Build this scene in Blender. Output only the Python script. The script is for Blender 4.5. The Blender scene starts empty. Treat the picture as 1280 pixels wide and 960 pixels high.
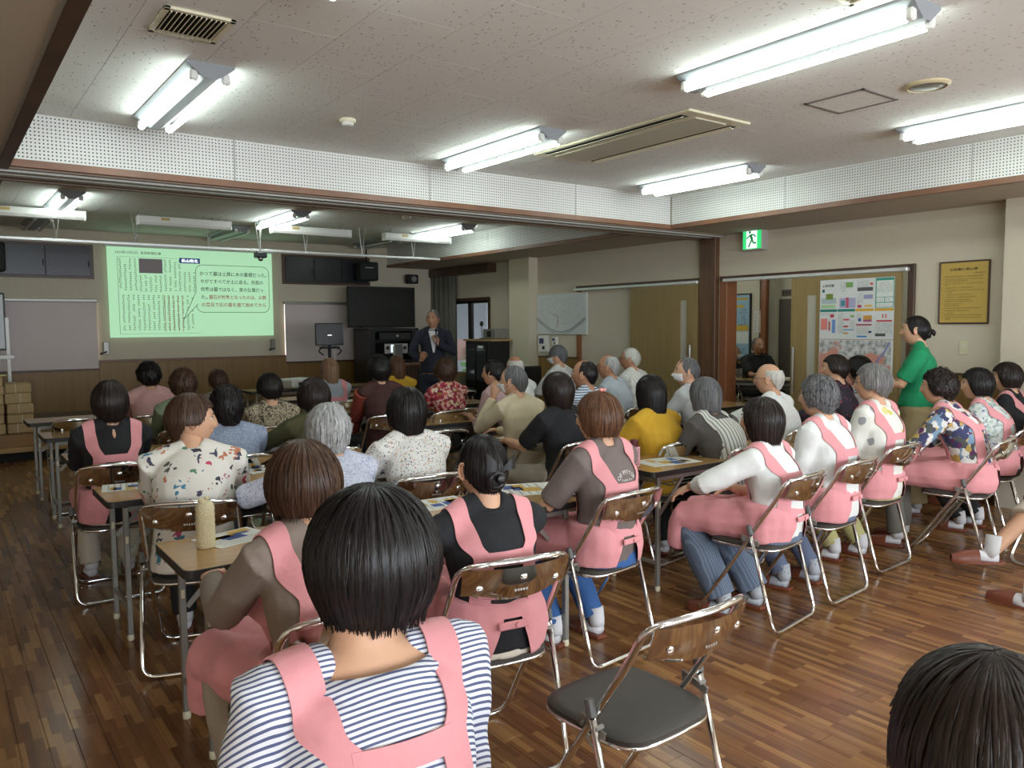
import bpy, bmesh, math, random
import numpy as np
from mathutils import Vector, Matrix, noise
from mathutils.bvhtree import BVHTree
R = random.Random(7)
PI = math.pi
sc = bpy.context.scene
# ---------------- camera ----------------
CH = 1.52
F, YAW, PITCH, ROLL = 988.5, math.radians(36.358), math.radians(4.218), math.radians(-0.45)
_f = Vector((math.sin(YAW)*math.cos(PITCH), math.cos(YAW)*math.cos(PITCH), -math.sin(PITCH)))
_r = Vector((math.cos(YAW), -math.sin(YAW), 0)); _u = _r.cross(_f)
CR = _r*math.cos(ROLL)+_u*math.sin(ROLL); CU = _u*math.cos(ROLL)-_r*math.sin(ROLL)
cd = bpy.data.cameras.new('camera'); cam = bpy.data.objects.new('camera', cd); sc.collection.objects.link(cam)
cd.sensor_width = 36; cd.lens = F*36/1280; cd.clip_start = .05; cd.clip_end = 200
m3 = Matrix((CR, CU, -_f)).transposed()
cam.matrix_world = Matrix.Translation((0, 0, CH)) @ m3.to_4x4()
sc.camera = cam
def at(u, v, z=None, x=None, y=None, d=None):
    """pixel of the 1280x960 photograph -> a point of the room on a plane, or at a depth"""
    q = _f*F+CR*(u-640)-CU*(v-480)
    if z is not None: t = (z-CH)/q.z
    elif x is not None: t = x/q.x
    elif y is not None: t = y/q.y
    else: t = d/F
    return Vector((0, 0, CH))+q*t
# ---------------- world, exposure ----------------
w = bpy.data.worlds.new('daylight'); sc.world = w; w.use_nodes = True
bg = w.node_tree.nodes['Background']; bg.inputs[0].default_value = (.80, .90, 1, 1); bg.inputs[1].default_value = .48
vs = sc.view_settings; vs.view_transform = 'Standard'; vs.look = 'None'; vs.gamma = 1; vs.exposure = 1.76; vs.use_curve_mapping = False
for _i, _x in enumerate((-.55, 1.65, 3.85, 6.0)):      # daylight falling in through the four rear windows
    _l = bpy.data.lights.new('window_daylight', 'AREA'); _l.shape = 'RECTANGLE'; _l.size = 1.9; _l.size_y = 1.3; _l.energy = 30; _l.color = (.86, .93, 1)
    _o = bpy.data.objects.new('window_daylight', _l); sc.collection.objects.link(_o); _o.location = (_x, -3.12, 1.53); _o.rotation_euler = (math.pi/2, 0, 0)
LAMP = 6.5
sc.cycles.max_bounces = 7; sc.cycles.diffuse_bounces = 6; sc.cycles.glossy_bounces = 4; sc.cycles.transmission_bounces = 4
sc.cycles.caustics_reflective = False; sc.cycles.caustics_refractive = False
sc.cycles.sample_clamp_indirect = 4
# ---------------- helpers ----------------
COL = sc.collection
def V(*a): return Vector(a)
class MB:
    """collects geometry into one mesh"""
    def __init__(s): s.v = []; s.f = []; s.m = []; s.mi = 0
    def add(s, vs_, fs):
        o = len(s.v); s.v += [tuple(p) for p in vs_]; s.f += [tuple(i+o for i in f) for f in fs]; s.m += [s.mi]*len(fs); return s
    def box(s, c, d, M=None, ch=0):
        hx, hy, hz = d[0]/2, d[1]/2, d[2]/2
        if ch <= 0:
            P = [(i*hx, j*hy, k*hz) for i in (-1, 1) for j in (-1, 1) for k in (-1, 1)]
            Fs = [(0, 1, 3, 2), (4, 6, 7, 5), (0, 4, 5, 1), (2, 3, 7, 6), (0, 2, 6, 4), (1, 5, 7, 3)]
        else:
            ch = min(ch, hx*.9, hy*.9, hz*.9); P = []; idx = {}
            for i in (-1, 1):
                for j in (-1, 1):
                    for k in (-1, 1):
                        for a in range(3):
                            q = [i*(hx-ch), j*(hy-ch), k*(hz-ch)]; q[a] = (i, j, k)[a]*(hx, hy, hz)[a]
                            idx[(i, j, k, a)] = len(P); P.append(tuple(q))
            Fs = []
            for a in range(3):
                b, c2 = (a+1) % 3, (a+2) % 3
                for sg in (-1, 1):
                    loop = []
                    for (p, q) in ((-1, -1), (1, -1), (1, 1), (-1, 1)):
                        t = [0, 0, 0]; t[a] = sg; t[b] = p; t[c2] = q; loop.append(idx[(*t, a)])
                    Fs.append(tuple(loop if sg > 0 else loop[::-1]))
                for p in (-1, 1):
                    for q in (-1, 1):
                        t0 = [0, 0, 0]; t0[a] = -1; t0[b] = p; t0[c2] = q; t1 = list(t0); t1[a] = 1
                        l = [idx[(*t0, b)], idx[(*t1, b)], idx[(*t1, c2)], idx[(*t0, c2)]]
                        Fs.append(tuple(l if p*q > 0 else l[::-1]))
            for i in (-1, 1):
                for j in (-1, 1):
                    for k in (-1, 1):
                        l = [idx[(i, j, k, a)] for a in range(3)]; Fs.append(tuple(l if i*j*k > 0 else l[::-1]))
        c = Vector(c)
        P = [(M @ Vector(p) if M else Vector(p))+c for p in P]
        return s.add(P, Fs)
    def b2(s, x0, x1, y0, y1, z0, z1, ch=0):
        return s.box(((x0+x1)/2, (y0+y1)/2, (z0+z1)/2), (abs(x1-x0), abs(y1-y0), abs(z1-z0)), ch=ch)
    def tube(s, pts, r, seg=8, cap=True, closed=False, up=None, flat=1.0):
        pts = [Vector(p) for p in pts]; n = len(pts)
        rs = r if isinstance(r, (list, tuple)) else [r]*n
        T = []
        for i in range(n):
            a = pts[(i-1) % n] if (closed or i > 0) else pts[i]; b = pts[(i+1) % n] if (closed or i < n-1) else pts[i]
            d = b-a; T.append(d.normalized() if d.length > 1e-9 else Vector((0, 0, 1)))
        N = up.copy() if up is not None else (Vector((0, 0, 1)) if abs(T[0].z) < .9 else Vector((1, 0, 0)))
        P = []
        for i in range(n):
            N = (N-T[i]*N.dot(T[i])).normalized(); B = T[i].cross(N)
            for k in range(seg):
                a = 2*PI*k/seg
                P.append(pts[i]+(N*math.cos(a)*flat+B*math.sin(a))*rs[i])
        Fs = []
        for i in range(n if closed else n-1):
            j = (i+1) % n
            for k in range(seg):
                l = (k+1) % seg; Fs.append((i*seg+k, i*seg+l, j*seg+l, j*seg+k))
        if cap and not closed: Fs += [tuple(range(seg))[::-1], tuple(range((n-1)*seg, n*seg))]
        return s.add(P, Fs)
    def rings(s, rings, cap=True):
        seg = len(rings[0]); P = [p for r in rings for p in r]; Fs = []
        for i in range(len(rings)-1):
            for k in range(seg):
                l = (k+1) % seg; Fs.append((i*seg+k, i*seg+l, (i+1)*seg+l, (i+1)*seg+k))
        if cap: Fs += [tuple(range(seg))[::-1], tuple(range((len(rings)-1)*seg, len(rings)*seg))]
        return s.add(P, Fs)
    def lathe(s, prof, c=(0, 0, 0), seg=20, M=None):
        c = Vector(c); rr = []
        for (r, z) in prof:
            rr.append([(M @ Vector((r*math.cos(2*PI*k/seg), r*math.sin(2*PI*k/seg), z)) if M else Vector((r*math.cos(2*PI*k/seg), r*math.sin(2*PI*k/seg), z)))+c for k in range(seg)])
        return s.rings(rr)
    def ball(s, c, r, nu=12, nv=8, M=None):
        c = Vector(c); r = Vector(r) if isinstance(r, (tuple, list, Vector)) else Vector((r, r, r)); rr = []
        for i in range(nv+1):
            t = -PI/2+PI*i/nv; t = max(-PI/2+.02, min(PI/2-.02, t)); row = []
            for k in range(nu):
                a = 2*PI*k/nu; p = Vector((r.x*math.cos(t)*math.cos(a), r.y*math.cos(t)*math.sin(a), r.z*math.sin(t)))
                row.append((M @ p if M else p)+c)
            rr.append(row)
        return s.rings(rr)
    def grid(s, G, flip=False):
        n = len(G); m = len(G[0]); P = [p for r in G for p in r]; Fs = []
        for i in range(n-1):
            for j in range(m-1):
                q = (i*m+j, i*m+j+1, (i+1)*m+j+1, (i+1)*m+j); Fs.append(q[::-1] if flip else q)
        return s.add(P, Fs)
    def sheet(s, G, t, nrm):
        """grid of points thickened by t along nrm[i][j]"""
        n = len(G); m = len(G[0]); o = len(s.v)
        A = [G[i][j]+nrm[i][j]*t for i in range(n) for j in range(m)]; B = [G[i][j] for i in range(n) for j in range(m)]
        Fs = []; k = n*m
        for i in range(n-1):
            for j in range(m-1):
                q = (i*m+j, i*m+j+1, (i+1)*m+j+1, (i+1)*m+j); Fs.append(q); Fs.append(tuple(x+k for x in q[::-1]))
        for i in range(n-1):
            Fs.append((i*m, (i+1)*m, (i+1)*m+k, i*m+k)); Fs.append((i*m+m-1, i*m+m-1+k, (i+1)*m+m-1+k, (i+1)*m+m-1))
        for j in range(m-1):
            Fs.append((j+1, j, j+k, j+1+k)); e = (n-1)*m; Fs.append((e+j, e+j+1, e+j+1+k, e+j+k))
        return s.add(A+B, Fs)
    def mesh(s, name, mats, smooth=False):
        me = bpy.data.meshes.new(name); me.from_pydata(s.v, [], s.f)
        for m in (mats if isinstance(mats, (list, tuple)) else [mats]): me.materials.append(m)
        if any(s.m): me.polygons.foreach_set('material_index', s.m)
        if smooth:
            me.polygons.foreach_set('use_smooth', [True]*len(s.f))
            if smooth == 'a': me.set_sharp_from_angle(angle=math.radians(38))
        me.update(); return me
    def build(s, name, mats, parent=None, smooth=False, loc=None):
        return place(name, s.mesh(name, mats, smooth), parent, loc)
def place(name, me, parent=None, loc=None, rot=None):
    o = bpy.data.objects.new(name, me); COL.objects.link(o)
    if parent is not None: o.parent = parent
    if loc is not None: o.location = loc
    if rot is not None: o.rotation_euler = rot
    return o
def tag(o, label, cat, group=None, kind=None):
    o['label'] = label
    if cat: o['category'] = cat
    if group: o['group'] = group
    if kind: o['kind'] = kind
    return o
def thing(name, loc, label, cat, group=None, rz=0):
    o = bpy.data.objects.new(name, None); COL.objects.link(o); o.location = loc; o.rotation_euler = (0, 0, rz); o.empty_display_size = .1
    return tag(o, label, cat, group)
def struct(o, label=None):
    o['kind'] = 'structure'
    if label: o['label'] = label
    return o
def copy_tree(o, parent=None):
    c = o.copy(); COL.objects.link(c); c.parent = parent
    for ch in o.children: copy_tree(ch, c)
    return c
# ---------------- materials ----------------
def srgb(r, g, b): return tuple(((c/255)/12.92 if c/255 <= .04045 else ((c/255+.055)/1.055)**2.4) for c in (r, g, b))+(1,)
MATS = {}
def mat(name, col, rough=.6, metal=0, bump=0, bscale=60, var=0, vscale=8, stretch=(1, 1, 1), emit=None, es=1, spec=None, coat=0, trans=0, alpha=1, sheen=0):
    if name in MATS: return MATS[name]
    m = bpy.data.materials.new(name); m.use_nodes = True; nt = m.node_tree; p = nt.nodes['Principled BSDF']
    c = col if len(col) == 4 else (*col, 1)
    p.inputs['Base Color'].default_value = c; p.inputs['Roughness'].default_value = rough; p.inputs['Metallic'].default_value = metal
    if spec is not None: p.inputs['Specular IOR Level'].default_value = spec
    if coat: p.inputs['Coat Weight'].default_value = coat; p.inputs['Coat Roughness'].default_value = .12
    if trans: p.inputs['Transmission Weight'].default_value = trans
    if alpha < 1: p.inputs['Alpha'].default_value = alpha
    if sheen: p.inputs['Sheen Weight'].default_value = sheen
    if emit: p.inputs['Emission Color'].default_value = emit; p.inputs['Emission Strength'].default_value = es
    tc = nt.nodes.new('ShaderNodeTexCoord'); mp = nt.nodes.new('ShaderNodeMapping'); mp.inputs['Scale'].default_value = stretch
    nt.links.new(tc.outputs['Object'], mp.inputs[0])
    if bump or var:
        if bump:
            n = nt.nodes.new('ShaderNodeTexNoise'); n.inputs['Scale'].default_value = bscale; n.inputs['Detail'].default_value = 3
            nt.links.new(mp.outputs[0], n.inputs['Vector'])
            b = nt.nodes.new('ShaderNodeBump'); b.inputs['Strength'].default_value = bump; b.inputs['Distance'].default_value = .01
            nt.links.new(n.outputs['Fac'], b.inputs['Height']); nt.links.new(b.outputs[0], p.inputs['Normal'])
        if var:
            n = nt.nodes.new('ShaderNodeTexNoise'); n.inputs['Scale'].default_value = vscale; n.inputs['Detail'].default_value = 4
            nt.links.new(mp.outputs[0], n.inputs['Vector'])
            mx = nt.nodes.new('ShaderNodeMix'); mx.data_type = 'RGBA'
            mx.inputs[6].default_value = tuple(x*(1-var) for x in c[:3])+(1,); mx.inputs[7].default_value = tuple(min(1, x*(1+var)) for x in c[:3])+(1,)
            nt.links.new(n.outputs['Fac'], mx.inputs[0]); nt.links.new(mx.outputs[2], p.inputs['Base Color'])
    MATS[name] = m; return m
def nodes(m): return m.node_tree, m.node_tree.nodes['Principled BSDF']
def ramp(nt, stops, interp='CONSTANT'):
    r = nt.nodes.new('ShaderNodeValToRGB'); r.color_ramp.interpolation = interp; e = r.color_ramp.elements
    while len(e) > 1: e.remove(e[-1])
    e[0].position = stops[0][0]; e[0].color = stops[0][1]
    for p, c in stops[1:]: k = e.new(p); k.color = c
    return r
def wood(name, c1, c2, scale=(1, 1, 1), rough=.45, coat=0, rnd=0, dist=3):
    """streaky wood: grain runs along the axis whose scale is small"""
    if name in MATS: return MATS[name]
    m = bpy.data.materials.new(name); m.use_nodes = True; nt, p = nodes(m)
    tc = nt.nodes.new('ShaderNodeTexCoord'); mp = nt.nodes.new('ShaderNodeMapping'); mp.inputs['Scale'].default_value = scale
    oi = nt.nodes.new('ShaderNodeObjectInfo'); va = nt.nodes.new('ShaderNodeVectorMath'); va.operation = 'ADD'
    vm = nt.nodes.new('ShaderNodeVectorMath'); vm.operation = 'SCALE'; vm.inputs[3].default_value = 40*rnd
    cx = nt.nodes.new('ShaderNodeCombineXYZ')
    for k in range(3): nt.links.new(oi.outputs['Random'], cx.inputs[k])
    nt.links.new(cx.outputs[0], vm.inputs[0]); nt.links.new(tc.outputs['Object'], mp.inputs[0]); nt.links.new(mp.outputs[0], va.inputs[0]); nt.links.new(vm.outputs[0], va.inputs[1])
    n = nt.nodes.new('ShaderNodeTexNoise'); n.inputs['Scale'].default_value = 1; n.inputs['Detail'].default_value = 5; n.inputs['Distortion'].default_value = dist*.1
    nt.links.new(va.outputs[0], n.inputs['Vector'])
    r = ramp(nt, [(.3, c1), (.7, c2)], 'LINEAR'); nt.links.new(n.outputs['Fac'], r.inputs[0]); nt.links.new(r.outputs[0], p.inputs['Base Color'])
    p.inputs['Roughness'].default_value = rough
    if coat: p.inputs['Coat Weight'].default_value = coat; p.inputs['Coat Roughness'].default_value = .1
    MATS[name] = m; return m
def stripes(name, c1, c2, axis, period, duty=.4, rough=.8, rot=(0, 0, 0)):
    m = mat(name, c1, rough); nt, p = nodes(m)
    tc = nt.nodes.new('ShaderNodeTexCoord'); mp = nt.nodes.new('ShaderNodeMapping'); mp.inputs['Rotation'].default_value = rot
    s = nt.nodes.new('ShaderNodeSeparateXYZ'); nt.links.new(tc.outputs['Object'], mp.inputs[0]); nt.links.new(mp.outputs[0], s.inputs[0])
    k = nt.nodes.new('ShaderNodeMath'); k.operation = 'MULTIPLY'; k.inputs[1].default_value = 1/period; nt.links.new(s.outputs[axis], k.inputs[0])
    f = nt.nodes.new('ShaderNodeMath'); f.operation = 'FRACT'; nt.links.new(k.outputs[0], f.inputs[0])
    r = ramp(nt, [(0, c1), (1-duty, c2)]); nt.links.new(f.outputs[0], r.inputs[0]); nt.links.new(r.outputs[0], p.inputs['Base Color'])
    return m
def floral(name, stops, scale=40, rough=.8, warp=.6, kind='F1'):
    """patches of flat colour: warped voronoi cells, coloured at random per cell"""
    m = mat(name, stops[0][1], rough); nt, p = nodes(m)
    tc = nt.nodes.new('ShaderNodeTexCoord')
    n = nt.nodes.new('ShaderNodeTexNoise'); n.inputs['Scale'].default_value = scale*.8; n.inputs['Detail'].default_value = 2; nt.links.new(tc.outputs['Object'], n.inputs['Vector'])
    vm = nt.nodes.new('ShaderNodeVectorMath'); vm.operation = 'MULTIPLY_ADD'; vm.inputs[1].default_value = (warp/scale*2,)*3
    nt.links.new(n.outputs['Color'], vm.inputs[0]); nt.links.new(tc.outputs['Object'], vm.inputs[2])
    v = nt.nodes.new('ShaderNodeTexVoronoi'); v.inputs['Scale'].default_value = scale; nt.links.new(vm.outputs[0], v.inputs['Vector'])
    sp = nt.nodes.new('ShaderNodeSeparateColor'); nt.links.new(v.outputs['Color'], sp.inputs[0])
    r = ramp(nt, stops); nt.links.new(sp.outputs[0], r.inputs[0])
    nt.links.new(r.outputs[0], p.inputs['Base Color']); return m
def dots(name, base, cols, scale=60, radius=.25, rough=.8, warp=0, density=1.0):
    """small motifs on a plain ground: one per voronoi cell, coloured at random"""
    m = mat(name, base, rough); nt, p = nodes(m)
    tc = nt.nodes.new('ShaderNodeTexCoord'); src = tc.outputs['Object']
    if warp:
        n = nt.nodes.new('ShaderNodeTexNoise'); n.inputs['Scale'].default_value = scale*1.5; nt.links.new(src, n.inputs['Vector'])
        vm = nt.nodes.new('ShaderNodeVectorMath'); vm.operation = 'MULTIPLY_ADD'; vm.inputs[1].default_value = (warp/scale,)*3
        nt.links.new(n.outputs['Color'], vm.inputs[0]); nt.links.new(src, vm.inputs[2]); src = vm.outputs[0]
    v = nt.nodes.new('ShaderNodeTexVoronoi'); v.inputs['Scale'].default_value = scale; nt.links.new(src, v.inputs['Vector'])
    sp = nt.nodes.new('ShaderNodeSeparateColor'); nt.links.new(v.outputs['Color'], sp.inputs[0])
    r = ramp(nt, [(i/len(cols), c) for i, c in enumerate(cols)]); nt.links.new(sp.outputs[0], r.inputs[0])
    lt = nt.nodes.new('ShaderNodeMath'); lt.operation = 'LESS_THAN'; lt.inputs[1].default_value = radius; nt.links.new(v.outputs['Distance'], lt.inputs[0])
    l2 = nt.nodes.new('ShaderNodeMath'); l2.operation = 'LESS_THAN'; l2.inputs[1].default_value = density; nt.links.new(sp.outputs[1], l2.inputs[0])
    mu = nt.nodes.new('ShaderNodeMath'); mu.operation = 'MULTIPLY'; nt.links.new(lt.outputs[0], mu.inputs[0]); nt.links.new(l2.outputs[0], mu.inputs[1])
    mx = nt.nodes.new('ShaderNodeMix'); mx.data_type = 'RGBA'; mx.inputs[6].default_value = base
    nt.links.new(mu.outputs[0], mx.inputs[0]); nt.links.new(r.outputs[0], mx.inputs[7]); nt.links.new(mx.outputs[2], p.inputs['Base Color']); return m
W_ = srgb(225, 224, 218)
M_wall = mat('wallpaper', srgb(202, 192, 172), .85, bump=.25, bscale=140, var=.03, vscale=30)
M_soff = mat('soffit_paper', srgb(178, 166, 148), .85, bump=.2, bscale=140)
M_trim = wood('trim_wood', srgb(112, 78, 58), srgb(136, 96, 72), (3, 3, 3), .4)
M_dark = wood('dark_wood', srgb(62, 42, 32), srgb(88, 60, 44), (4, 4, 1), .4)
M_wains = wood('wainscot_wood', srgb(126, 96, 50), srgb(140, 108, 58), (30, 30, 1.2), .45)
M_door = wood('door_wood', srgb(138, 116, 74), srgb(150, 128, 84), (60, 60, 1.2), .5)
M_pillar = wood('pillar_wood', srgb(84, 58, 40), srgb(112, 78, 54), (25, 25, 1), .4)
M_orange = wood('frame_wood', srgb(128, 78, 50), srgb(146, 90, 58), (6, 6, 1), .4)
M_white = mat('white_enamel', srgb(225, 225, 220), .35)
M_cream = mat('cream_plastic', srgb(222, 216, 190), .4)
M_black = mat('black_plastic', srgb(18, 18, 19), .35)
M_blackm = mat('black_matte', srgb(26, 26, 27), .7)
M_chrome = mat('chrome', (.80, .79, .78, 1), .07, metal=1)
M_steel = mat('grey_steel', srgb(150, 148, 142), .38, metal=.55)
M_vinyl = mat('seat_vinyl', srgb(62, 58, 54), .5, bump=.12, bscale=400)
M_rubber = mat('grey_rubber', srgb(96, 96, 94), .6)
M_top = wood('table_laminate', srgb(166, 128, 78), srgb(182, 144, 92), (3, 60, 3), .25, coat=.3, rnd=1)
M_edge = mat('black_edge', srgb(40, 38, 37), .45)
M_paper = mat('paper', srgb(222, 222, 216), .7)
M_pink = mat('apron_pink', srgb(222, 150, 155), .85, bump=.5, bscale=16, sheen=.1)
M_glass = mat('dark_glass', srgb(18, 20, 22), .08)
M_silver = mat('silver', (.6, .6, .6, 1), .3, metal=1)
# ================= structure =================
XL, XR, YB, YF, ZS, ZC = -1.7, 7.2, -3.2, 12.0, 2.504, 2.833
CX0, CX1, BY0, BY1 = .438, 6.25, 5.69, 6.11       # coffer sides, beam
def floor_mat():
    m = mat('floor_parquet', (.2, .1, .05, 1), .22); nt, p = nodes(m)
    tc = nt.nodes.new('ShaderNodeTexCoord'); g = nt.nodes.new('ShaderNodeNewGeometry')
    br = nt.nodes.new('ShaderNodeTexBrick'); br.offset = .37; br.squash = 1
    mp = nt.nodes.new('ShaderNodeMapping'); mp.inputs['Rotation'].default_value = (0, 0, PI/2); mp.inputs['Location'].default_value = (.0, .0, 0)
    nt.links.new(g.outputs['Position'], mp.inputs[0]); nt.links.new(mp.outputs[0], br.inputs['Vector'])
    br.inputs['Scale'].default_value = 1; br.inputs['Brick Width'].default_value = .27; br.inputs['Row Height'].default_value = .03; br.inputs['Mortar Size'].default_value = .0; br.inputs['Bias'].default_value = 0
    br.inputs['Color1'].default_value = (0, 0, 0, 1); br.inputs['Color2'].default_value = (1, 1, 1, 1)
    n = nt.nodes.new('ShaderNodeTexNoise'); n.inputs['Scale'].default_value = 1; n.inputs['Detail'].default_value = 5
    mp2 = nt.nodes.new('ShaderNodeMapping'); mp2.inputs['Scale'].default_value = (55, 5, 5); nt.links.new(g.outputs['Position'], mp2.inputs[0]); nt.links.new(mp2.outputs[0], n.inputs['Vector'])
    ad = nt.nodes.new('ShaderNodeMix'); ad.data_type = 'RGBA'; ad.inputs[0].default_value = .28; nt.links.new(br.outputs['Color'], ad.inputs[6]); nt.links.new(n.outputs['Fac'], ad.inputs[7])
    r = ramp(nt, [(0, srgb(88, 56, 34)), (.3, srgb(116, 77, 46)), (.6, srgb(134, 93, 56)), (.85, srgb(160, 118, 72)), (1, srgb(170, 128, 82))], 'LINEAR')
    nt.links.new(ad.outputs[2], r.inputs[0]); nt.links.new(r.outputs[0], p.inputs['Base Color'])
    p.inputs['Roughness'].default_value = .24
    n2 = nt.nodes.new('ShaderNodeTexNoise'); n2.inputs['Scale'].default_value = 9; nt.links.new(g.outputs['Position'], n2.inputs['Vector'])
    b = nt.nodes.new('ShaderNodeBump'); b.inputs['Strength'].default_value = .12; b.inputs['Distance'].default_value = .01; nt.links.new(n2.outputs['Fac'], b.inputs['Height']); nt.links.new(b.outputs[0], p.inputs['Normal'])
    return m
M_floor = floor_mat()
# sub floor + boards
mb = MB(); mb.b2(XL-.1, 11, YB-.1, YF+.2, -.12, -.004)
fl = struct(mb.build('floor', mat('floor_joint', srgb(40, 24, 16), .7)), 'glossy brown strip-wood floor of the meeting hall')
BW, BL = .09, .905
bm_ = MB(); bm_.box((0, 0, -.006), (BW-.0012, BL-.0016, .012), ch=.0012); board_me = bm_.mesh('floor_board', M_floor)
cells = []
nx = int((9.4-XL)/BW)+1
for i in range(nx):
    x = XL+BW*(i+.5); off = (i*0.377 % 1)*BL
    y = YB-off+BL/2
    while y-BL/2 < YF:
        if x < XR-.0 or (x < 9.4 and 4 < y < 7.6): cells.append((x, y))
        y += BL
def seen(c):
    q = Vector((c[0], c[1], 0))-Vector((0, 0, CH)); z = q.dot(_f)
    if z < .4: return None
    u = 640+F*q.dot(CR)/z; v = 480-F*q.dot(CU)/z
    return z if (-30 < u < 1310 and v < 1000) else None
vis = sorted([(seen(c), c) for c in cells if seen(c) is not None and not (c[0] > 1.0 and c[0] < 2.2 and c[1] < 1.3)])
near = set(c for _, c in vis[:300])
for c in [c for _, c in vis[:300]]: place('floor_board', board_me, fl, (c[0], c[1], 0))
mb = MB()
for c in cells:
    if c not in near: mb.box((c[0], c[1], -.006), (BW-.0012, BL-.0016, .012))
o = mb.build('floor_boards', M_floor, fl); o['kind'] = 'stuff'
# ceiling tiles
def tile_mat():
    m = mat('rockwool_tile', srgb(224, 222, 217), .9); nt, p = nodes(m)
    g = nt.nodes.new('ShaderNodeNewGeometry'); mp = nt.nodes.new('ShaderNodeMapping'); mp.inputs['Scale'].default_value = (1, .45, 1)
    nt.links.new(g.outputs['Position'], mp.inputs[0])
    v = nt.nodes.new('ShaderNodeTexVoronoi'); v.inputs['Scale'].default_value = 62; nt.links.new(mp.outputs[0], v.inputs['Vector'])
    r = ramp(nt, [(.1, (.0, 0, 0, 1)), (.30, (1, 1, 1, 1))], 'LINEAR'); nt.links.new(v.outputs['Distance'], r.inputs[0])
    sp = nt.nodes.new('ShaderNodeSeparateColor'); nt.links.new(v.outputs['Color'], sp.inputs[0])
    gt = nt.nodes.new('ShaderNodeMath'); gt.operation = 'GREATER_THAN'; gt.inputs[1].default_value = .30; nt.links.new(sp.outputs[0], gt.inputs[0])
    mx = nt.nodes.new('ShaderNodeMath'); mx.operation = 'MAXIMUM'; nt.links.new(r.outputs[0], mx.inputs[0]); nt.links.new(gt.outputs[0], mx.inputs[1])
    m2 = nt.nodes.new('ShaderNodeMix'); m2.data_type = 'RGBA'; m2.inputs[6].default_value = srgb(128, 126, 120); m2.inputs[7].default_value = srgb(228, 227, 223)
    nt.links.new(mx.outputs[0], m2.inputs[0]); nt.links.new(m2.outputs[2], p.inputs['Base Color'])
    b = nt.nodes.new('ShaderNodeBump'); b.inputs['Strength'].default_value = .35; b.inputs['Distance'].default_value = .004; nt.links.new(mx.outputs[0], b.inputs['Height']); nt.links.new(b.outputs[0], p.inputs['Normal'])
    return m
M_tile = tile_mat()
mb = MB(); mb.b2(XL-.1, 9.6, YB-.1, YF+.2, ZC+.012, ZC+.1)
ce = struct(mb.build('ceiling', mat('ceiling_joint', srgb(96, 94, 90), .9)), 'ceiling with white textured rectangular tiles')
TW, TL = .398, .79
tb = MB(); tb.box((0, 0, .006), (TW-.0025, TL-.0025, .012)); tile_me = tb.mesh('ceiling_tile', M_tile)
def tiles(x0, x1, y0, y1):
    i = 0; n = 0
    x = 1.17+TW*math.floor((x0-1.17)/TW)
    k = round((x-1.17)/TW)
    while x < x1-.02:
        y = 3.45-(TL/2 if k % 2 else 0); y += TL*math.floor((y0-y)/TL)
        while y < y1-.02:
            a, b, c, d = max(x, x0), min(x+TW, x1), max(y, y0), min(y+TL, y1)
            if b-a > .02 and d-c > .02:
                o = place('ceiling_tile', tile_me, ce, ((a+b)/2, (c+d)/2, ZC)); o.scale = ((b-a)/TW, (d-c)/TL, 1); n += 1
            y += TL
        x += TW; k += 1
tiles(CX0, CX1, 0.3, BY0); tiles(CX0, CX1, BY1, YF)
mb = MB(); mb.b2(CX0, CX1, -1.2, .3, ZC, ZC+.01); mb.build('ceiling_rear_field', M_tile, ce)
# lowered soffit ring and cross beam
so = MB(); so.b2(XL, CX0-.02, YB, YF, ZS, ZC+.02); so.b2(CX1+.02, XR+.02, YB, YF, ZS, ZC+.02); so.b2(CX0-.02, CX1+.02, YB, -1.2, ZS, ZC+.02)
so.b2(CX0-.02, CX1+.02, BY0+.02, BY1, ZS+.003, ZC+.02)
struct(so.build('ceiling_soffit', M_soff), 'lowered beige soffit and cross beam around the ceiling recess')
def perf_mat():
    m = mat('perforated_board', srgb(220, 220, 216), .6); nt, p = nodes(m)
    tc = nt.nodes.new('ShaderNodeTexCoord'); s = nt.nodes.new('ShaderNodeSeparateXYZ'); nt.links.new(tc.outputs['Object'], s.inputs[0])
    outs = []
    for ax in (0, 2):
        k = nt.nodes.new('ShaderNodeMath'); k.operation = 'MULTIPLY'; k.inputs[1].default_value = 1/.0225; nt.links.new(s.outputs[ax], k.inputs[0])
        f = nt.nodes.new('ShaderNodeMath'); f.operation = 'FRACT'; nt.links.new(k.outputs[0], f.inputs[0])
        d = nt.nodes.new('ShaderNodeMath'); d.operation = 'SUBTRACT'; d.inputs[1].default_value = .5; nt.links.new(f.outputs[0], d.inputs[0])
        q = nt.nodes.new('ShaderNodeMath'); q.operation = 'MULTIPLY'; nt.links.new(d.outputs[0], q.inputs[0]); nt.links.new(d.outputs[0], q.inputs[1]); outs.append(q)
    a = nt.nodes.new('ShaderNodeMath'); nt.links.new(outs[0].outputs[0], a.inputs[0]); nt.links.new(outs[1].outputs[0], a.inputs[1])
    lt = nt.nodes.new('ShaderNodeMath'); lt.operation = 'LESS_THAN'; lt.inputs[1].default_value = .047; nt.links.new(a.outputs[0], lt.inputs[0])
    mx = nt.nodes.new('ShaderNodeMix'); mx.data_type = 'RGBA'; mx.inputs[6].default_value = srgb(220, 220, 216); mx.inputs[7].default_value = srgb(70, 66, 70)
    nt.links.new(lt.outputs[0], mx.inputs[0]); nt.links.new(mx.outputs[2], p.inputs['Base Color']); return m
M_perf = perf_mat()
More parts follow.
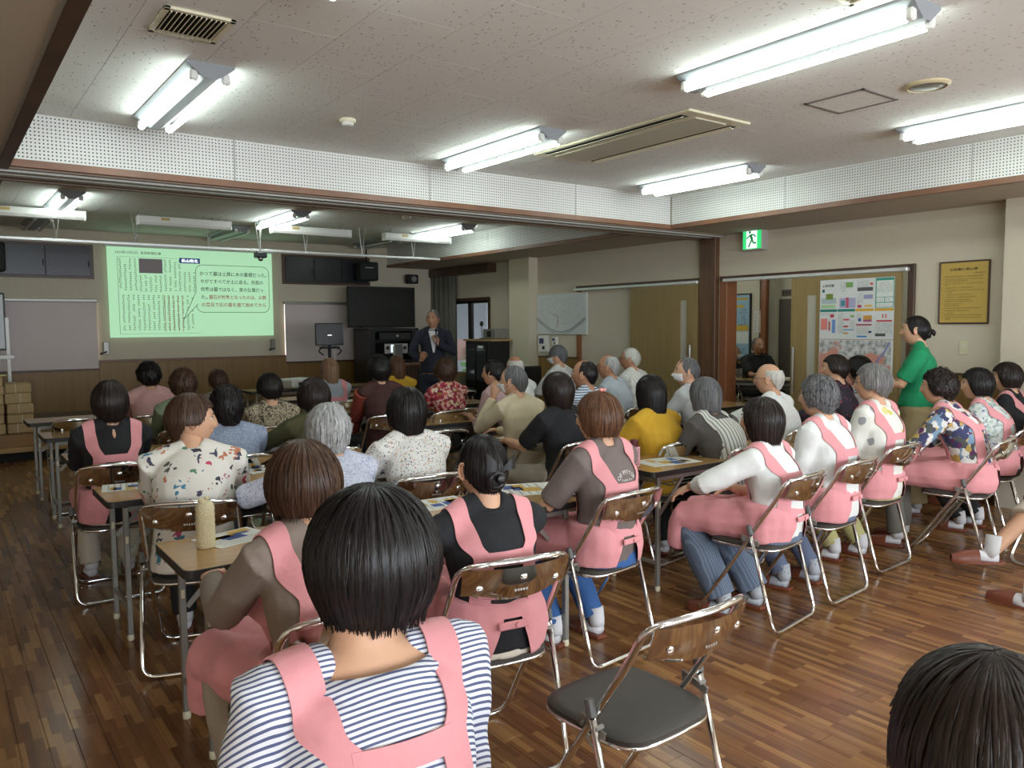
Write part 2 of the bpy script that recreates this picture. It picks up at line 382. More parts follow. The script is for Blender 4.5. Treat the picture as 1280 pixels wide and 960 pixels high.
def perf(name, p0, ang, length, first, lab):
    """row of perforated boards; local x runs along the wall"""
    root = struct(place(name, None), lab)
    root.location = p0; root.rotation_euler = (0, 0, ang)
    x = 0; nx_ = first
    while x < length-.01:
        e = min(nx_, length)
        b = MB(); b.box((0, 0, 0), (e-x-.006, .014, ZC-ZS-.046), ch=.001); o = b.build('perforated_panel', M_perf, root); o.location = ((x+e)/2, 0, (ZC+ZS+.046)/2-ZS)
        x = e; nx_ = x+1.58
    b = MB(); b.b2(-.02, length+.02, -.018, .02, 0, .046, ch=.002); b.build('wood_rail', M_trim, root)
    return root
perf('trim_beam_face', (CX0, BY0+.01, ZS), 0, CX1-CX0, 1.79-CX0, 'white perforated boards with wooden rail on the cross beam')
perf('trim_right_face', (CX1+.01, BY0, ZS), -PI/2, BY0+1.2, 1.35, 'white perforated boards with wooden rail on the right side')
perf('trim_left_face', (CX0-.01, -1.2, ZS), PI/2, BY0+1.2, 1.2, 'white perforated boards on the left side of the recess')
perf('trim_front_right_face', (CX1+.01, YF, ZS), -PI/2, YF-BY1, 1.4, 'white perforated boards on the right of the stage ceiling')
b = MB(); b.b2(CX0-.055, CX0+.004, -1.2, BY1, ZS-.012, ZS+.004); b.build('trim_soffit_left', M_dark)['kind'] = 'structure'
b = MB(); b.b2(CX0-.07, CX0-.055, -1.2, BY0+.1, ZS-.006, ZS+.004); struct(b.build('trim_soffit_bead', mat('bead_grey', srgb(150, 146, 138), .5)))
b = MB(); b.b2(CX0-.055, CX0+.004, BY1, YF, ZS-.012, ZS+.03); struct(b.build('trim_front_left', M_dark))
# folding partition rails under the beam
rail = struct(place('trim_partition_rails', None), 'grey and brown sliding partition rails under the beam')
for (y0, y1, z, m) in ((BY0+.03, BY0+.07, .010, mat('beam_brown', srgb(140, 122, 106), .6)), (BY0+.075, BY0+.15, .022, mat('rail_grey', srgb(184, 184, 178), .5)), (BY0+.155, BY0+.2, .012, M_soff), (BY0+.205, BY0+.275, .022, MATS['rail_grey']), (BY0+.28, BY1-.03, .016, mat('beam_brown', srgb(128, 108, 92), .6)), (BY1-.03, BY1+.01, .024, mat('beam_brown2', srgb(110, 92, 78), .6))):
    b = MB(); b.b2(XL, XR-.02, y0, y1, ZS-z, ZS+.003); b.build('rail', m, rail)
# walls
def wall(name, boxes, m=M_wall, lab=None):
    b = MB()
    for q in boxes: b.b2(*q)
    return struct(b.build(name, m), lab)
T = .15
# front wall with two blind windows and two cupboard recesses
bz0, bz1 = .98, 1.90
wf = [(XL, XR+T, YF, YF+T, -.1, bz0), (XL, .0, YF, YF+T, bz0, bz1), (1.83, 4.46, YF, YF+T, bz0, bz1), (5.76, XR+T, YF, YF+T, bz0, bz1), (XL, XR+T, YF, YF+T, bz1, 3)]
wall('wall_front', wf, lab='beige front wall behind the projected slide')
wall('wall_left', [(XL-T, XL, YB, YF, -.1, 3)])
wb = [(XL, XR, YB-T, YB, -.1, .85), (XL, XR, YB-T, YB, 2.2, 3)]+[(x-.12, x+.12, YB-T, YB, .85, 2.2) for x in (XL+.1, .55, 2.75, 4.95, XR-.1)]
wall('wall_back', wb)
# right wall: openings for sliding doors (3.72..6.05 left of it closed one), window near the front
DT = 2.0
wr = [(XR, XR+T, YB, 3.68, -.1, 3), (XR, XR+T, 3.68, 5.72, DT, 3), (XR, XR+T, 5.72, 6.08, -.1, 3), (XR, XR+T, 6.08, 8.2, DT, 3), (XR, XR+T, 7.16, 8.2, 0, DT), (XR, XR+T, 8.2, 10.36, -.1, 3),
      (XR, XR+T, 10.36, 11.56, 1.96, 3), (XR, XR+T, 10.36, 11.56, -.1, .06), (XR, XR+T, 11.56, YF, -.1, 3)]
wall('wall_right', wr, lab='beige papered right wall with sliding doors')
wall('wall_pier', [(7.03, XR+.05, -.3, 2.83, -.1, ZS)], lab='pale projecting pier at the right edge')
wall('wall_column', [(XR-.16, XR+.02, 9.13, 9.62, -.1, ZS)], mat('column_paper', srgb(205, 196, 172), .85, bump=.2, bscale=140), 'beige square column beside the wall map')
# wainscots
def wains(name, x0, x1, y0, y1, z0, z1, n, along, m=M_wains):
    root = struct(place(name, None))
    for i in range(n):
        b = MB()
        if along == 'x': a, c = x0+(x1-x0)*i/n, x0+(x1-x0)*(i+1)/n; b.b2(a+.001, c-.001, y0, y1, z0, z1, ch=.0015)
        else: a, c = y0+(y1-y0)*i/n, y0+(y1-y0)*(i+1)/n; b.b2(x0, x1, a+.001, c-.001, z0, z1, ch=.0015)
        b.build('wall_panel', m, root)
    b = MB()
    if along == 'x': b.b2(x0, x1, y0-.008, y1, z1, z1+.02, ch=.003)
    else: b.b2(x0-.008, x1, y0, y1, z1, z1+.02, ch=.003)
    b.build('cap_rail', M_dark if along == 'y' else M_trim, root)
    return root
wains('trim_wainscot_front', XL, XR-.02, YF-.02, YF, .42, 1.06, 10, 'x')
wains('trim_wainscot_front_centre', 1.83, 4.46, YF-.02, YF, 1.06, 1.075, 1, 'x')
wains('trim_wainscot_right', XR-.015, XR, 8.2, 9.1, 0, 1.06, 2, 'y')
wains('trim_wainscot_right_rear', XR-.015, XR, 2.85, 3.62, 0, 1.06, 1, 'y')
wains('trim_wainscot_right_front', XR-.015, XR, 9.64, 10.3, 0, 1.06, 1, 'y')
b = MB(); b.b2(XL, XR-.02, YF-.03, YF, .31, .42); struct(b.build('baseboard_front', mat('base_brown', srgb(98, 80, 56), .5)))
# stage
st = struct(place('floor_stage', None), 'low wooden stage along the front wall')
b = MB(); b.b2(XL, 5.2, 10.72, YF-.03, .24, .31); b.build('deck', M_wains, st)
b = MB(); b.b2(XL, 5.2, 10.76, 11.6, .0, .11); b.build('kick_space', M_blackm, st)
b = MB(); b.b2(XL, 5.2, 10.60, 10.72, .11, .165, ch=.004); b.build('wood_step', wood('step_wood', srgb(168, 134, 84), srgb(186, 150, 98), (2, 40, 40), .4), st)
for i in range(5):
    x0 = -1.0+i*1.24
    b = MB(); b.b2(x0, x0+1.22, 10.70, 10.74, .168, .30, ch=.002); dr = b.build('drawer_front', wood('drawer_wood', srgb(140, 104, 60), srgb(156, 116, 68), (2, 30, 30), .4), st)
    b = MB(); b.b2(x0+1.0+.18 if i else x0+1.0, x0+1.2 if i else x0+1.2, 10.695, 10.702, .235, .247, ch=.002); b.build('handle_slot', M_black, dr)
# pillar, door frames, sliding doors
b = MB(); b.b2(XR-.07, XR+.02, 5.83, 6.06, 0, ZS-.02, ch=.004); struct(b.build('wall_pillar', M_pillar), 'dark wooden post between the two sliding doors')
tr = struct(place('door_frame_right', None), 'reddish wooden frame around the open sliding door')
for q in ((XR-.03, XR+T, 5.70, 5.80, 0, DT), (XR-.03, XR+.03, 3.62, 3.68, 0, DT+.04), (XR-.03, XR+T, 3.62, 5.80, DT, DT+.05)):
    b = MB(); b.b2(*q, ch=.003); b.build('frame', M_orange if q[2] > 5 else M_dark, tr)
tl = struct(place('door_frame_left', None), 'dark wooden frame over the closed sliding door')
for q in ((XR-.03, XR+T, 6.08, 8.25, DT, DT+.05), (XR-.02, XR+.02, 8.16, 8.25, 0, DT)):
    b = MB(); b.b2(*q, ch=.003); b.build('frame', M_dark if q[5] > DT+.01 else M_orange, tl)
M_al = mat('aluminium', srgb(214, 214, 212), .3, metal=.4)
for (n, y0, y1) in (('trim_door_track_left', 6.08, 8.24), ('trim_door_track_right', 3.66, 5.72)):
    b = MB(); b.b2(XR-.085, XR-.03, y0, y1, 1.985, 2.02, ch=.006); struct(b.build(n, M_al), None)
def sliding(name, y0, y1, gy, hy, lab):
    r = struct(place(name, None), lab); r.location = (XR-.055, 0, 0)
    for (a, c, z0, z1) in ((y0, gy-.05, .01, 1.98), (gy+.05, y1, .01, 1.98), (gy-.05, gy+.05, 1.80, 1.98), (gy-.05, gy+.05, .01, .8)):
        b = MB(); b.b2(-.017, .017, a, c, z0, z1); b.build('leaf', M_door, r)
    b = MB(); b.b2(-.004, .004, gy-.05, gy+.05, .8, 1.8); b.build('glass_strip', mat('frosted_glass', srgb(178, 174, 160), .35), r)
    b = MB(); b.tube([(-.055, hy, .8), (-.055, hy, 1.28)], .011, 8); b.tube([(-.055, hy, 1.24), (-.01, hy, 1.24)], .007, 6); b.tube([(-.055, hy, .85), (-.01, hy, .85)], .007, 6); b.build('door_handle', M_silver, r, smooth='a')
    return r
sliding('door_1', 6.08, 7.16, 6.29, 6.16, 'closed brown sliding door left of the wooden post')
sliding('door_2', 3.72, 4.85, 4.62, 4.80, 'open brown sliding door carrying the hazard map posters')
# hallway beyond the opening
HX = 9.4
wall('wall_hallway_back', [(HX, HX+.1, 6.82, 8.4, -.1, 2.6), (HX+.25, HX+.35, 3.4, 6.86, -.1, 2.6), (HX, HX+.35, 6.82, 6.9, -.1, 2.6)], lab='beige hallway wall seen through the doorway')
wall('wall_hallway_far', [(XR+T, HX, 8.3, 8.4, -.1, 2.6)]); wall('wall_hallway_near', [(XR+T, HX+.3, 3.4, 3.5, -.1, 2.6)])
b = MB(); b.b2(XR+T, HX+.3, 3.4, 8.4, 2.5, 2.56); struct(b.build('ceiling_hallway', M_soff))
b = MB(); b.b2(HX-.03, HX+.03, 6.78, 6.86, 0, 2.5); struct(b.build('trim_hallway_post', M_orange))
b = MB(); b.b2(HX-.02, HX, 6.86, 8.3, 0, .98); b.b2(HX-.03, HX, 6.86, 8.3, .98, 1.01); struct(b.build('trim_hallway_wainscot', M_wains))
hd = struct(place('door_3', None), 'dark grey steel hallway door'); M_hd = mat('hall_door_paint', srgb(84, 76, 68), .5)
b = MB(); b.b2(HX+.19, HX+.245, 5.93, 6.72, 0, 1.86, ch=.004); b.build('leaf', M_hd, hd)
b = MB(); b.b2(HX+.175, HX+.19, 5.96, 6.16, 1.72, 1.77, ch=.003); b.tube([(HX+.18, 6.16, 1.76), (HX+.14, 6.28, 1.80), (HX+.18, 6.36, 1.80)], .008, 6); b.build('door_closer', M_steel, hd)
b = MB(); b.b2(HX+.16, HX+.175, 6.42, 6.45, .5, 1.15, ch=.003); b.b2(HX+.175, HX+.19, 6.42, 6.45, .52, .56); b.b2(HX+.175, HX+.19, 6.42, 6.45, 1.08, 1.12); b.build('door_handle', M_steel, hd)
# fluorescent fixtures
M_tube = mat('lit_tube', (1, 1, 1, 1), .5, emit=(.86, 1, .93, 1), es=LAMP)
M_off = mat('unlit_tube', srgb(205, 208, 205), .3)
def fixture(x, y, lit, lab, group, L=1.25):
    t = thing('fluorescent_light', (x, y, ZC), lab, 'light', group)
    b = MB(); h = L/2
    prof = [(-.115, 0), (-.115, -.012), (-.03, -.075), (.03, -.075), (.115, -.012), (.115, 0)]
    P = [(px, sy, pz) for sy in (-h, h) for (px, pz) in prof]; n = 6
    b.add(P, [(i, (i+1) % n, (i+1) % n+n, i+n) for i in range(n)]+[tuple(range(n))[::-1], tuple(range(n, 2*n))]); b.build('housing', mat('lamp_enamel', srgb(140, 144, 148), .4), t)
    for s in (-1, 1):
        b = MB(); b.tube([(s*.082, -h+.045, -.078), (s*.082, h-.045, -.078)], .0155, 10); b.build('tube', M_tube if lit else M_off, t, smooth='a')
        for e in (-1, 1):
            b = MB(); b.box((s*.078, e*(h-.028), -.062), (.04, .036, .052), ch=.008); b.build('lamp_holder', M_white, t)
    return t
for (x, y, lab) in ((1.2, 4.76, 'lit twin-tube ceiling light near the grille at upper left'), (3.43, 4.80, 'lit twin-tube ceiling light left of the ceiling air conditioner'), (3.36, 2.30, 'large lit twin-tube ceiling light at the top right'),
                    (5.57, 4.76, 'lit twin-tube ceiling light above the recess corner, beyond the air conditioner'), (5.45, 2.22, 'lit twin-tube ceiling light cut off by the right edge')):
    fixture(x, y, True, lab, 'ceiling lights in the near recess')
for (x, y, w_) in ((1.2, 2.28, 'above the viewer'), (1.2, -.2, 'behind the viewer'), (3.4, -.2, 'behind and right of the viewer'), (5.45, -.2, 'far right behind the viewer')): fixture(x, y, True, 'lit twin-tube ceiling light '+w_, 'ceiling lights behind the viewer')
for (x, y, lab) in ((1.17, 9.25, 'lit ceiling light over the left of the front area'), (3.46, 9.30, 'lit ceiling light above the middle of the front area'), (5.7, 9.28, 'lit ceiling light at the right of the front area')):
    fixture(x, y, True, lab, 'lit ceiling lights in the front area')
fixture(8.4, 5.6, True, 'added ceiling light, out of view, brightening the hallway', None).location.z = 2.5  # unseen lamp, added to lift the dark hallway
fixture(8.0, 7.5, True, 'second added ceiling light, out of view, brightening the deeper hallway', None).location.z = 2.5  # another unseen lamp added for extra brightness around the bulletin board
b = MB(); b.b2(XR+T, HX+.25, 3.5, 8.3, 0, .12); struct(b.build('floor_hallway', mat('hall_floor', srgb(120, 90, 66), .4)), 'raised hallway floor')
for (x, lab) in ((1.11, 'unlit ceiling light above the left cupboard'), (3.34, 'unlit ceiling light above the slide'), (5.57, 'unlit ceiling light above the right cupboard')):
    fixture(x, 11.0, False, lab, 'unlit ceiling lights near the front wall')
# ================= flat print helpers =================
INK = {}
def ink(r, g, b):
    k = 'print_%d_%d_%d' % (r, g, b); return mat(k, srgb(r, g, b), .7)
def rect(b, x0, x1, z0, z1, y=0):
    b.add([(x0, y, z0), (x1, y, z0), (x1, y, z1), (x0, y, z1)], [(0, 1, 2, 3)])
def glyphs(b, x0, z0, nx, nz, px, pz, fill=.85, y=0, rnd=None):
    """rows of tiny strokes standing for print too small to read"""
    q = rnd or R
    for j in range(nz):
        for i in range(nx):
            if q.random() > fill: continue
            cx, cz = x0+i*px, z0-j*pz; wx, wz = px*.8, pz*.6
            for k in range(2): h = cz-wz*(.15+.5*k); rect(b, cx+wx*q.random()*.2, cx+wx*(.75+.25*q.random()), h-wz*.18, h, y)
            vx = cx+wx*q.random()*.7; rect(b, vx, vx+wx*.22, cz-wz, cz, y)
_fonts = {}
def text(s, size, mtl, parent, loc, name='lettering', align='LEFT', rot=(PI/2, 0, 0), spacing=1, line=1, bold=0, me_only=False):
    c = bpy.data.curves.new(name, 'FONT'); c.body = s; c.size = size; c.align_x = align; c.resolution_u = 2; c.space_character = spacing; c.space_line = line; c.offset = bold; c.extrude = 0 if me_only else .0004
    o = bpy.data.objects.new(name, c); COL.objects.link(o); dg = bpy.context.evaluated_depsgraph_get()
    me = bpy.data.meshes.new_from_object(o.evaluated_get(dg)); bpy.data.objects.remove(o); bpy.data.curves.remove(c)
    me.materials.clear(); me.materials.append(mtl)
    if me_only: return me
    return place(name, me, parent, loc, rot)
def text_fit(s, width, height, mtl, parent, x, z, y=-.003, name='lettering', bold=0):
    o = text(s, 1, mtl, parent, (0, 0, 0), name, bold=bold); xs = [v.co.x for v in o.data.vertices]; ys = [v.co.y for v in o.data.vertices]
    sx = width/(max(xs)-min(xs)); sy = height/(max(ys)-min(ys))
    for v in o.data.vertices: v.co.x = (v.co.x-min(xs))*sx; v.co.y = (v.co.y-min(ys))*sy
    o.location = (x, y, z); return o
# ================= projected slide on the screen =================
t = thing('projection_screen', (0, YF-.04, 0), 'wide roll-down projection screen showing a pale green newspaper slide', 'screen')
sx0, sx1, sz0, sz1 = 2.0, 4.27, 1.40, 2.645
def pm(name, col, es): return mat(name, col, .7, emit=col, es=es)
G_ = srgb(182, 226, 188); M_sl = pm('slide_green', srgb(150,192,156), .32); M_sk = pm('slide_ink', srgb(64, 74, 62), .08); M_sr = pm('slide_red', srgb(160, 54, 48), .1); M_sb = pm('slide_blue', srgb(54, 66, 130), .12); M_sg = pm('slide_grey', srgb(70, 74, 68), .08); M_sp = pm('slide_photo', srgb(104, 98, 100), .12); M_st = pm('slide_text', srgb(26, 38, 28), .02)
b = MB(); b.b2(sx0, sx1, -.004, .004, sz0, sz1); b.build('screen_cloth', M_sl, t)
b = MB(); b.tube([(sx0-.02, 0, sz1+.01), (sx1+.02, 0, sz1+.01)], .018, 8); b.build('top_roller', M_white, t)
W0, H0 = sx1-sx0, sz1-sz0
def P(u, v): return sx0+W0*u, sz1-H0*v       # u,v in 0..1 on the slide, v down
b = MB()
q = random.Random(3)
ncol = 17
for i in range(ncol):
    for (v0, v1) in ((.13, .50), (.53, .94)):
        if i in (4, 5, 6, 7, 8) and v0 < .2: v0 = .31
        if v0 > .5 and i > 14: continue
        if v0 < .2 and i > 12: v0 = .26
        n = int((v1-v0)/.021)
        x, z = P(.062+i*.0285+(.0 if v0 < .5 else .012), v0)
        glyphs(b, x, z, 1, n, .042, H0*.021, .88, -.006, q)
b.build('newspaper_print', M_sk, t)
b = MB(); x0, z0 = P(.175, .285); x1, z1 = P(.31, .125); rect(b, x0, x1, z0, z1, -.007); b.build('newspaper_photo', M_sp, t)
b = MB(); x0, z0 = P(.41, .16); x1, z1 = P(.535, .10)
rect(b, x0, x1, z0, z1, -.009); b.build('blue_title_box', M_sb, t); text_fit('長山南北', (x1-x0)*.8, (z1-z0)*.6, pm('slide_white', srgb(225, 240, 230), .8), t, x0+(x1-x0)*.1, z0+(z1-z0)*.2, -.0105)
b = MB()
for i in range(5):
    x, z = P(.315+i*.026, .53); rect(b, x, x+.006, P(0, .94)[1], z, -.0065)
b.build('red_underlines', M_sr, t)
b = MB()
for (u0, v0, u1, v1) in ((.055, .11, .40, .112), (.055, .96, .53, .962), (.055, .11, .057, .96)):
    x0, z0 = P(u0, v1); x1, z1 = P(u1, v0); rect(b, x0, x1, z0, z1, -.0055)
b.build('newspaper_border', M_sg, t)
# speech balloon
def rr(x0, x1, z0, z1, r, n=6):
    pts = []
    for (cx, cz, a0) in ((x1-r, z1-r, 0), (x0+r, z1-r, 90), (x0+r, z0+r, 180), (x1-r, z0+r, 270)):
        for i in range(n+1): a = math.radians(a0+90*i/n); pts.append((cx+r*math.cos(a), cz+r*math.sin(a)))
    return pts
x0, z1 = P(.505, .17); x1, z0 = P(.975, .72)
pts = rr(x0, x1, z0, z1, .10)
tip = P(.425, .80); pl = []
for p in pts: pl.append(p)
b = MB(); b.add([(p[0], -.012, p[1]) for p in pts], [tuple(range(len(pts)))[::-1]]); a1 = (x0, z0+.30); a2 = (x0+.02, z0+.12)
b.add([(a1[0]+.004, -.0115, a1[1]), (a2[0]+.004, -.0115, a2[1]), (tip[0], -.0115, tip[1])], [(0, 2, 1)]); b.build('speech_balloon', M_sl, t)
b = MB()
for i in range(len(pts)):
    p, r_ = pts[i], pts[(i+1) % len(pts)]
    if p[0] <= x0+.001 and r_[0] <= x0+.001 and abs(p[1]-r_[1]) > .2: segs = [(p, a1), ((x0, z0+.1), r_)]
    else: segs = [(p, r_)]
    for (s0, s1) in segs: b.tube([(s0[0], -.013, s0[1]), (s1[0], -.013, s1[1])], .0035, 4, cap=False)
for s0, s1 in ((a1, tip), (a2, tip)): b.tube([(s0[0], -.013, s0[1]), (s1[0], -.013, s1[1])], .0035, 4)
b.build('balloon_outline', M_sg, t)
lines = [('かつて墓は土葬に木の墓標だった。', .53, .96, M_st), ('やがてすべてが土に返る。先祖の', .533, .935, M_st), ('供養は墓ではなく、家の仏壇だっ', .533, .935, M_st), ('た。', .535, .575, M_st), ('の普及で石の墓を建て始めてから', .536, .95, M_sr)]
vv = (.295, .385, .475, .565, .655)
for (s, u0, u1, m), v in zip(lines, vv):
    x, z = P(u0, v); text_fit(s, (u1-u0)*W0, .062 if len(s) > 3 else .055, m, t, x, z, -.014, bold=.006)
x, z = P(.583, .565); text_fit('墓石が対象となったのは、火葬', .37*W0, .062, M_sr, t, x, z, -.014, bold=.006)
x, z = P(.045, .078); text_fit('2023年10月2日  長岡新聞記事', .26*W0, .038, M_st, t, x, z, -.008)
for (x, s) in ((1.94, 1), (4.25, -1)):
    k = thing('winch_box', (x, YF-.05, 1.26), 'small grey crank box below the %s corner of the screen' % ('left' if s > 0 else 'right'), 'crank box', 'crank boxes under the screen')
    b = MB(); b.box((0, 0, 0), (.07, .06, .17), ch=.006); b.build('housing', M_steel, k); b = MB(); b.tube([(0, -.03, -.05), (0, -.07, -.05), (-.06, -.07, -.07)], .009, 6); b.ball((-.07, -.07, -.075), .016, 8, 6); b.build('crank_handle', M_black, k, smooth='a')
# upper cupboards with black doors
for (x0, x1, n, lab) in ((-.35, 1.84, 4, 'black glass-fronted cupboard high on the wall left of the screen'), (4.44, 5.92, 3, 'black glass-fronted cupboard high on the wall right of the screen')):
    k = thing('wall_cupboard', ((x0+x1)/2, YF, 2.19), lab, 'cupboard'); wd = x1-x0
    b = MB(); b.b2(-wd/2, wd/2, -.03, -.001, 0, .46); b.build('body', M_dark, k)
    for i in range(n):
        a = -wd/2+.04+(wd-.08)*i/n; c = a+(wd-.08)/n
        b = MB(); b.b2(a+.004, c-.004, -.05, -.03, .035, .425, ch=.003); d = b.build('door', mat('cupboard_glass', srgb(34, 36, 38), .25), k)
        b = MB(); b.b2(c-.03, c-.018, -.062, -.05, .16, .24, ch=.002); b.build('handle', M_blackm, d)
# blinds
M_blind = mat('blind_fabric', srgb(214, 200, 198), .8, emit=srgb(186, 172, 170), es=.0, bump=.1, bscale=300)
for (x0, x1, lab) in ((-.05, 1.86, 'pale pinkish roller blind pulled down over the left window'), (4.44, 5.80, 'pale pinkish roller blind pulled down over the right window')):
    k = thing('roller_blind', ((x0+x1)/2, YF-.04, .98), lab, 'blind'); wd = (x1-x0)/2
    b = MB(); b.b2(-wd+.015, wd-.015, -.002, .002, .0, .92); b.build('blind_cloth', M_blind, k)
    b = MB(); b.b2(-wd, wd, -.03, .03, .90, .94, ch=.006); b.build('head_rail', M_steel, k)
    b = MB(); b.b2(-wd+.01, wd-.01, -.008, .008, -.015, .008, ch=.003); b.build('bottom_bar', M_dark, k)
struct((lambda b: (b.b2(0, 1.83, YF+.10, YF+.11, .98, 1.9), b.build('window_1', mat('window_glow', srgb(240, 240, 235), .4, trans=.0, emit=(1, .97, .9, 1), es=.4)))[1])(MB()))
struct((lambda b: (b.b2(4.46, 5.76, YF+.10, YF+.11, .98, 1.9), b.build('window_2', MATS['window_glow']))[1])(MB()))
# ================= curtain rail, spot boxes =================
k = thing('ceiling_rail', (0, 9.8, 2.475), 'long thin white rail hanging from V-shaped rods across the front ceiling', 'rail')
b = MB(); b.b2(-.9, 5.95, -.012, .012, -.014, .014, ch=.003); b.build('rail_bar', M_al, k)
for x in (-.4, .38, 1.16, 1.95, 2.75, 3.35, 3.95, 4.74, 5.52):
    b = MB(); b.tube([(x, 0, .01), (x-.045, 0, ZC-2.475)], .006, 5); b.tube([(x, 0, .01), (x+.045, 0, ZC-2.475)], .006, 5); b.build('hanger_rod', M_steel, k)
for (x0, x1, lab) in ((.40, 1.42, 'long white ceiling-hung box at the far left'), (1.93, 2.95, 'long white ceiling-hung box left of centre'), (3.44, 4.48, 'long white ceiling-hung box above the right of the slide'), (4.97, 6.0, 'rightmost long white ceiling-hung box by the perforated board')):
    k = thing('lamp_cowl', ((x0+x1)/2, 9.62, 2.67), lab, 'light box', 'white boxes hanging below the front ceiling')
    wd = (x1-x0)/2; b = MB(); pr = [(-.06, .10), (-.06, .035), (-.04, .008), (0, 0), (.04, .008), (.06, .035), (.06, .10)]; n = len(pr)
    P_ = [(s, py, pz) for s in (-wd, wd) for (py, pz) in pr]; b.add(P_, [(i, (i+1) % n, (i+1) % n+n, i+n) for i in range(n)]+[tuple(range(n))[::-1], tuple(range(n, 2*n))]); b.build('cover', mat('cowl_white', srgb(225, 224, 220), .22), k)
    for e in (-1, 1): b = MB(); b.box((e*(wd-.006), 0, .052), (.014, .125, .104), ch=.006); b.build('end_cap', M_white, k)
    b = MB(); b.b2(-.02-.25, .07-.25, -.0615, -.06, .06, .09); b.build('label_tape', mat('yellow_tape', srgb(190, 165, 100), .6), k)
    for e in (-.8, .8): b = MB(); b.tube([(e*wd, 0, .1), (e*wd, 0, ZC-2.67)], .006, 5); b.build('hanger', M_steel, k)
k = thing('ceiling_projector', (3.30, 9.62, 2.30), 'small black ceiling-hung device above the slide', 'camera'); b = MB(); b.box((0, 0, .10), (.13, .12, .07), ch=.01); b.build('body', M_black, k); b = MB(); b.tube([(0, 0, .13), (0, 0, ZC-2.30)], .010, 6); b.build('bracket', M_steel, k); b = MB(); b.ball((0, 0, .06), .035, 10, 6); b.build('dome', M_silver, k, smooth='a')
# ================= ceiling fittings =================
def slatgrille(name, x0, x1, y0, y1, n, lab, cat, frame=.025):
    k = thing(name, ((x0+x1)/2, (y0+y1)/2, ZC), lab, cat); wx, wy = (x1-x0)/2, (y1-y0)/2
    b = MB(); b.b2(-wx+frame*.6, wx-frame*.6, -wy+frame*.6, wy-frame*.6, -.002, -.0005); b.build('backing', M_blackm, k)
    b = MB(); b.b2(-wx, wx, -wy, -wy+frame, -.012, 0, ch=.002); b.b2(-wx, wx, wy-frame, wy, -.012, 0, ch=.002); b.b2(-wx, -wx+frame, -wy, wy, -.012, 0, ch=.002); b.b2(wx-frame, wx, -wy, wy, -.012, 0, ch=.002); b.build('frame', M_cream, k)
    sb = MB(); sb.box((0, 0, 0), (.004, 2*(wy-frame), .018), M=Matrix.Rotation(.6, 3, 'Y')); me = sb.mesh('slat', M_cream)
    for i in range(n): place('slat', me, k, (-wx+frame+(2*(wx-frame))*(i+.5)/n, 0, -.010))
    return k
slatgrille('air_grille', .84, 1.13, 3.50, 3.82, 12, 'cream slatted air grille in the ceiling at upper left', 'air vent')
_g = at(1063, 5, z=ZC); slatgrille('air_grille', _g.x-.3, _g.x, _g.y-.3, _g.y, 8, 'cream slatted air grille cut off by the top edge', 'air vent')
k = thing('smoke_detector', (2.21, 4.74, ZC), 'round cream smoke detector on the near ceiling', 'smoke detector')
b = MB(); b.lathe([(.052, 0), (.052, -.012), (.045, -.022)], seg=20); b.build('base', M_cream, k, smooth='a'); b = MB(); b.lathe([(.038, -.018), (.038, -.034), (.03, -.042), (.01, -.044)], seg=20); b.build('sensor', M_white, k, smooth='a')
k = thing('smoke_detector', (4.66, 8.43, ZC), 'round cream smoke detector on the front ceiling', 'smoke detector')
b = MB(); b.lathe([(.055, 0), (.055, -.015), (.045, -.03)], seg=16); b.build('base', M_cream, k, smooth='a'); b = MB(); b.lathe([(.036, -.024), (.036, -.04), (.02, -.05)], seg=16); b.build('sensor', M_white, k, smooth='a')
def aircon(x0, x1, y0, y1, lab):
    k = thing('ceiling_air_conditioner', ((x0+x1)/2, (y0+y1)/2, ZC), lab, 'air conditioner'); wx, wy = (x1-x0)/2, (y1-y0)/2
    b = MB(); b.b2(-wx, wx, -wy, wy, -.014, 0, ch=.004); b.build('frame', M_cream, k)
    b = MB(); b.b2(-wx*.5, wx*.5, -wy*.90, wy*.90, -.022, -.012, ch=.003); b.build('intake_panel', mat('ac_panel', srgb(190, 184, 166), .5), k)
    for s in (-1, 1):
        b = MB(); b.b2(s*wx*.78-.032, s*wx*.78+.032, -wy*.88, wy*.88, -.0165, -.0135); b.build('outlet_slot', M_blackm, k)
        b = MB(); b.box((s*wx*.78, 0, -.020), (.045, wy*1.72, .004), M=Matrix.Rotation(s*.35, 3, 'Y')); b.build('louvre', M_cream, k)
aircon(3.80, 4.40, 3.32, 4.86, 'large ceiling air conditioner panel between the near lights')
aircon(2.45, 3.05, 6.9, 8.25, 'ceiling air conditioner over the front area, half hidden by the beam')
k = thing('ceiling_hatch', (4.48, 2.67, ZC), 'square inspection hatch with a dark frame in the ceiling', 'hatch')
b = MB()
for q_ in ((-.19, .19, -.19, -.17), (-.19, .19, .17, .19), (-.19, -.17, -.19, .19), (.17, .19, -.19, .19)): b.b2(*q_, -.006, 0, ch=.001)
b.build('frame', mat('hatch_frame', srgb(120, 116, 110), .5), k); b = MB(); b.b2(-.17, .17, -.17, .17, -.003, 0); b.build('panel', M_tile, k)
k = thing('ceiling_speaker', (4.52, 2.24, ZC), 'round cream ceiling speaker beside the hatch', 'speaker')
b = MB(); b.lathe([(.115, 0), (.115, -.008), (.10, -.018), (.095, -.010)], seg=28); b.build('ring', mat('aged_cream', srgb(200, 186, 150), .5), k, smooth='a'); b = MB(); b.lathe([(.09, -.002), (.09, -.014), (.06, -.018), (.01, -.019)], seg=28); b.build('grille', M_steel, k, smooth='a')
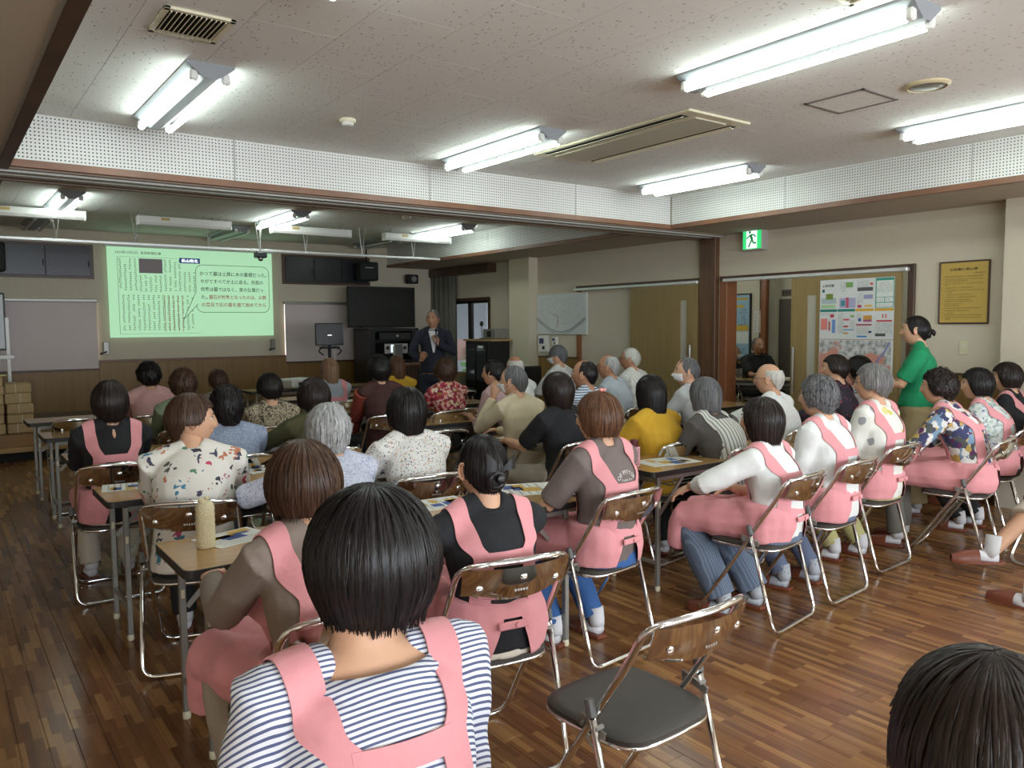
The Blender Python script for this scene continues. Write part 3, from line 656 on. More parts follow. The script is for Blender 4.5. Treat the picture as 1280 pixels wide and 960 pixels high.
# ================= right wall things =================
def onwall(name, y, z, lab, cat, group=None, off=.0): return thing(name, (XR-off, y, z), lab, cat, group, -PI/2)
k = onwall('exit_sign', 5.32, 2.30, 'glowing green running-man emergency exit sign near the ceiling', 'exit sign', off=.0)
b = MB(); b.b2(-.13, .13, -.10, 0, -.0, .245, ch=.008); b.build('housing', mat('sign_case', srgb(176, 168, 162), .5), k)
b = MB(); b.b2(-.115, .115, -.104, -.10, .015, .23); b.build('green_panel', mat('exit_green', srgb(40, 190, 100), .5, emit=srgb(60, 225, 130), es=.25), k)
b = MB(); rect(b, -.07, .065, .02, .215, -.1055); b.build('white_doorway', mat('exit_white', srgb(235, 250, 245), .5, emit=srgb(230, 255, 245), es=.3), k)
b = MB(); y_ = -.107
def limb(pts, w_):
    for (a, c) in zip(pts[:-1], pts[1:]):
        a = Vector((a[0], y_, a[1])); c = Vector((c[0], y_, c[1])); d = (c-a).normalized(); n_ = Vector((-d.z, 0, d.x))*w_; b.add([a-n_, c-n_, c+n_, a+n_], [(0, 1, 2, 3)]); b.add([a-n_, a+n_, c+n_, c-n_], [(0, 1, 2, 3)])
limb([(-.015, .16), (.005, .11)], .014); limb([(-.012, .165), (-.045, .14), (-.065, .125)], .007); limb([(-.01, .165), (.03, .16), (.05, .135)], .007); limb([(.003, .115), (-.02, .075), (-.04, .035)], .009); limb([(.006, .11), (.02, .075), (.055, .075)], .009)
b.add([(-.025+.015*math.cos(a*PI/6), y_, .19+.015*math.sin(a*PI/6)) for a in range(12)], [tuple(range(12))]); b.build('running_man', mat('exit_man', srgb(30, 140, 80), .5, emit=srgb(30, 150, 85), es=.12), k)
# plaque
k = onwall('rules_plaque', 3.20, 1.51, 'yellow framed board of hall rules in small black characters', 'notice board')
b = MB(); b.b2(-.20, .20, -.016, 0, 0, .53, ch=.003); b.build('backing', mat('plaque_yellow', srgb(190, 160, 78), .5), k)
b = MB()
for q_ in ((-.205, .205, -.006, .008), (-.205, .205, .522, .536)): b.b2(q_[0], q_[1], -.022, 0, q_[2], q_[3], ch=.003)
for x in (-.2, .2): b.b2(x-.007, x+.007, -.022, 0, 0, .53, ch=.003)
b.build('frame', M_dark, k)
M_ink = ink(52, 44, 30)
text_fit('公民館使用心得', .23, .024, M_ink, k, -.12, .452, -.0175, bold=.01)
b = MB(); q = random.Random(5); glyphs(b, .085, .435, 7, 1, .0125, .018, 1, -.0172, q); glyphs(b, -.165, .408, 26, 1, .0125, .016, .97, -.0172, q)
z = .385
for (n1, n2) in ((25, 15), (26, 2), (19, 0), (26, 6), (18, 0), (21, 0), (17, 19), (12, 10), (24, 0), (17, 0), (6, 25), (24, 4)):
    glyphs(b, -.175, z, 1, 1, .01, .014, 1, -.0172, q); glyphs(b, -.155, z, n1, 1, .0125, .014, .93, -.0172, q); z -= .0155
    if n2: glyphs(b, -.155, z, n2, 1, .0125, .014, .93, -.0172, q); z -= .0155
    z -= .006
b.build('small_print', M_ink, k)
k = onwall('light_switch', 3.19, 1.30, 'cream light switch plate under the yellow board', 'light switch')
b = MB(); b.box((0, -.004, 0), (.075, .008, .125), ch=.003); b.build('plate', mat('switch_cream', srgb(206, 200, 168), .45), k); b = MB(); b.box((0, -.010, .01), (.018, .008, .022), ch=.002); b.build('button', M_white, k)
# hazard map posters on door 2
PX = .080
def poster(name, yc, z0, w_, h_, lab, cat='poster', off=PX):
    k = onwall(name, yc, z0, lab, cat, off=off); b = MB(); b.b2(-w_/2, w_/2, -.0015, 0, 0, h_); b.build('sheet', ink(214, 216, 214), k); return k
k = poster('hazard_poster', 4.145, 1.365, .75, .575, 'large white hazard poster of coloured panels on the open sliding door')
q = random.Random(11); layers = {}
def lay(c): return layers.setdefault(c, MB())
yy = -.0025
for (x0, x1, z0, z1, c) in ((-.37, -.19, .265, .29, (44, 128, 118)), (-.185, -.005, .265, .29, (44, 128, 118)), (.0, .18, .265, .29, (214, 168, 60)), (.19, .372, .265, .29, (214, 168, 60)),
    (.195, .372, .295, .57, (60, 150, 134)), (-.36, -.21, .30, .335, (170, 200, 150)), (-.36, -.20, .345, .40, (170, 184, 190)), (-.31, -.235, .385, .44, (120, 140, 60)), (-.35, -.325, .455, .485, (40, 100, 110)),
    (-.165, .0, .30, .395, (170, 165, 200)), (-.10, -.07, .30, .40, (190, 90, 110)), (-.15, -.11, .32, .37, (60, 140, 140)), (-.10, -.03, .495, .545, (120, 160, 90)), (.015, .17, .455, .49, (90, 88, 90)), (.08, .17, .38, .42, (150, 150, 190)), (.09, .165, .305, .325, (220, 180, 90)), (.02, .06, .30, .325, (180, 60, 90)), (.14, .17, .51, .53, (210, 90, 90)),
    (-.36, -.29, .09, .20, (220, 130, 120)), (-.275, -.26, .08, .17, (200, 70, 60)), (-.24, -.205, .06, .19, (110, 150, 210)), (-.12, -.06, .18, .195, (200, 70, 90)), (-.12, -.07, .115, .13, (190, 60, 60)), (-.12, -.07, .05, .065, (200, 160, 60)), (-.12, -.01, .085, .095, (90, 150, 200)), (-.05, -.01, .21, .23, (130, 170, 100)),
    (.08, .165, .165, .225, (200, 150, 70)), (.08, .165, .165, .185, (170, 90, 130)), (.03, .06, .17, .20, (50, 90, 160)), (.01, .165, .13, .145, (170, 80, 100)), (.02, .12, .02, .035, (60, 130, 200)), (.135, .165, .06, .08, (40, 60, 110)), (.21, .36, .165, .18, (200, 70, 90)), (.265, .275, .20, .235, (200, 60, 60)), (.295, .305, .20, .235, (200, 60, 60)), (.2, .30, .03, .055, (80, 80, 80)), (-.26, -.22, .21, .24, (190, 60, 80))):
    _i = globals().get('_i', 0)+1; rect(lay(c), x0, x1, z0, z1, yy-.00003*_i)
rect(lay((220, 226, 220)), .205, .365, .345+.05, .545, yy-.001); rect(lay((220, 226, 220)), .205, .28, .345, .39, yy-.001); rect(lay((220, 226, 220)), .287, .365, .345, .39, yy-.001); rect(lay((220, 226, 220)), .205, .365, .30, .338, yy-.001)
g = lay((140, 142, 140))
for (x, z, nx_, nz_) in ((-.16, .55, 5, 8), (.015, .55, 9, 5), (.015, .44, 5, 9), (.21, .53, 12, 8), (.21, .38, 5, 3), (.29, .38, 5, 3), (.21, .325, 12, 2), (-.36, .25, 12, 2), (-.285, .19, 3, 8), (-.18, .25, 5, 16), (.015, .25, 4, 5), (.015, .12, 10, 6), (.2, .15, 13, 8), (-.05, .18, 4, 7)):
    glyphs(g, x, z, nx_, nz_, .0125, .0125, .85, yy-.0012, q)
for c, m_ in layers.items(): m_.build('print', ink(*c), k)
text_fit('土砂災害', .125, .028, ink(40, 44, 50), k, -.35, .505, yy-.0015, bold=.01)
k = poster('hazard_map', 4.145, .88, .75, .48, 'pinkish contour map poster with a blue river below the panel poster')
def map_mat():
    m = mat('hazard_map_print', srgb(190, 188, 186), .7); nt, p = nodes(m); tc = nt.nodes.new('ShaderNodeTexCoord'); s = nt.nodes.new('ShaderNodeSeparateXYZ'); nt.links.new(tc.outputs['Object'], s.inputs[0])
    n = nt.nodes.new('ShaderNodeTexNoise'); n.inputs['Scale'].default_value = 22; n.inputs['Detail'].default_value = 6; nt.links.new(tc.outputs['Object'], n.inputs[0]); r1 = ramp(nt, [(.35, srgb(130, 132, 134)), (.6, srgb(208, 208, 206))], 'LINEAR'); nt.links.new(n.outputs['Fac'], r1.inputs[0])
    n2 = nt.nodes.new('ShaderNodeTexNoise'); n2.inputs['Scale'].default_value = 4; n2.inputs['Detail'].default_value = 3; nt.links.new(tc.outputs['Object'], n2.inputs[0])
    a = nt.nodes.new('ShaderNodeMath'); a.operation = 'MULTIPLY_ADD'; a.inputs[1].default_value = -.9; a.inputs[2].default_value = .72; nt.links.new(s.outputs[2], a.inputs[0]); c = nt.nodes.new('ShaderNodeMath'); c.operation = 'SUBTRACT'; nt.links.new(n2.outputs['Fac'], c.inputs[0]); c.inputs[1].default_value = .46
    d = nt.nodes.new('ShaderNodeMath'); d.operation = 'ADD'; nt.links.new(c.outputs[0], d.inputs[0]); nt.links.new(a.outputs[0], d.inputs[1]); e = ramp(nt, [(.43, (0, 0, 0, 1)), (.50, (1, 1, 1, 1))], 'LINEAR'); nt.links.new(d.outputs[0], e.inputs[0])
    mx = nt.nodes.new('ShaderNodeMix'); mx.data_type = 'RGBA'; mx.inputs[7].default_value = srgb(206, 142, 124); nt.links.new(e.outputs[0], mx.inputs[0]); nt.links.new(r1.outputs[0], mx.inputs[6]); nt.links.new(mx.outputs[2], p.inputs['Base Color']); return m
b = MB(); rect(b, -.37, .355, .02, .475, -.002); b.build('map_print', map_mat(), k)
b = MB(); pts = [(.34, .46), (.29, .36), (.24, .30), (.20, .24), (.12, .20), (.0, .25), (-.12, .30), (-.2, .28)]
for (a, c) in zip(pts[:-1], pts[1:]): b.tube([(a[0], -.0035, a[1]), (c[0], -.0035, c[1])], .009, 4, up=Vector((0, 1, 0)), flat=.1)
b.build('river', ink(128, 136, 184), k)
# city map left
k = onwall('town_map', 8.58, 1.40, 'large white street map with faint grey lines on the right wall', 'map', off=.0)
b = MB(); b.b2(-.545, .545, -.022, 0, 0, .56, ch=.003); b.build('board', ink(206, 210, 208), k)
b = MB()
for q_ in ((-.55, .55, -.008, .010), (-.55, .55, .55, .565)): b.b2(q_[0], q_[1], -.03, -.0, q_[2], q_[3], ch=.002)
b.build('edge_strip', M_al, k)
b = MB(); q = random.Random(9); glyphs(b, -.49, .52, 38, 22, .0255, .018, .62, -.0235, q); b.build('street_print', ink(168, 170, 166), k)
b = MB(); arc = [(-.53+.105*i, .235-.21*math.sin(PI*min(1, max(0, i/10)))) for i in range(11)]
for o_ in (0, -.03):
    for (a, c) in zip(arc[:-1], arc[1:]): b.tube([(a[0], -.026, a[1]+o_), (c[0], -.026, c[1]+o_)], .006, 4)
b.build('river_lines', ink(140, 142, 140), k)
b = MB(); b.add([(-.25, -.0255, .30), (-.05, -.0255, .24), (-.09, -.0255, .09), (-.27, -.0255, .13)], [(3, 2, 1, 0)]); b.build('open_area', ink(206, 210, 208), k)
b = MB(); b.tube([(-.25, -.027, .30), (-.05, -.027, .24), (-.09, -.027, .09)], .003, 4); b.build('red_line', ink(190, 110, 105), k)
for (y, z, w_, h_, nm, lab) in ((8.97, 1.14, .22, .235, 'wall_thermostat', 'white wall control panel with a small dark display below the map'), (8.71, 1.24, .10, .12, 'wall_switch', 'small white wall controller right of the control panel')):
    k = onwall(nm, y, z, lab, 'control panel'); b = MB(); b.b2(-w_/2, w_/2, -.04, 0, 0, h_, ch=.005); b.build('case', M_white, k)
    b = MB(); b.b2(-w_*.35, w_*.1, -.043, -.04, h_*.5, h_*.82); b.build('display', mat('navy_display', srgb(50, 54, 100), .3), k); b = MB(); b.b2(-w_*.05, w_*.2, -.043, -.04, h_*.15, h_*.35); b.build('button', M_black, k)
# valance, curtain, window
k = thing('curtain_box', (XR, 11.05, 2.36), 'long dark reddish-brown curtain box above the side window', 'pelmet'); b = MB(); b.b2(-.16, 0, -.88, .92, .0, .135, ch=.004); b.build('box', M_dark, k)
k = thing('curtain', (XR-.08, 11.62, .02), 'tall grey-green pleated curtain drawn beside the window', 'curtain')
b = MB(); G = []; 
for i in range(3):
    z = 2.34*i/2; G.append([Vector((.032*math.sin(j*1.35)+.012*math.sin(j*.37), -.36+.70*j/79, z)) for j in range(80)])
b.sheet(G, .004, [[Vector((-1, 0, 0))]*80 for _ in range(3)]); b.build('pleated_cloth', mat('curtain_cloth', srgb(122, 120, 108), .85, bump=.1, bscale=300), k, smooth=True)
wn = struct(place('window_3', None), 'aluminium sliding window looking outside')
M_sash = mat('bronze_sash', srgb(44, 42, 42), .4, metal=.3)
for (q_, m_) in (((XR-.02, XR+.1, 10.34, 10.38, .06, 1.97), M_dark), ((XR-.02, XR+.1, 10.36, 11.56, 1.93, 1.98), M_dark), ((XR+.02, XR+.07, 10.40, 10.45, .06, 1.93), M_sash), ((XR+.02, XR+.07, 10.92, 11.02, .06, 1.93), M_sash), ((XR+.02, XR+.07, 10.38, 11.56, 1.89, 1.93), M_sash), ((XR+.02, XR+.07, 10.38, 11.56, .7, .73), M_sash), ((XR+.02, XR+.07, 11.5, 11.56, .06, 1.93), M_sash)):
    b = MB(); b.b2(*q_); b.build('window_frame', m_, wn)
b = MB(); b.b2(XR+.04, XR+.046, 10.4, 11.55, .06, 1.93); b.build('glass_pane', mat('window_glass', (1, 1, 1, 1), .02, trans=1), wn)
# outside
b = MB(); b.b2(XR+.2, 30, 8.6, 30, -.2, -.05); struct(b.build('ground_outside', mat('gravel', srgb(150, 148, 140), .9, bump=.4, bscale=30)), 'pale ground outside the side window')
k = thing('carport', (12.5, 17.5, -.05), 'white carport building seen through the side window', 'building'); M_ow = mat('outside_white', srgb(225, 228, 230), .6)
for (x, y) in ((-1.6, -2), (.2, -1.2), (2.4, 0), (4, 1)): b = MB(); b.b2(x-.12, x+.12, y-.12, y+.12, 0, 3.0); b.build('post', M_ow, k)
b = MB(); b.b2(-4, 6, -3, 6, 3.0, 3.25); b.build('roof', mat('outside_blue_roof', srgb(90, 100, 125), .6), k); b = MB(); b.b2(-6, 8, 5.6, 6, 0, 3.2); b.build('wall', M_ow, k)
k = thing('green_shrub', (10.6, 15.35, -.05), 'green shrub outside the side window', 'shrub'); b = MB(); q = random.Random(2)
for i in range(160):
    a, e, r_ = q.random()*6.3, q.random()*3, .55*q.random()**.4; c = Vector((r_*math.cos(a)*1.2, r_*math.sin(a), .55+.5*math.cos(e))); b.box(c, (.14, .10, .02), M=Matrix.Rotation(q.random()*6, 3, 'Z') @ Matrix.Rotation(q.random()*2, 3, 'X'))
b.build('leaves', mat('leaf_green', srgb(120, 160, 96), .7), k)['kind'] = 'stuff'; b = MB(); b.tube([(0, 0, 0), (0, 0, .6)], .04, 6); b.build('stem', M_dark, k)
k = thing('banner_stand', (10.35, 15.95, -.05), 'small pink and green banner outside the side window', 'banner'); b = MB(); b.b2(-.5, .5, -.02, .02, .75, 1.25); b.build('cloth', ink(216, 170, 160), k); b = MB(); b.tube([(-.5, 0, 0), (-.5, 0, 1.3)], .02, 6); b.tube([(.5, 0, 0), (.5, 0, 1.3)], .02, 6); b.build('pole', M_white, k)
# hallway boards
k = onwall('bulletin_board', 7.36, .99, 'hallway bulletin board covered with blue, yellow and white notices', 'notice board', off=.0); k.location.x = HX
b = MB(); b.b2(-.33, .33, -.03, 0, 0, .96, ch=.004); b.build('board', M_blackm, k)
b = MB(); rect(b, -.06, .31, .02, .94, -.032); b.build('blue_sheet', ink(150, 180, 200), k); b = MB(); rect(b, -.32, -.08, .60, .95, -.032); b.build('blue_notice', ink(120, 150, 190), k)
for q_ in ((-.32, -.08, .02, .33, -.032), (-.05, .30, .25, .42, -.034), (-.32, -.08, .35, .58, -.033)): b = MB(); rect(b, *q_); b.build('white_notice', ink(215, 218, 215), k)
for q_ in ((-.04, .29, .87, .90), (-.04, .30, .43, .51), (-.04, .22, .76, .80)): b = MB(); rect(b, *q_, -.035); b.build('yellow_notice', ink(205, 170, 70), k)
b = MB(); q = random.Random(4); glyphs(b, -.04, .74, 12, 7, .026, .035, .7, -.036, q); glyphs(b, -.04, .22, 12, 5, .026, .04, .6, -.036, q); glyphs(b, -.30, .3, 8, 8, .026, .034, .7, -.036, q); b.build('notice_print', ink(70, 84, 100), k)
for (x, z, r_) in ((-.13, .70, .05), (-.13, .53, .05), (-.24, .70, .05), (-.24, .53, .05)): b = MB(); b.add([(x+r_*.8*math.cos(i*PI/8), -.037, z+r_*math.sin(i*PI/8)) for i in range(16)], [tuple(range(16))]); b.build('round_photo', ink(60, 44, 34), k)
k = onwall('paper_notice', 6.93, 1.40, 'narrow white vertical notice with red and black characters in the hallway', 'notice'); k.location.x = HX
b = MB(); b.b2(-.06, .06, -.003, 0, 0, .30); b.build('sheet', ink(216, 212, 206), k); b = MB(); q = random.Random(6); glyphs(b, -.045, .27, 1, 8, .03, .032, 1, -.004, q); b.build('black_print', ink(80, 70, 70), k); b = MB(); glyphs(b, .012, .28, 1, 9, .035, .03, 1, -.004, q); b.build('red_print', ink(180, 70, 70), k)
k = onwall('door_sign', 6.60, 1.90, 'small dark room sign above the hallway door', 'sign'); k.location.x = HX+.25; b = MB(); b.b2(-.11, .11, -.02, 0, 0, .09, ch=.003); b.build('plate', mat('sign_brown', srgb(96, 86, 76), .5), k); b = MB(); q = random.Random(8); glyphs(b, -.09, .065, 4, 1, .045, .06, 1, -.0215, q); b.build('sign_print', ink(30, 26, 24), k)
# ================= folding chair =================
def smooth_path(pts, r, n=4):
    """polyline with rounded corners"""
    out = [Vector(pts[0])]
    for i in range(1, len(pts)-1):
        a, c, d = Vector(pts[i-1]), Vector(pts[i]), Vector(pts[i+1]); u_ = (a-c); v_ = (d-c); k_ = min(r, u_.length*.49, v_.length*.49); p0 = c+u_.normalized()*k_; p1 = c+v_.normalized()*k_
        for j in range(n+1): s = j/n; out.append(p0*(1-s)**2+c*2*s*(1-s)+p1*s*s)
    out.append(Vector(pts[-1])); return out
def chair_proto():
    t = thing('folding_chair', (0, 0, 0), '', 'chair')
    yz = lambda z: .24-.64*z
    for nm in ('front_frame',):
        b = MB(); L = []
        L += [(-.195, yz(.60), .60), (-.195, yz(.012), .012), (.195, yz(.012), .012), (.195, yz(.60), .60), (.197, yz(.60)-.03, .68)]
        pts = smooth_path([(0, -.305, .785), (-.12, -.292, .783), (-.197, -.25, .765), (-.2, yz(.66)-.012, .66), (-.2, yz(.012), .012), (0, yz(.012)+.005, .012)], .07, 5)
        full = pts+[Vector((-p.x, p.y, p.z)) for p in pts[::-1][1:]][:-1]
        b.tube(full, .0108, 8, closed=True); b.build(nm, M_chrome, t, smooth=True)
    b = MB(); yr = lambda z: -.215+.27*z
    pts = smooth_path([(0, -.215, .012), (-.222, -.215, .012), (-.222, yr(.5), .50)], .06, 5)
    full = [Vector((-p.x, p.y, p.z)) for p in pts[::-1]]+pts[1:]
    b.tube(full, .0105, 8); b.build('rear_frame', M_chrome, t, smooth=True)
    for s in (-1, 1): b = MB(); b.tube([(s*.222, yr(.485), .485), (s*.222, yr(.53), .53)], [.0145, .013], 8); b.build('rubber_cap', M_rubber, t, smooth='a')
    # backrest plate, curved and pressed
    b = MB(); G = []; NR = []
    for i in range(6):
        z = .655+.115*i/5; row = []; nr = []
        for j in range(13):
            u_ = -1+2*j/12; zz = z if i else z+.03*abs(u_)**3; hh = 1-.06*(1-i/5)
            x = .192*u_*hh; y = -.222-(z-.655)*.42-.052*(1-u_*u_)-.006*math.sin(PI*i/5); row.append(Vector((x, y, zz))); nr.append(Vector((0, -1, .3)).normalized())
        G.append(row); NR.append(nr)
    b.sheet(G, .004, NR); bp = b.build('backrest', mat('pressed_chrome', (.70, .66, .61, 1), .10, metal=1), t, smooth='a')
    for (x, z) in ((-.135, .705), (0, .735), (.135, .705)):
        u_ = x/.192; y = -.226-(z-.655)*.42-.052*(1-u_*u_); b = MB(); b.lathe([(.0135, 0), (.0125, .004), (.007, .0065), (.002, .007)], (x, y-.003, z), 10, Matrix.Rotation(PI/2, 3, 'X')); b.build('rivet', M_chrome, bp, smooth='a')
    b = MB()
    for (x, z) in ((-.02, .69), (-.010, .69), (.0, .69), (.010, .69), (.02, .69)): b.box((x, -.2975, z), (.006, .002, .007))
    b.build('embossed_mark', M_silver, bp)
    # seat
    def seat_ring(z, g, n=28):
        P_ = []
        for i in range(n):
            a = 2*PI*i/n; c, s = math.cos(a), math.sin(a); e = .45
            x = math.copysign(abs(c)**e, c); y = math.copysign(abs(s)**e, s); wx = .195-.012*(1-y)/2*1; hx = (.19 if y > 0 else .178)+0
            P_.append(Vector(((wx-g)*x, (.19-g)*y-.0+(0 if y > -.5 else .0), z)))
        return P_
    b = MB(); b.rings([seat_ring(.408, .01), seat_ring(.408, .0), seat_ring(.424, -.001), seat_ring(.434, .008), seat_ring(.439, .03), seat_ring(.440, .1)]); b.build('seat', M_vinyl, t, smooth='a')
    b = MB(); b.tube(seat_ring(.404, .004), .0085, 6, closed=True); b.build('seat_frame', M_chrome, t, smooth=True)
    for s in (-1, 1):
        b = MB(); b.box((s*.211, -.075, .452), (.006, .10, .026), M=Matrix.Rotation(.25, 3, 'X'), ch=.006); b.tube([(s*.198, -.045, .452), (s*.226, -.045, .452)], .007, 6); b.tube([(s*.198, -.10, .458), (s*.226, -.10, .458)], .007, 6); b.build('hinge', M_steel, t)
        b = MB(); b.tube([(s*.19, -.02, .405), (s*.222, -.125, .37)], .004, 5); b.build('link', M_steel, t)
    return t
chair0 = chair_proto(); chair0_used = [False]; LASTCH = [None]
def chair(x, y, yaw, lab, group='chrome folding chairs with people sitting on them'):
    c = chair0 if not chair0_used[0] else copy_tree(chair0); chair0_used[0] = True
    c.location = (x, y, 0); c.rotation_euler = (0, 0, yaw); c['label'] = lab; c['group'] = group; LASTCH[0] = c; return c
# ================= folding tables =================
def table_proto(L=1.80, D=.45):
    t = thing('folding_table', (0, 0, 0), '', 'table')
    def rrect(z, g, r=.03, n=4):
        P_ = []
        for (cx, cy, a0) in ((L/2-g-r, D/2-g-r, 0), (-L/2+g+r, D/2-g-r, 90), (-L/2+g+r, -D/2+g+r, 180), (L/2-g-r, -D/2+g+r, 270)):
            for i in range(n+1): a = math.radians(a0+90*i/n); P_.append(Vector((cx+r*math.cos(a), cy+r*math.sin(a), z)))
        return P_
    b = MB(); b.rings([rrect(.672, .004), rrect(.699, .004), rrect(.70, .005)]); b.build('tabletop', M_top, t)
    b = MB(); b.rings([rrect(.668, .002), rrect(.670, 0), rrect(.697, 0), rrect(.6995, .002), rrect(.6995, .004), rrect(.672, .004)], cap=False); b.build('edge_band', M_edge, t)
    b = MB()
    for s in (-1, 1): b.box((0, s*.175, .652), (L-.16, .018, .034), ch=.002)
    for s in (-1, 1): b.box((s*(L/2-.11), 0, .652), (.02, .33, .03), ch=.002)
    b.build('under_frame', M_steel, t)
    for sx in (-1, 1):
        for sy in (-1, 1):
            x = sx*(L/2-.085); y = sy*.18
            b = MB(); b.box((x, y, .345), (.025, .025, .63), ch=.003); lg = b.build('leg', M_steel, t)
            b = MB(); b.lathe([(.013, 0), (.016, .004), (.016, .022), (.0135, .03)], (x, y, 0), 10); b.build('foot_cap', M_cream, lg, smooth='a')
            b = MB(); b.box((x-sx*.0, y-sy*.0-.014, .50), (.014, .006, .035), ch=.002); b.build('clip', M_cream, lg)
            b = MB(); b.box((x-sx*.115, y, .545), (.285, .007, .02), M=Matrix.Rotation(sx*.80, 3, 'Y')); b.build('folding_stay', M_steel, lg)
        b = MB(); b.box((sx*(L/2-.085), 0, .16), (.02, .34, .02), ch=.002); b.build('crossbar', M_steel, t)
    b = MB()
    for i in range(5): b.tube([(-L/2+.24, -.13+.065*i, .585), (L/2-.24, -.13+.065*i, .585)], .004, 5)
    for s in (-1, 1): b.tube([(s*(L/2-.24), -.14, .585), (s*(L/2-.24), .14, .585)], .005, 5); b.tube([(s*(L/2-.26), -.14, .585), (s*(L/2-.26), -.14, .66)], .004, 5); b.tube([(s*(L/2-.26), .14, .585), (s*(L/2-.26), .14, .66)], .004, 5)
    b.build('wire_shelf', M_steel, t)
    return t
tab0 = table_proto(); tab_used = [False]
def table(x0, y0, lab, rz=0, L=None, group='long folding tables in rows'):
    t = tab0 if not tab_used[0] else copy_tree(tab0); tab_used[0] = True
    t.location = (x0+.9, y0+.225, 0); t.rotation_euler = (0, 0, rz); t['label'] = lab; t['group'] = group; return t
# ================= people =================
M_skin = mat('skin', srgb(206, 160, 130), .5, var=.06, vscale=14); M_skin2 = mat('skin_tan', srgb(178, 130, 102), .5, var=.06, vscale=14)
M_lip = mat('lip', srgb(170, 104, 96), .5); M_eye = mat('eye_white', srgb(225, 220, 212), .25); M_iris = mat('iris', srgb(28, 20, 16), .2); M_brow = mat('brow_hair', srgb(50, 42, 38), .8)
def hairmat(name, c1, c2, rough=.38):
    if name in MATS: return MATS[name]
    m = mat(name, c1, rough, spec=.28); nt, p = nodes(m); tc = nt.nodes.new('ShaderNodeTexCoord'); g = nt.nodes.new('ShaderNodeNewGeometry')
    n = nt.nodes.new('ShaderNodeTexNoise'); n.inputs['Scale'].default_value = 1; n.inputs['Detail'].default_value = 4; mp = nt.nodes.new('ShaderNodeMapping'); mp.inputs['Scale'].default_value = (110, 110, 7)
    nt.links.new(tc.outputs['Object'], mp.inputs[0]); nt.links.new(mp.outputs[0], n.inputs['Vector'])
    a = nt.nodes.new('ShaderNodeMath'); a.operation = 'MULTIPLY_ADD'; a.inputs[1].default_value = .5; nt.links.new(g.outputs['Random Per Island'], a.inputs[0])
    h = nt.nodes.new('ShaderNodeMath'); h.operation = 'MULTIPLY'; h.inputs[1].default_value = .8; nt.links.new(n.outputs['Fac'], h.inputs[0]); nt.links.new(h.outputs[0], a.inputs[2])
    r = ramp(nt, [(.25, c1), (.85, c2)], 'LINEAR'); nt.links.new(a.outputs[0], r.inputs[0]); nt.links.new(r.outputs[0], p.inputs['Base Color'])
    b = nt.nodes.new('ShaderNodeBump'); b.inputs['Strength'].default_value = .22; b.inputs['Distance'].default_value = .003; nt.links.new(n.outputs['Fac'], b.inputs['Height']); nt.links.new(b.outputs[0], p.inputs['Normal'])
    return m
H_black = hairmat('hair_black', srgb(12, 10, 11), srgb(32, 28, 28)); H_dark = hairmat('hair_dark', srgb(18, 14, 13), srgb(46, 35, 31)); H_brown = hairmat('hair_brown', srgb(32, 22, 17), srgb(82, 58, 44))
H_chest = hairmat('hair_chestnut', srgb(40, 26, 19), srgb(108, 74, 52)); H_blond = hairmat('hair_light_brown', srgb(92, 70, 52), srgb(150, 118, 92)); H_grey = hairmat('hair_grey', srgb(96, 96, 98), srgb(186, 186, 186), .5)
H_dgrey = hairmat('hair_dark_grey', srgb(48, 48, 50), srgb(116, 116, 118), .5); H_white = hairmat('hair_white', srgb(150, 148, 142), srgb(214, 212, 204), .5); H_salt = hairmat('hair_salt', srgb(60, 58, 58), srgb(140, 138, 136), .5)
def g2(a, s): return math.exp(-(a/s)**2)
def head_pt(az, el):
    ce, se = math.cos(el), math.sin(el); x = .074*math.copysign(abs(ce)**.88, ce)*math.sin(az); y = .094*math.copysign(abs(ce)**.88, ce)*math.cos(az); z = .114*se
    if z < 0:
        t = min(1, -z/.114); x *= 1-.26*t**1.4
        y *= (1-.10*t) if y > 0 else (1-.5*t)
    if y < 0: y *= 1.04
    if y > .02:
        ax = abs(x); f = max(0, min(1, (.022-z)/.05))*(1 if z > -.030 else max(0, 1-(-.030-z)/.012))
        y += (.004+.019*f)*g2(x, .0095+.006*f)*(1 if z < .03 else max(0, 1-(z-.03)/.02))
        y -= .008*g2(ax-.031, .014)*g2(z-.010, .011); y += .004*g2(ax-.028, .02)*g2(z-.028, .008)
        y += .0065*g2(x, .021)*g2(z+.057, .0095); y -= .003*g2(x, .024)*g2(z+.0565, .0022); y += .006*g2(x, .02)*g2(z+.096, .014); y += .003*g2(ax-.042, .016)*g2(z+.02, .02)
    return Vector((x, y, z))
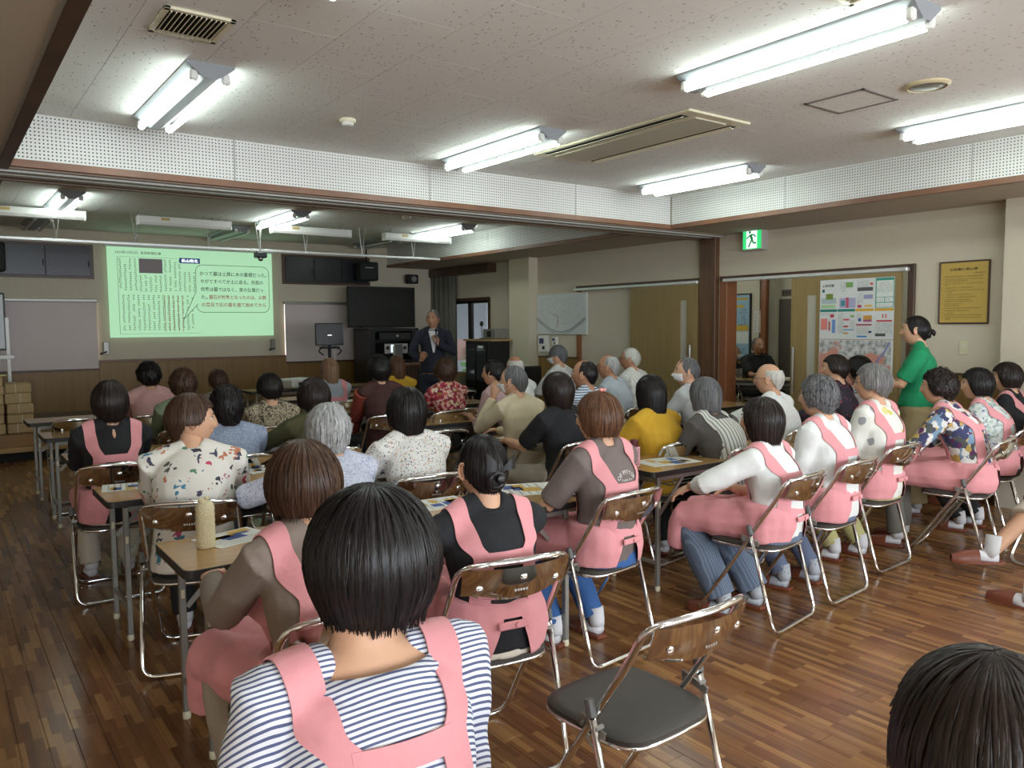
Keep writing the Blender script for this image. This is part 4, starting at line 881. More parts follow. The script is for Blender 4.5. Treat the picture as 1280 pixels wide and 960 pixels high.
def make_head():
    b = MB(); nu, nv = 56, 44; G = []
    for i in range(nv+1):
        el = -PI/2+PI*i/nv; el = max(-PI/2+.03, min(PI/2-.03, el)); G.append([head_pt(2*PI*k/nu, el) for k in range(nu)])
    b.rings([r[::-1] for r in G]); 
    for fi, f in enumerate(b.f):
        c = sum((Vector(b.v[i]) for i in f), Vector())/len(f)
        if c.y > .06 and abs(c.x) < .022 and abs(c.z+.057) < .0085*(1-abs(c.x)/.03): b.m[fi] = 1
    for s in (-1, 1):
        b.mi = 2; yy = head_pt(math.atan2(.031, .085), .09).y; b.ball((s*.031, yy-.0045, .010), (.0118, .0105, .0052), 12, 8)
        b.mi = 3; b.ball((s*.031, yy+.0040, .0102), (.0056, .003, .0046), 10, 6)
        b.mi = 4; b.tube([(s*(.019+.024*j/5), yy+.0045-.004*(j/5)**2, .0175+.0025*math.sin(PI*j/5)) for j in range(6)], .0014, 5)
        b.tube([(s*(.015+.034*j/5), yy+.0115-.009*(j/5)**2, .031+.004*math.sin(PI*(j+1)/6)) for j in range(6)], [.0022, .003, .003, .0028, .002, .001], 5)
        b.mi = 0; M = Matrix.Rotation(s*-.35, 3, 'Z'); b.ball((s*.077, -.008, -.002), (.007, .018, .030), 10, 8, M=M)
        b.tube([Vector((s*(.081), -.008, -.002))+M @ Vector((0, .017*math.sin(a), .028*math.cos(a))) for a in [x*.42-.9 for x in range(11)]], .0042, 6)
    return b
HEAD = make_head()
def hand_mb(b, wr, d, n, side, curl=.5, sc_=1.0, spread=.10, thumb_in=.5):
    """palm + five separate bent fingers. wr wrist, d along the hand, n back-of-hand normal"""
    d = d.normalized(); n = (n-d*n.dot(d)).normalized(); s = d.cross(n)*side     # s points to the thumb side
    k = sc_; P_ = []
    for (t, w_, h_) in ((-.012, .024, .018), (.01, .030, .017), (.045, .039, .0155), (.078, .040, .013), (.086, .036, .010)):
        c = wr+d*t*k+n*(-.004*k*curl); P_.append([c+(s*math.cos(a)*w_+n*math.sin(a)*h_)*k for a in [2*PI*i/12 for i in range(12)]])
    b.rings(P_)
    for i, (off, L, r) in enumerate(((.029, .070, .0082), (.0095, .078, .0085), (-.0105, .072, .0080), (-.029, .056, .0070))):
        p = wr+d*.070*k+s*off*k-n*.002*k; a = spread*(1.5-i); dd = (d*math.cos(a)+s*math.sin(a)).normalized(); pts = [p]; ang = curl*.35
        for seg in (.46, .31, .25):
            v = dd*math.cos(ang)-n*math.sin(ang); p = p+v*L*seg*k; pts.append(p); ang += curl*(.9 if seg > .3 else .7)
        e = []; 
        for a_, b_ in zip(pts[:-1], pts[1:]): e += [a_, a_.lerp(b_, .5)]
        e.append(pts[-1]); e.append(pts[-1]+(pts[-1]-pts[-2]).normalized()*.004*k)
        b.tube(e, [r*k*q_ for q_ in (1, .95, 1.02, .9, .95, .85, .78, .35)], 8)
    p = wr+d*.020*k+s*.024*k-n*.004*k; v = (d*.62+s*.70-n*.25).normalized(); p1 = p+v*.034*k; v2 = (d*.85+s*.28-n*thumb_in).normalized(); p2 = p1+v2*.030*k; v3 = (d*.95+s*.02-n*thumb_in*1.3).normalized(); p3 = p2+v3*.024*k
    b.tube([p-v*.012*k, p, p1, p1.lerp(p2, .5), p2, p3, p3+v3*.004*k], [.011*k, .0125*k, .0105*k, .0095*k, .0098*k, .008*k, .003*k], 8)
def remesh(b, vox, smooth=3, name='t'):
    me = bpy.data.meshes.new(name); me.from_pydata(b.v, [], b.f); o = bpy.data.objects.new(name, me); COL.objects.link(o)
    m = o.modifiers.new('r', 'REMESH'); m.mode = 'VOXEL'; m.voxel_size = vox; m.use_smooth_shade = True
    s = o.modifiers.new('s', 'SMOOTH'); s.factor = .5; s.iterations = smooth
    dg = bpy.context.evaluated_depsgraph_get(); out = bpy.data.meshes.new_from_object(o.evaluated_get(dg)); bpy.data.objects.remove(o); bpy.data.meshes.remove(me); return out
def mesh_np(me):
    n = len(me.vertices); co = np.empty(n*3); me.vertices.foreach_get('co', co); no = np.empty(n*3); me.vertices.foreach_get('normal', no); return co.reshape(-1, 3), no.reshape(-1, 3)
def wrinkle(me, amp, seed, freq=9):
    co, no = mesh_np(me); q = np.random.RandomState(seed); d = np.zeros(len(co))
    for k in range(9):
        f = q.randn(3)*freq*(1+.5*k**.8); f[2] *= 1.25; ph = q.rand()*6.28; f2 = q.randn(3)*freq*.5; d += np.sin(co@f+ph+1.6*np.sin(co@f2+ph*2))/(1+.35*k)
    d = np.abs(d)**.8*np.sign(d)
    co += no*(d*amp/2.6)[:, None]; me.vertices.foreach_set('co', co.ravel()); me.update()
def bvh_of(me):
    co, _ = mesh_np(me); return BVHTree.FromPolygons([Vector(c) for c in co], [tuple(p.vertices) for p in me.polygons])
def ik(a, c, l1, l2, hint):
    d = c-a; L = d.length; L2 = min(L, (l1+l2)*.998); d.normalize(); c = a+d*L2; x = (l1*l1-l2*l2+L2*L2)/(2*L2); h = math.sqrt(max(1e-5, l1*l1-x*x)); hp = hint-d*hint.dot(d); hp.normalize(); return a+d*x+hp*h, c
def ell(c, X, Y, rx, ry, n=16): return [c+X*rx*math.cos(2*PI*i/n)+Y*ry*math.sin(2*PI*i/n) for i in range(n)]
def sm(t): t = max(0, min(1, t)); return t*t*(3-2*t)
def hair_mesh(style, seed, hm, root, near=1.0, **kw):
    q = random.Random(seed)
    S = dict(bob=dict(front=.050, side=-.078, back=-.080, a=.103, bb=.115, c=.132, low=.22, n=260, lump=.006),
             bobbig=dict(front=.050, side=-.095, back=-.110, a=.113, bb=.120, c=.136, low=.26, n=520, lump=.006),
             short=dict(front=.060, side=-.035, back=-.078, a=.088, bb=.107, c=.128, low=.30, n=240, lump=.006),
             man=dict(front=.066, side=-.008, back=-.070, a=.081, bb=.101, c=.121, low=.26, n=160, lump=.003),
             curly=dict(front=.055, side=-.050, back=-.088, a=.096, bb=.113, c=.133, low=.32, n=420, lump=.016),
             long=dict(front=.052, side=-.13, back=-.27, a=.092, bb=.108, c=.129, low=.25, n=320, lump=.006),
             mid=dict(front=.052, side=-.12, back=-.16, a=.096, bb=.110, c=.130, low=.10, n=320, lump=.006),
             slick=dict(front=.058, side=-.03, back=-.080, a=.082, bb=.106, c=.123, low=.35, n=120, lump=.001),
             bald=dict(front=.10, side=.0, top=.62, back=-.075, a=.080, bb=.102, c=.122, low=.28, n=130, lump=.003))[style].copy(); S.update(kw)
    f, sd, bk = S['front'], S['side'], S['back']; a, bb, c, low = S['a'], S['bb'], S['c'], S['low']; top0 = S.get('top', 0)
    def zend(az):
        t = abs(az)
        if t < math.radians(38): z = f
        elif t < math.radians(78): z = f+(sd-f)*sm((t-math.radians(38))/math.radians(40))
        elif t < math.radians(105) and style in ('man', 'short', 'slick', 'bald'): z = sd
        else: z = sd+(bk-sd)*sm((t-math.radians(90))/math.radians(55))
        return z
    zmin = min(bk, sd)
    def surf(az, s, off=0):
        """s: 0 at the crown, 1 at the hem"""
        ze = zend(az); capL = PI/2*.12
        if ze >= 0: L = math.acos(min(1, ze/c))*.12; d = s*L
        else: L = capL-ze; d = s*L
        if style == 'bald': d = top0*capL+max(0, L-top0*capL)*s
        if d < capL: ph = d/.12; r = math.sin(ph); z = c*math.cos(ph)
        else: z = -(d-capL); r = 1-low*min(1, z/zmin)**1.6 if zmin < 0 else 1
        flat = 1 if z > 0 else 1
        n_ = noise.noise(Vector((math.sin(az)*2.2*(3 if S['lump'] > .01 else 7), math.cos(az)*2.2*(3 if S['lump'] > .01 else 7), z*(22 if S['lump'] > .01 else 5)+seed)))
        if S['lump'] > .01: n_ += .8*noise.noise(Vector((math.sin(az)*14, math.cos(az)*14, z*95+seed)))
        o_ = off+S['lump']*n_*min(1, r*2)
        return Vector(((a+o_)*r*math.sin(az), (bb+o_)*r*math.cos(az)-.012, z+o_*.6*(z > 0)))
    b = MB(); nu = 72; nv = 26; G = []
    for i in range(nv+1):
        s = max(.004, i/nv); G.append([surf(-PI+2*PI*k/nu, s)+V(0, 0, (.006*noise.noise(Vector((k*.9, seed, 0))) if i == nv else 0)) for k in range(nu)])
    hem = G[-1]; G.append([Vector((p.x*.86, p.y*.86-.002, p.z+.006)) for p in hem]); G.append([Vector((p.x*.80, p.y*.80, p.z+.03)) for p in hem])
    b.rings(G, cap=False)
    if style == 'bald':
        def ctr(f_): return sum((Vector(b.v[i_]) for i_ in f_), Vector())/len(f_)
        kf = [f_ for f_ in b.f if abs(math.atan2(ctr(f_).x, ctr(f_).y+.012)) > 1.2]; b.f = kf; b.m = [0]*len(kf)
    n = int(S['n']*near)
    for i in range(n):
        az = q.uniform(-PI, PI)
        if style == 'bald' and abs(az) < 1.25: continue
        s0 = (q.random()**.8)*.7; s1 = min(1.0, s0+q.uniform(.25, .6)) if q.random() < .55 else 1.0+q.uniform(-.02, .10)*(.5 if style in ('man', 'bald', 'slick') else 1)
        s1 = min(s1, .97) if abs(az) < .8 else s1; w_ = q.uniform(.0012, .0034)*(1.3 if style == 'curly' else 1); dr = q.uniform(-.12, .12); off = q.uniform(.0003, .0024); cur = (q.uniform(.05, .14) if style == 'curly' else q.uniform(0, .015)); ph = q.random()*6; k_ = 8; rows = []; nn = []
        for j in range(k_+1):
            t = j/k_; s = s0+(s1-s0)*t; az_ = az+dr*t+cur*math.sin(t*9+ph); p = surf(az_, min(s, 1.06), off*math.sin(PI*min(1, t*1.02))+(.0015 if t > .9 else 0)+.001)
            if s > 1: p = surf(az_, 1.0, off)+V(0, 0, -(s-1)*.16)
            tn = Vector((math.cos(az_), -math.sin(az_), 0)); ww = w_*math.sin(PI*(.08+.9*t))**.6; out = Vector((math.sin(az_), math.cos(az_), .3))*.0012
            rows.append([p-tn*ww, p+out, p+tn*ww])
        b.grid(rows)
    if style == 'curly':
        for i in range(int(n*.35)):
            az = q.uniform(-PI, PI); s = q.random()**.6*.98; p = surf(az, s, .003); rr = q.uniform(.006, .012); ax = Vector((q.random()-.5, q.random()-.5, q.random()-.5)).normalized(); e1 = ax.orthogonal().normalized(); e2 = ax.cross(e1)
            b.tube([p+(e1*math.cos(t*.8)+e2*math.sin(t*.8))*rr+ax*t*.0012 for t in range(7)], .0016, 3, cap=False)
    if style == 'slick':
        # low bun with a black bow clip
        for i in range(3): b.tube([V(.030*math.cos(t*.7+i)*(1-.05*t), -.103-.006*math.sin(t+i), -.030+.034*math.sin(t*.7+i)*(1-.05*t)) for t in range(10)], [.011+.004*math.sin(t) for t in range(10)], 8)
        b.ball((0, -.094, -.032), (.034, .020, .036), 14, 10)
    return b.build('hair', hm, root, smooth=True)
SEATZ = .44
def slit(me, zb):
    bm = bmesh.new(); bm.from_mesh(me)
    back = lambda: [f for f in bm.faces if f.calc_center_median().y < -.10]
    for s in (-1, 1):
        fs = back(); gm = fs+list({e for f in fs for e in f.edges})+list({v for f in fs for v in f.verts})
        bmesh.ops.bisect_plane(bm, geom=gm, dist=1e-5, plane_co=(s*.022, 0, zb+.15), plane_no=(s*1, 0, .30))
    kill = [f for f in back() if abs(f.calc_center_median().x)+(f.calc_center_median().z-zb-.15)*.30 < .022 and f.calc_center_median().z < zb+.115]
    bmesh.ops.delete(bm, geom=kill, context='FACES'); bm.to_mesh(me); bm.free()
def proj_sheet(bvh, N, X, U, B_, rows, t=.004, off=.002, matl=None, name='strap', root=None, lean0=None):
    """rows of (x, h | angle) samples: h>=0 down the back, h<0 -> angle over the shoulder. Projects on the shirt."""
    G = []; NR = []; last = None
    for row in rows:
        g = []; nr = []
        for (x, m_, v_) in row:
            if m_ == 'b': o_ = N+X*x-U*v_+B_*.6; d = -B_
            elif m_ == 'f': o_ = N+X*x-U*v_-B_*.6; d = B_.copy()
            elif m_ == 's': C = N-U*v_; o_ = C+(X*math.cos(x)+B_*math.sin(x))*.6; d = -(X*math.cos(x)+B_*math.sin(x))
            else: C = N-U*.12+X*x; dd = B_*math.cos(v_)+U*math.sin(v_); o_ = C+dd*.6; d = -dd
            hit = bvh.ray_cast(o_, d, 1.1)
            if hit[0] is None: p = (last[0] if last else o_+d*.5); n_ = -d
            else: p = hit[0]; n_ = hit[1] if hit[1].dot(d) < 0 else -hit[1]; n_ = (n_*.5-d*.7).normalized()
            last = (p, n_); g.append(p+n_*off); nr.append(n_)
        G.append(g); NR.append(nr)
    # smooth along the strip
    for _ in range(1):
        for i in range(1, len(G)-1):
            for j in range(len(G[0])): 
                s_ = (G[i-1][j]+G[i+1][j])*.5; G[i][j] = G[i][j]*.5+s_*.5+NR[i][j]*.0012
    b = MB(); b.sheet(G, t, NR); return b.build(name, matl, root, smooth='a')
def person(label, px=None, z=None, pos=None, yaw=0, lean=.12, hyaw=0, hpitch=0, hair=('short', None), shirt=None, sleeve='short', pants=None, apron=False, arms=('table', 'table'), bw=1.0, chairlab=None, skin=None, stand=None,
           extras=(), vox=.013, near=1.0, legs='front', skirt=False, roll=0, wr=.0085, hk=None, chair_back=True, zt=None, shoes='slipper', tie=True, strap_col=None, hs=1.0, xb=.205, hx=0, open_neck=False, wide=1, socks=None):
    skin = skin or M_skin; ztop = z; seed = int(abs(hash_(label)) % 997)
    cy, sy = math.cos(yaw), math.sin(yaw)
    zb = SEATZ+.02 if not stand else stand*.53
    T = max(.40, (ztop-.244-zb)/math.cos(lean)/1.0)
    X = V(1, 0, 0); U = V(0, math.sin(lean), math.cos(lean)); B_ = V(0, -math.cos(lean), math.sin(lean))
    base = V(0, -.09 if not stand else 0, zb); N = base+U*T; hump = .035
    def sp(h, kx=0): t = h/.57; return base+U*(T*t)+B_*(hump*math.sin(PI*min(1, t))*(.6+lean*2))
    Hc = N+V(hx, .035+.02*lean, .110)+U*0; ax_ = V(-math.sin(hyaw), math.cos(hyaw), 0)
    hoff = Hc.xy
    root_xy = Vector((px.x, px.y)) - Vector((cy*Hc.x-sy*Hc.y, sy*Hc.x+cy*Hc.y)) if pos is None else Vector(pos)
    root = thing('person', (root_xy.x, root_xy.y, 0), label, 'person', None, yaw)
    HR = Matrix.Rotation(hyaw, 3, 'Z') @ Matrix.Rotation(hpitch, 3, 'X') @ Matrix.Rotation(roll, 3, 'Y')
    # ---- limbs
    w_ = bw; sh = .165*w_; hipz = zb+.055 if not stand else zb
    hips = [V(s*.085, -.03 if not stand else 0, hipz) for s in (-1, 1)]
    if stand: knees = [V(s*.09, .02, stand*.27) for s in (-1, 1)]; ank = [V(s*.095, -.015, .085) for s in (-1, 1)]
    else:
        knees = [V(s*.115, .37, SEATZ+.065) for s in (-1, 1)]
        ank = {'front': [V(-.10, .34, .085), V(.11, .36, .085)], 'under': [V(-.13, .12, .085), V(.10, .06, .085)], 'cross': [V(-.02, .42, .085), V(.12, .38, .09)], 'ext': [V(-.10, .52, .085), V(.12, .48, .085)]}[legs]
        if legs == 'under': knees = [V(-.12, .36, SEATZ+.05), V(.12, .34, SEATZ+.04)]
    shj = [N-U*.075+X*s*sh+B_*.005 for s in (-1, 1)]
    wrists = []; elbows = []
    for i, s in enumerate((-1, 1)):
        A = arms[i]; l1, l2 = .27, .235
        if isinstance(A, tuple): tgt = Vector(A[0]); hint = Vector(A[1])
        else:
            tgt, hint = {'table': (V(s*.12, .37, .735), V(s*.38, -.35, -1)), 'lap': (V(s*.07, .20, SEATZ+.20), V(s*.55, -.6, -.6)), 'knee': (V(s*.13, .30, SEATZ+.15), V(s*.8, -.5, -.3)), 'elbow': (V(s*.10, .30, .79), V(s*1, -.2, -.2)),
                         'down': (V(s*.24, .03, zb-.02), V(s*.2, -1, 0)), 'fold': (V(s*-.05, .20, .66), V(s*1, -.3, -.5))}[A]
        e, wv = ik(shj[i], tgt.copy(), l1, l2, hint); elbows.append(e); wrists.append(wv)
    # ---- body
    b = MB(); Yb = lambda: -B_
    tor = [(0, .150, .112), (.10, .142, .11), (.20, .118, .09), (.34, .135, .10), (.43, .142, .095), (.50, .13, .068), (.545, .07, .05)]
    b.rings([ell(sp(h), X, U.cross(X), rx*w_, ry*w_) for h, rx, ry in tor])
    nb = N-U*.03; b.tube([nb-U*.03, nb+U*.02, Hc+HR @ V(0, -.022, -.055), Hc+HR @ V(0, -.018, -.02)], [.062, .054, .050, .05], 12)
    for i in (0, 1):
        b.tube([N-U*.06+X*(i*2-1)*.05, shj[i], elbows[i].lerp(shj[i], .5), elbows[i], elbows[i].lerp(wrists[i], .35), wrists[i]], [.045, .048, .042, .036, .036, .0255], 10)
        b.tube([hips[i]+V(0, -.03, 0), hips[i].lerp(knees[i], .5), knees[i], knees[i].lerp(ank[i], .35), ank[i]], [.085, .074, .052, .052, .036], 10)
    me = remesh(b, max(.012, vox), 3, 'body'); body = MB(); co, _ = mesh_np(me)
    body.v = [tuple(c) for c in co]; body.f = [tuple(p.vertices) for p in me.polygons]; body.m = [0]*len(body.f); bpy.data.meshes.remove(me)
    o = len(body.v); hsc = .97*hs if ztop < 1.28 or stand and stand < 1.65 else 1.0*hs
    body.v += [tuple(Hc+HR @ (Vector(v)*hsc)) for v in HEAD.v]; body.f += [tuple(i+o for i in f) for f in HEAD.f]; body.m += HEAD.m
    body.mi = 0
    for i, s in enumerate((-1, 1)):
        d = (wrists[i]-elbows[i]).normalized(); A = arms[i]
        nrm = V(s*.25, -.15, 1); curl = .45; cl = None
        if isinstance(A, tuple) and len(A) > 2: nrm = Vector(A[2]); curl = A[3]; cl = A[4] if len(A) > 4 else None
        elif A in ('table',): d = (d+V(-s*.25, .2, -.15)).normalized()
        elif A in ('lap', 'knee', 'fold'): d = (d+V(-s*.2, .2, -.25)).normalized(); curl = .6
        if cl is not None: d = Vector(cl).normalized()
        hand_mb(body, wrists[i]+d*.008, d, nrm, s*-1 if True else s, curl, .93)
    bo = body.build('body', [skin, M_lip, M_eye, M_iris, M_brow], root, smooth=True)
    # ---- hair
    st, hm = hair[0], hair[1]; kw = dict(hk or {})
    if st != 'none':
        h = hair_mesh(st, seed, hm, root, near, **kw); h.location = Hc; h.rotation_euler = HR.to_euler(); h.scale = (hsc,)*3
    # ---- shirt
    b = MB(); g = .016; tl = -.02 if not stand else .02
    rows = [(tl, .170, .135), (.06, .165, .135), (.15, .150, .125), (.24, .145, .12), (.34, .158, .126), (.42, .160, .118), (.49, .135, .088), (.535, .082, .066), (.556, .064, .058)]
    if open_neck: rows = rows[:6]+[(.475, .138, .100), (.49, .105, .082)]
    b.rings([ell(sp(h), X, U.cross(X), rx*w_, ry*w_, 20) for h, rx, ry in rows])
    fl_ = {'none': .16, 'short': .85, 'elbow': 1.15, 'long': 2}[sleeve]
    if open_neck:
        for i in (0, 1): b.tube([N-U*.062+X*(i*2-1)*.105, N-U*.066+X*(i*2-1)*.13, shj[i]], [.030, .045, .055], 12)
    else:
      for i in (0, 1): b.tube([N-U*.012+X*(i*2-1)*.03-B_*.0, N-U*.035+X*(i*2-1)*.10, shj[i]], [.050, .048, .055], 12)
    for i in (0, 1):
        s = i*2-1; a0 = N-U*.055+X*s*.06; e, wv, sj = elbows[i], wrists[i], shj[i]
        if sleeve == 'none': b.tube([a0, sj, sj.lerp(e, .12)], [.052, .060, .056], 12)
        elif fl_ <= 1: b.tube([a0, sj, sj.lerp(e, .45), sj.lerp(e, fl_)], [.052, .062, .062, .060], 12)
        elif fl_ < 1.5: b.tube([a0, sj, sj.lerp(e, .5), e, e.lerp(wv, .3)], [.052, .062, .058, .054, .052], 12)
        else: b.tube([a0, sj, sj.lerp(e, .5), e, e.lerp(wv, .5), e.lerp(wv, .96)], [.052, .062, .056, .052, .046, .038], 12)
    me = remesh(b, vox*.85, 4, 'shirt'); wrinkle(me, wr, seed); sbvh = bvh_of(me); me.name = 'shirt'; me.materials.clear(); me.materials.append(shirt)
    me.polygons.foreach_set('use_smooth', [True]*len(me.polygons)); place('shirt', me, root)
    if open_neck:
        b = MB(); c9 = sp(.505); Yc = U.cross(X); b.rings([ell(c9+U*dz, X, Yc, rx*w_, ry*w_, 28) for dz, rx, ry in ((-.030, .122, .108), (-.008, .116, .099), (.012, .105, .088), (.010, .100, .083), (-.012, .104, .088))], cap=False); b.build('collar', shirt, root, smooth=True)
    b = MB(); n_ = 20; cN = sp(.548 if not open_neck else .50); k1, k2 = (.068, .062) if not open_neck else (.108, .088); b.tube([cN+X*k1*w_*math.cos(a)+(U.cross(X))*k2*w_*math.sin(a)+U*(.012*math.cos(a*1+PI/2)*-1) for a in [2*PI*i/n_ for i in range(n_)]], .0075 if not open_neck else .014, 6, closed=True); b.build('collar', strap_col or shirt, root, smooth=True)
    # ---- trousers / skirt
    b = MB(); pr = .0
    if stand:
        b.rings([ell(V(0, -.005, zb+dz), X, V(0, 1, 0), rx, ry, 18) for dz, rx, ry in ((-.10, .165, .125), (-.02, .168, .13), (.06, .150, .115), (.12, .135, .105))])
    else:
        b.rings([ell(V(0, -.095+.02*k, zb-.03+.05*k), X, V(0, 1, 0), rx, ry, 18) for k, (rx, ry) in enumerate(((.168, .13), (.178, .145), (.17, .135), (.155, .12)))])
    for i in (0, 1):
        h0 = hips[i]; kn, an = knees[i], ank[i]; an2 = kn.lerp(an, .97); wd = 1.25 if skirt else wide
        b.tube([h0+V(0, -.03, 0), h0.lerp(kn, .5), kn, kn.lerp(an2, .4), an2], [.094 if apron else .10, (.078 if apron else .088)*(wd if skirt else 1), (.062 if apron else .070)*(wd if skirt else 1), .066*wd, .058*wd*(1.3 if skirt else 1)], 12)
    if skirt and not stand: b.tube([V(0, .0, hipz), V(0, .36, SEATZ+.06)], [.13, .12], 12); b.tube([V(0, .38, SEATZ+.05), V(0, .40, .18)], [.11, .15], 12, up=V(0, 1, 0))
    me = remesh(b, vox, 3, 'pants'); wrinkle(me, wr*.8, seed+5, 8); me.name = 'trousers'; me.materials.clear(); me.materials.append(pants); me.polygons.foreach_set('use_smooth', [True]*len(me.polygons)); place('skirt' if skirt else 'trousers', me, root)
    # ---- feet
    for i in (0, 1):
        a = ank[i]; s = i*2-1; fd = V(s*.12, 1, 0).normalized(); b = MB()
        b.tube([a+V(0, 0, .06), a+V(0, -.008, .0), a+V(0, -.012, -.03)], [.040, .040, .036], 10); b.tube([a+V(0, -.03, -.045), a+fd*.05+V(0, 0, -.045), a+fd*.13+V(0, 0, -.055), a+fd*.17+V(0, 0, -.058)], [.030, .036, .036, .02], 10, flat=.8); b.build('sock', socks or M_sock, root, smooth=True)
        b = MB(); z0 = a.z-.083; c0 = V(a.x, a.y, z0); sd_ = V(fd.y, -fd.x, 0)
        out = [(-.052, .028), (-.03, .036), (.03, .040), (.10, .045), (.15, .042), (.185, .028), (.195, .008)]; pl = [c0+fd*t+sd_*w2 for t, w2 in out]+[c0+fd*t-sd_*w2 for t, w2 in out[::-1]]
        b.rings([[p+V(0, 0, .001) for p in pl], [p+V(0, 0, .016) for p in pl]]); G = []; NR = []
        for j in range(7):
            t = .06+.128*j/6; w2 = .044*(1-((j/6)**3)*.55); hh = (.056-.028*(j/6)**2); G.append([c0+fd*t+sd_*w2*math.cos(PI*k/8)+V(0, 0, .012+hh*math.sin(PI*k/8)) for k in range(9)]); NR.append([(sd_*math.cos(PI*k/8)+V(0, 0, math.sin(PI*k/8))) for k in range(9)])
        b.sheet(G, .003, NR); b.build('slipper', M_slip if shoes == 'slipper' else M_blackm, root, smooth='a')
    # ---- apron
    if apron:
        k_ = T/.57; sc_ = {'t': .0055}
        for s in (-1, 1):
            rows = []
            for j in range(26): th = PI*.94-(PI*.94)*j/25; xc = s*(.135-.001*j)*w_; rows.append([(xc+(u_-1.5)*.0195, 'a', th) for u_ in range(4)])
            h1 = xb*k_
            for j in range(1, 12):
                t = j/11; h = .12+(h1-.12)*t; xc = s*(.109+(.080-.109)*sm(t))*w_; rows.append([(xc+(u_-1.5)*.0195, 'b', h) for u_ in range(4)])
            for j in range(1, 11):
                t = j/10; h = h1+(T-.10-h1)*t; xc = s*(.080+.022*t)*w_; rows.append([(xc+(u_-1.5)*.0195, 'b', h) for u_ in range(4)])
            proj_sheet(sbvh, N, X, U, B_, rows, .0035, .003, M_pink, 'apron_strap', root)
            # front bib strap is the bib itself
        rows = [[(x*.08*w_, 'b', xb*k_+(u_-1.5)*.0135) for u_ in range(4)] for x in (-1, -.75, -.5, -.25, 0, .25, .5, .75, 1)]
        proj_sheet(sbvh, N, X, U, B_, rows, .0045, .0045, M_pink, 'apron_crossbar', root)
        rows = [[(x*.028, 'f', h) for x in range(-4, 5)] for h in [.16+.04*i for i in range(9)]]
        proj_sheet(sbvh, N, X, U, B_, rows, .003, .004, M_pink, 'apron_bib', root)
        # skirt panel: hips and thighs
        b = MB()
        b.rings([ell(V(0, -.085+.004*k, z_), X, V(0, 1, 0), rx, ry, 20) for k, (z_, rx, ry) in enumerate(((zb-.022, .196, .148), (zb+.05, .202, .168), (zb+.12, .190, .164), (zb+.165, .176, .150)))])
        for i in (0, 1):
            s = i*2-1; kn = knees[i]; b.tube([hips[i]+V(0, 0, .0), hips[i].lerp(kn, .5)+V(s*.01, 0, .006), kn+V(s*.01, .0, .006), kn+V(s*.012, .02, -.05), kn+V(s*.02, .035, -.17)], [.106, .097, .078, .068, .052], 12)
        b.tube([V(0, .05, zb+.055), V(0, .38, SEATZ+.07), V(0, .43, SEATZ-.08)], [.09, .07, .05], 12)
        me = remesh(b, vox, 3, 'apron'); wrinkle(me, wr*1.4, seed+9, 7); me.name = 'apron'; slit(me, zb); me.materials.clear(); me.materials.append(M_pink); me.polygons.foreach_set('use_smooth', [True]*len(me.polygons)); place('apron_skirt', me, root)
        b = MB(); b.box(sp(.10)+B_*.150, (.11, .010, .026), M=Matrix.Rotation(-lean, 3, 'X'), ch=.004); b.tube([sp(.10)+B_*.157+X*.012, sp(.10)+B_*.162+X*.012], .009, 10); b.build('apron_button_tab', M_pink, root, smooth='a')
    # ---- extras
    def H(p): return Hc+HR @ (Vector(p)*hsc)
    for e in extras:
        if e == 'mask':
            b = MB(); G = []; NR = []
            for i in range(8):
                el = -.72+.62*i/7; row = []; nr = []
                for j in range(13): az = -1.05+2.1*j/12; p = head_pt(az, el); n_ = V(math.sin(az), math.cos(az), -.1); row.append(H(p+n_*(.005+.012*math.cos(az*1.4)*math.sin(PI*(i+.5)/8)))); nr.append(HR @ n_)
                G.append(row); NR.append(nr)
            b.sheet(G, .0015, NR)
            for s in (-1, 1): b.tube([H((s*.062, .045, -.03)), H((s*.078, .012, -.012)), H((s*.083, -.016, .012)), H((s*.081, -.022, -.01)), H((s*.078, .0, -.035)), H((s*.06, .042, -.06))], .0013, 5)
            b.build('face_mask', mat('mask_white', srgb(224, 226, 228), .8), root, smooth=True)
        if e == 'glasses':
            b = MB()
            for s in (-1, 1):
                b.tube([H((s*.032+.024*math.cos(a), .106, .006+.017*math.sin(a))) for a in [k*PI/6 for k in range(12)]], .0016, 5, closed=True); b.tube([H((s*.056, .104, .010)), H((s*.076, .085, .011)), H((s*.083, -.005, .010)), H((s*.080, -.02, -.006))], .0016, 5)
            b.tube([H((-.009, .106, .008)), H((0, .110, .011)), H((.009, .106, .008))], .0015, 5); b.build('glasses', mat('glasses_frame', srgb(60, 46, 42), .3, metal=.5), root, smooth=True)
        if e == 'cap':
            b = MB(); rr = []
            for i in range(9):
                t = i/8*PI*.52; r_ = math.sin(t); rr.append([H((.090*r_*math.cos(a), .108*r_*math.sin(a)-.006, .020+.115*math.cos(t))) for a in [2*PI*k/24 for k in range(24)]])
            rr[0] = [H((.004*math.cos(2*PI*k/24), .004*math.sin(2*PI*k/24), .136)) for k in range(24)]
            b.rings(rr, cap=False); G = [[H((x*.070, .085+.062*t*(1-.45*x*x), .026-.014*t-.01*x*x)) for x in [-1+2*k/8 for k in range(9)]] for t in (0, .5, 1)]; b.sheet(G, .004, [[HR @ V(0, 0, 1)]*9]*3)
            b.build('cap', mat('cap_grey', srgb(96, 98, 100), .85, bump=.3, bscale=600), root, smooth='a')
        if e == 'keyhole':
            rows = [[(k*.009*math.sin(PI*(j+.6)/9.2), 'b', .035+.006*j) for k in (-1, -.5, 0, .5, 1)] for j in range(9)]; proj_sheet(sbvh, N, X, U, B_, rows, .0008, .0005, skin, 'neck_opening', root)
            b = MB(); b.ball(sp(.525)+B_*.066, .006, 8, 6); b.build('neck_button', M_white, root, smooth=True)
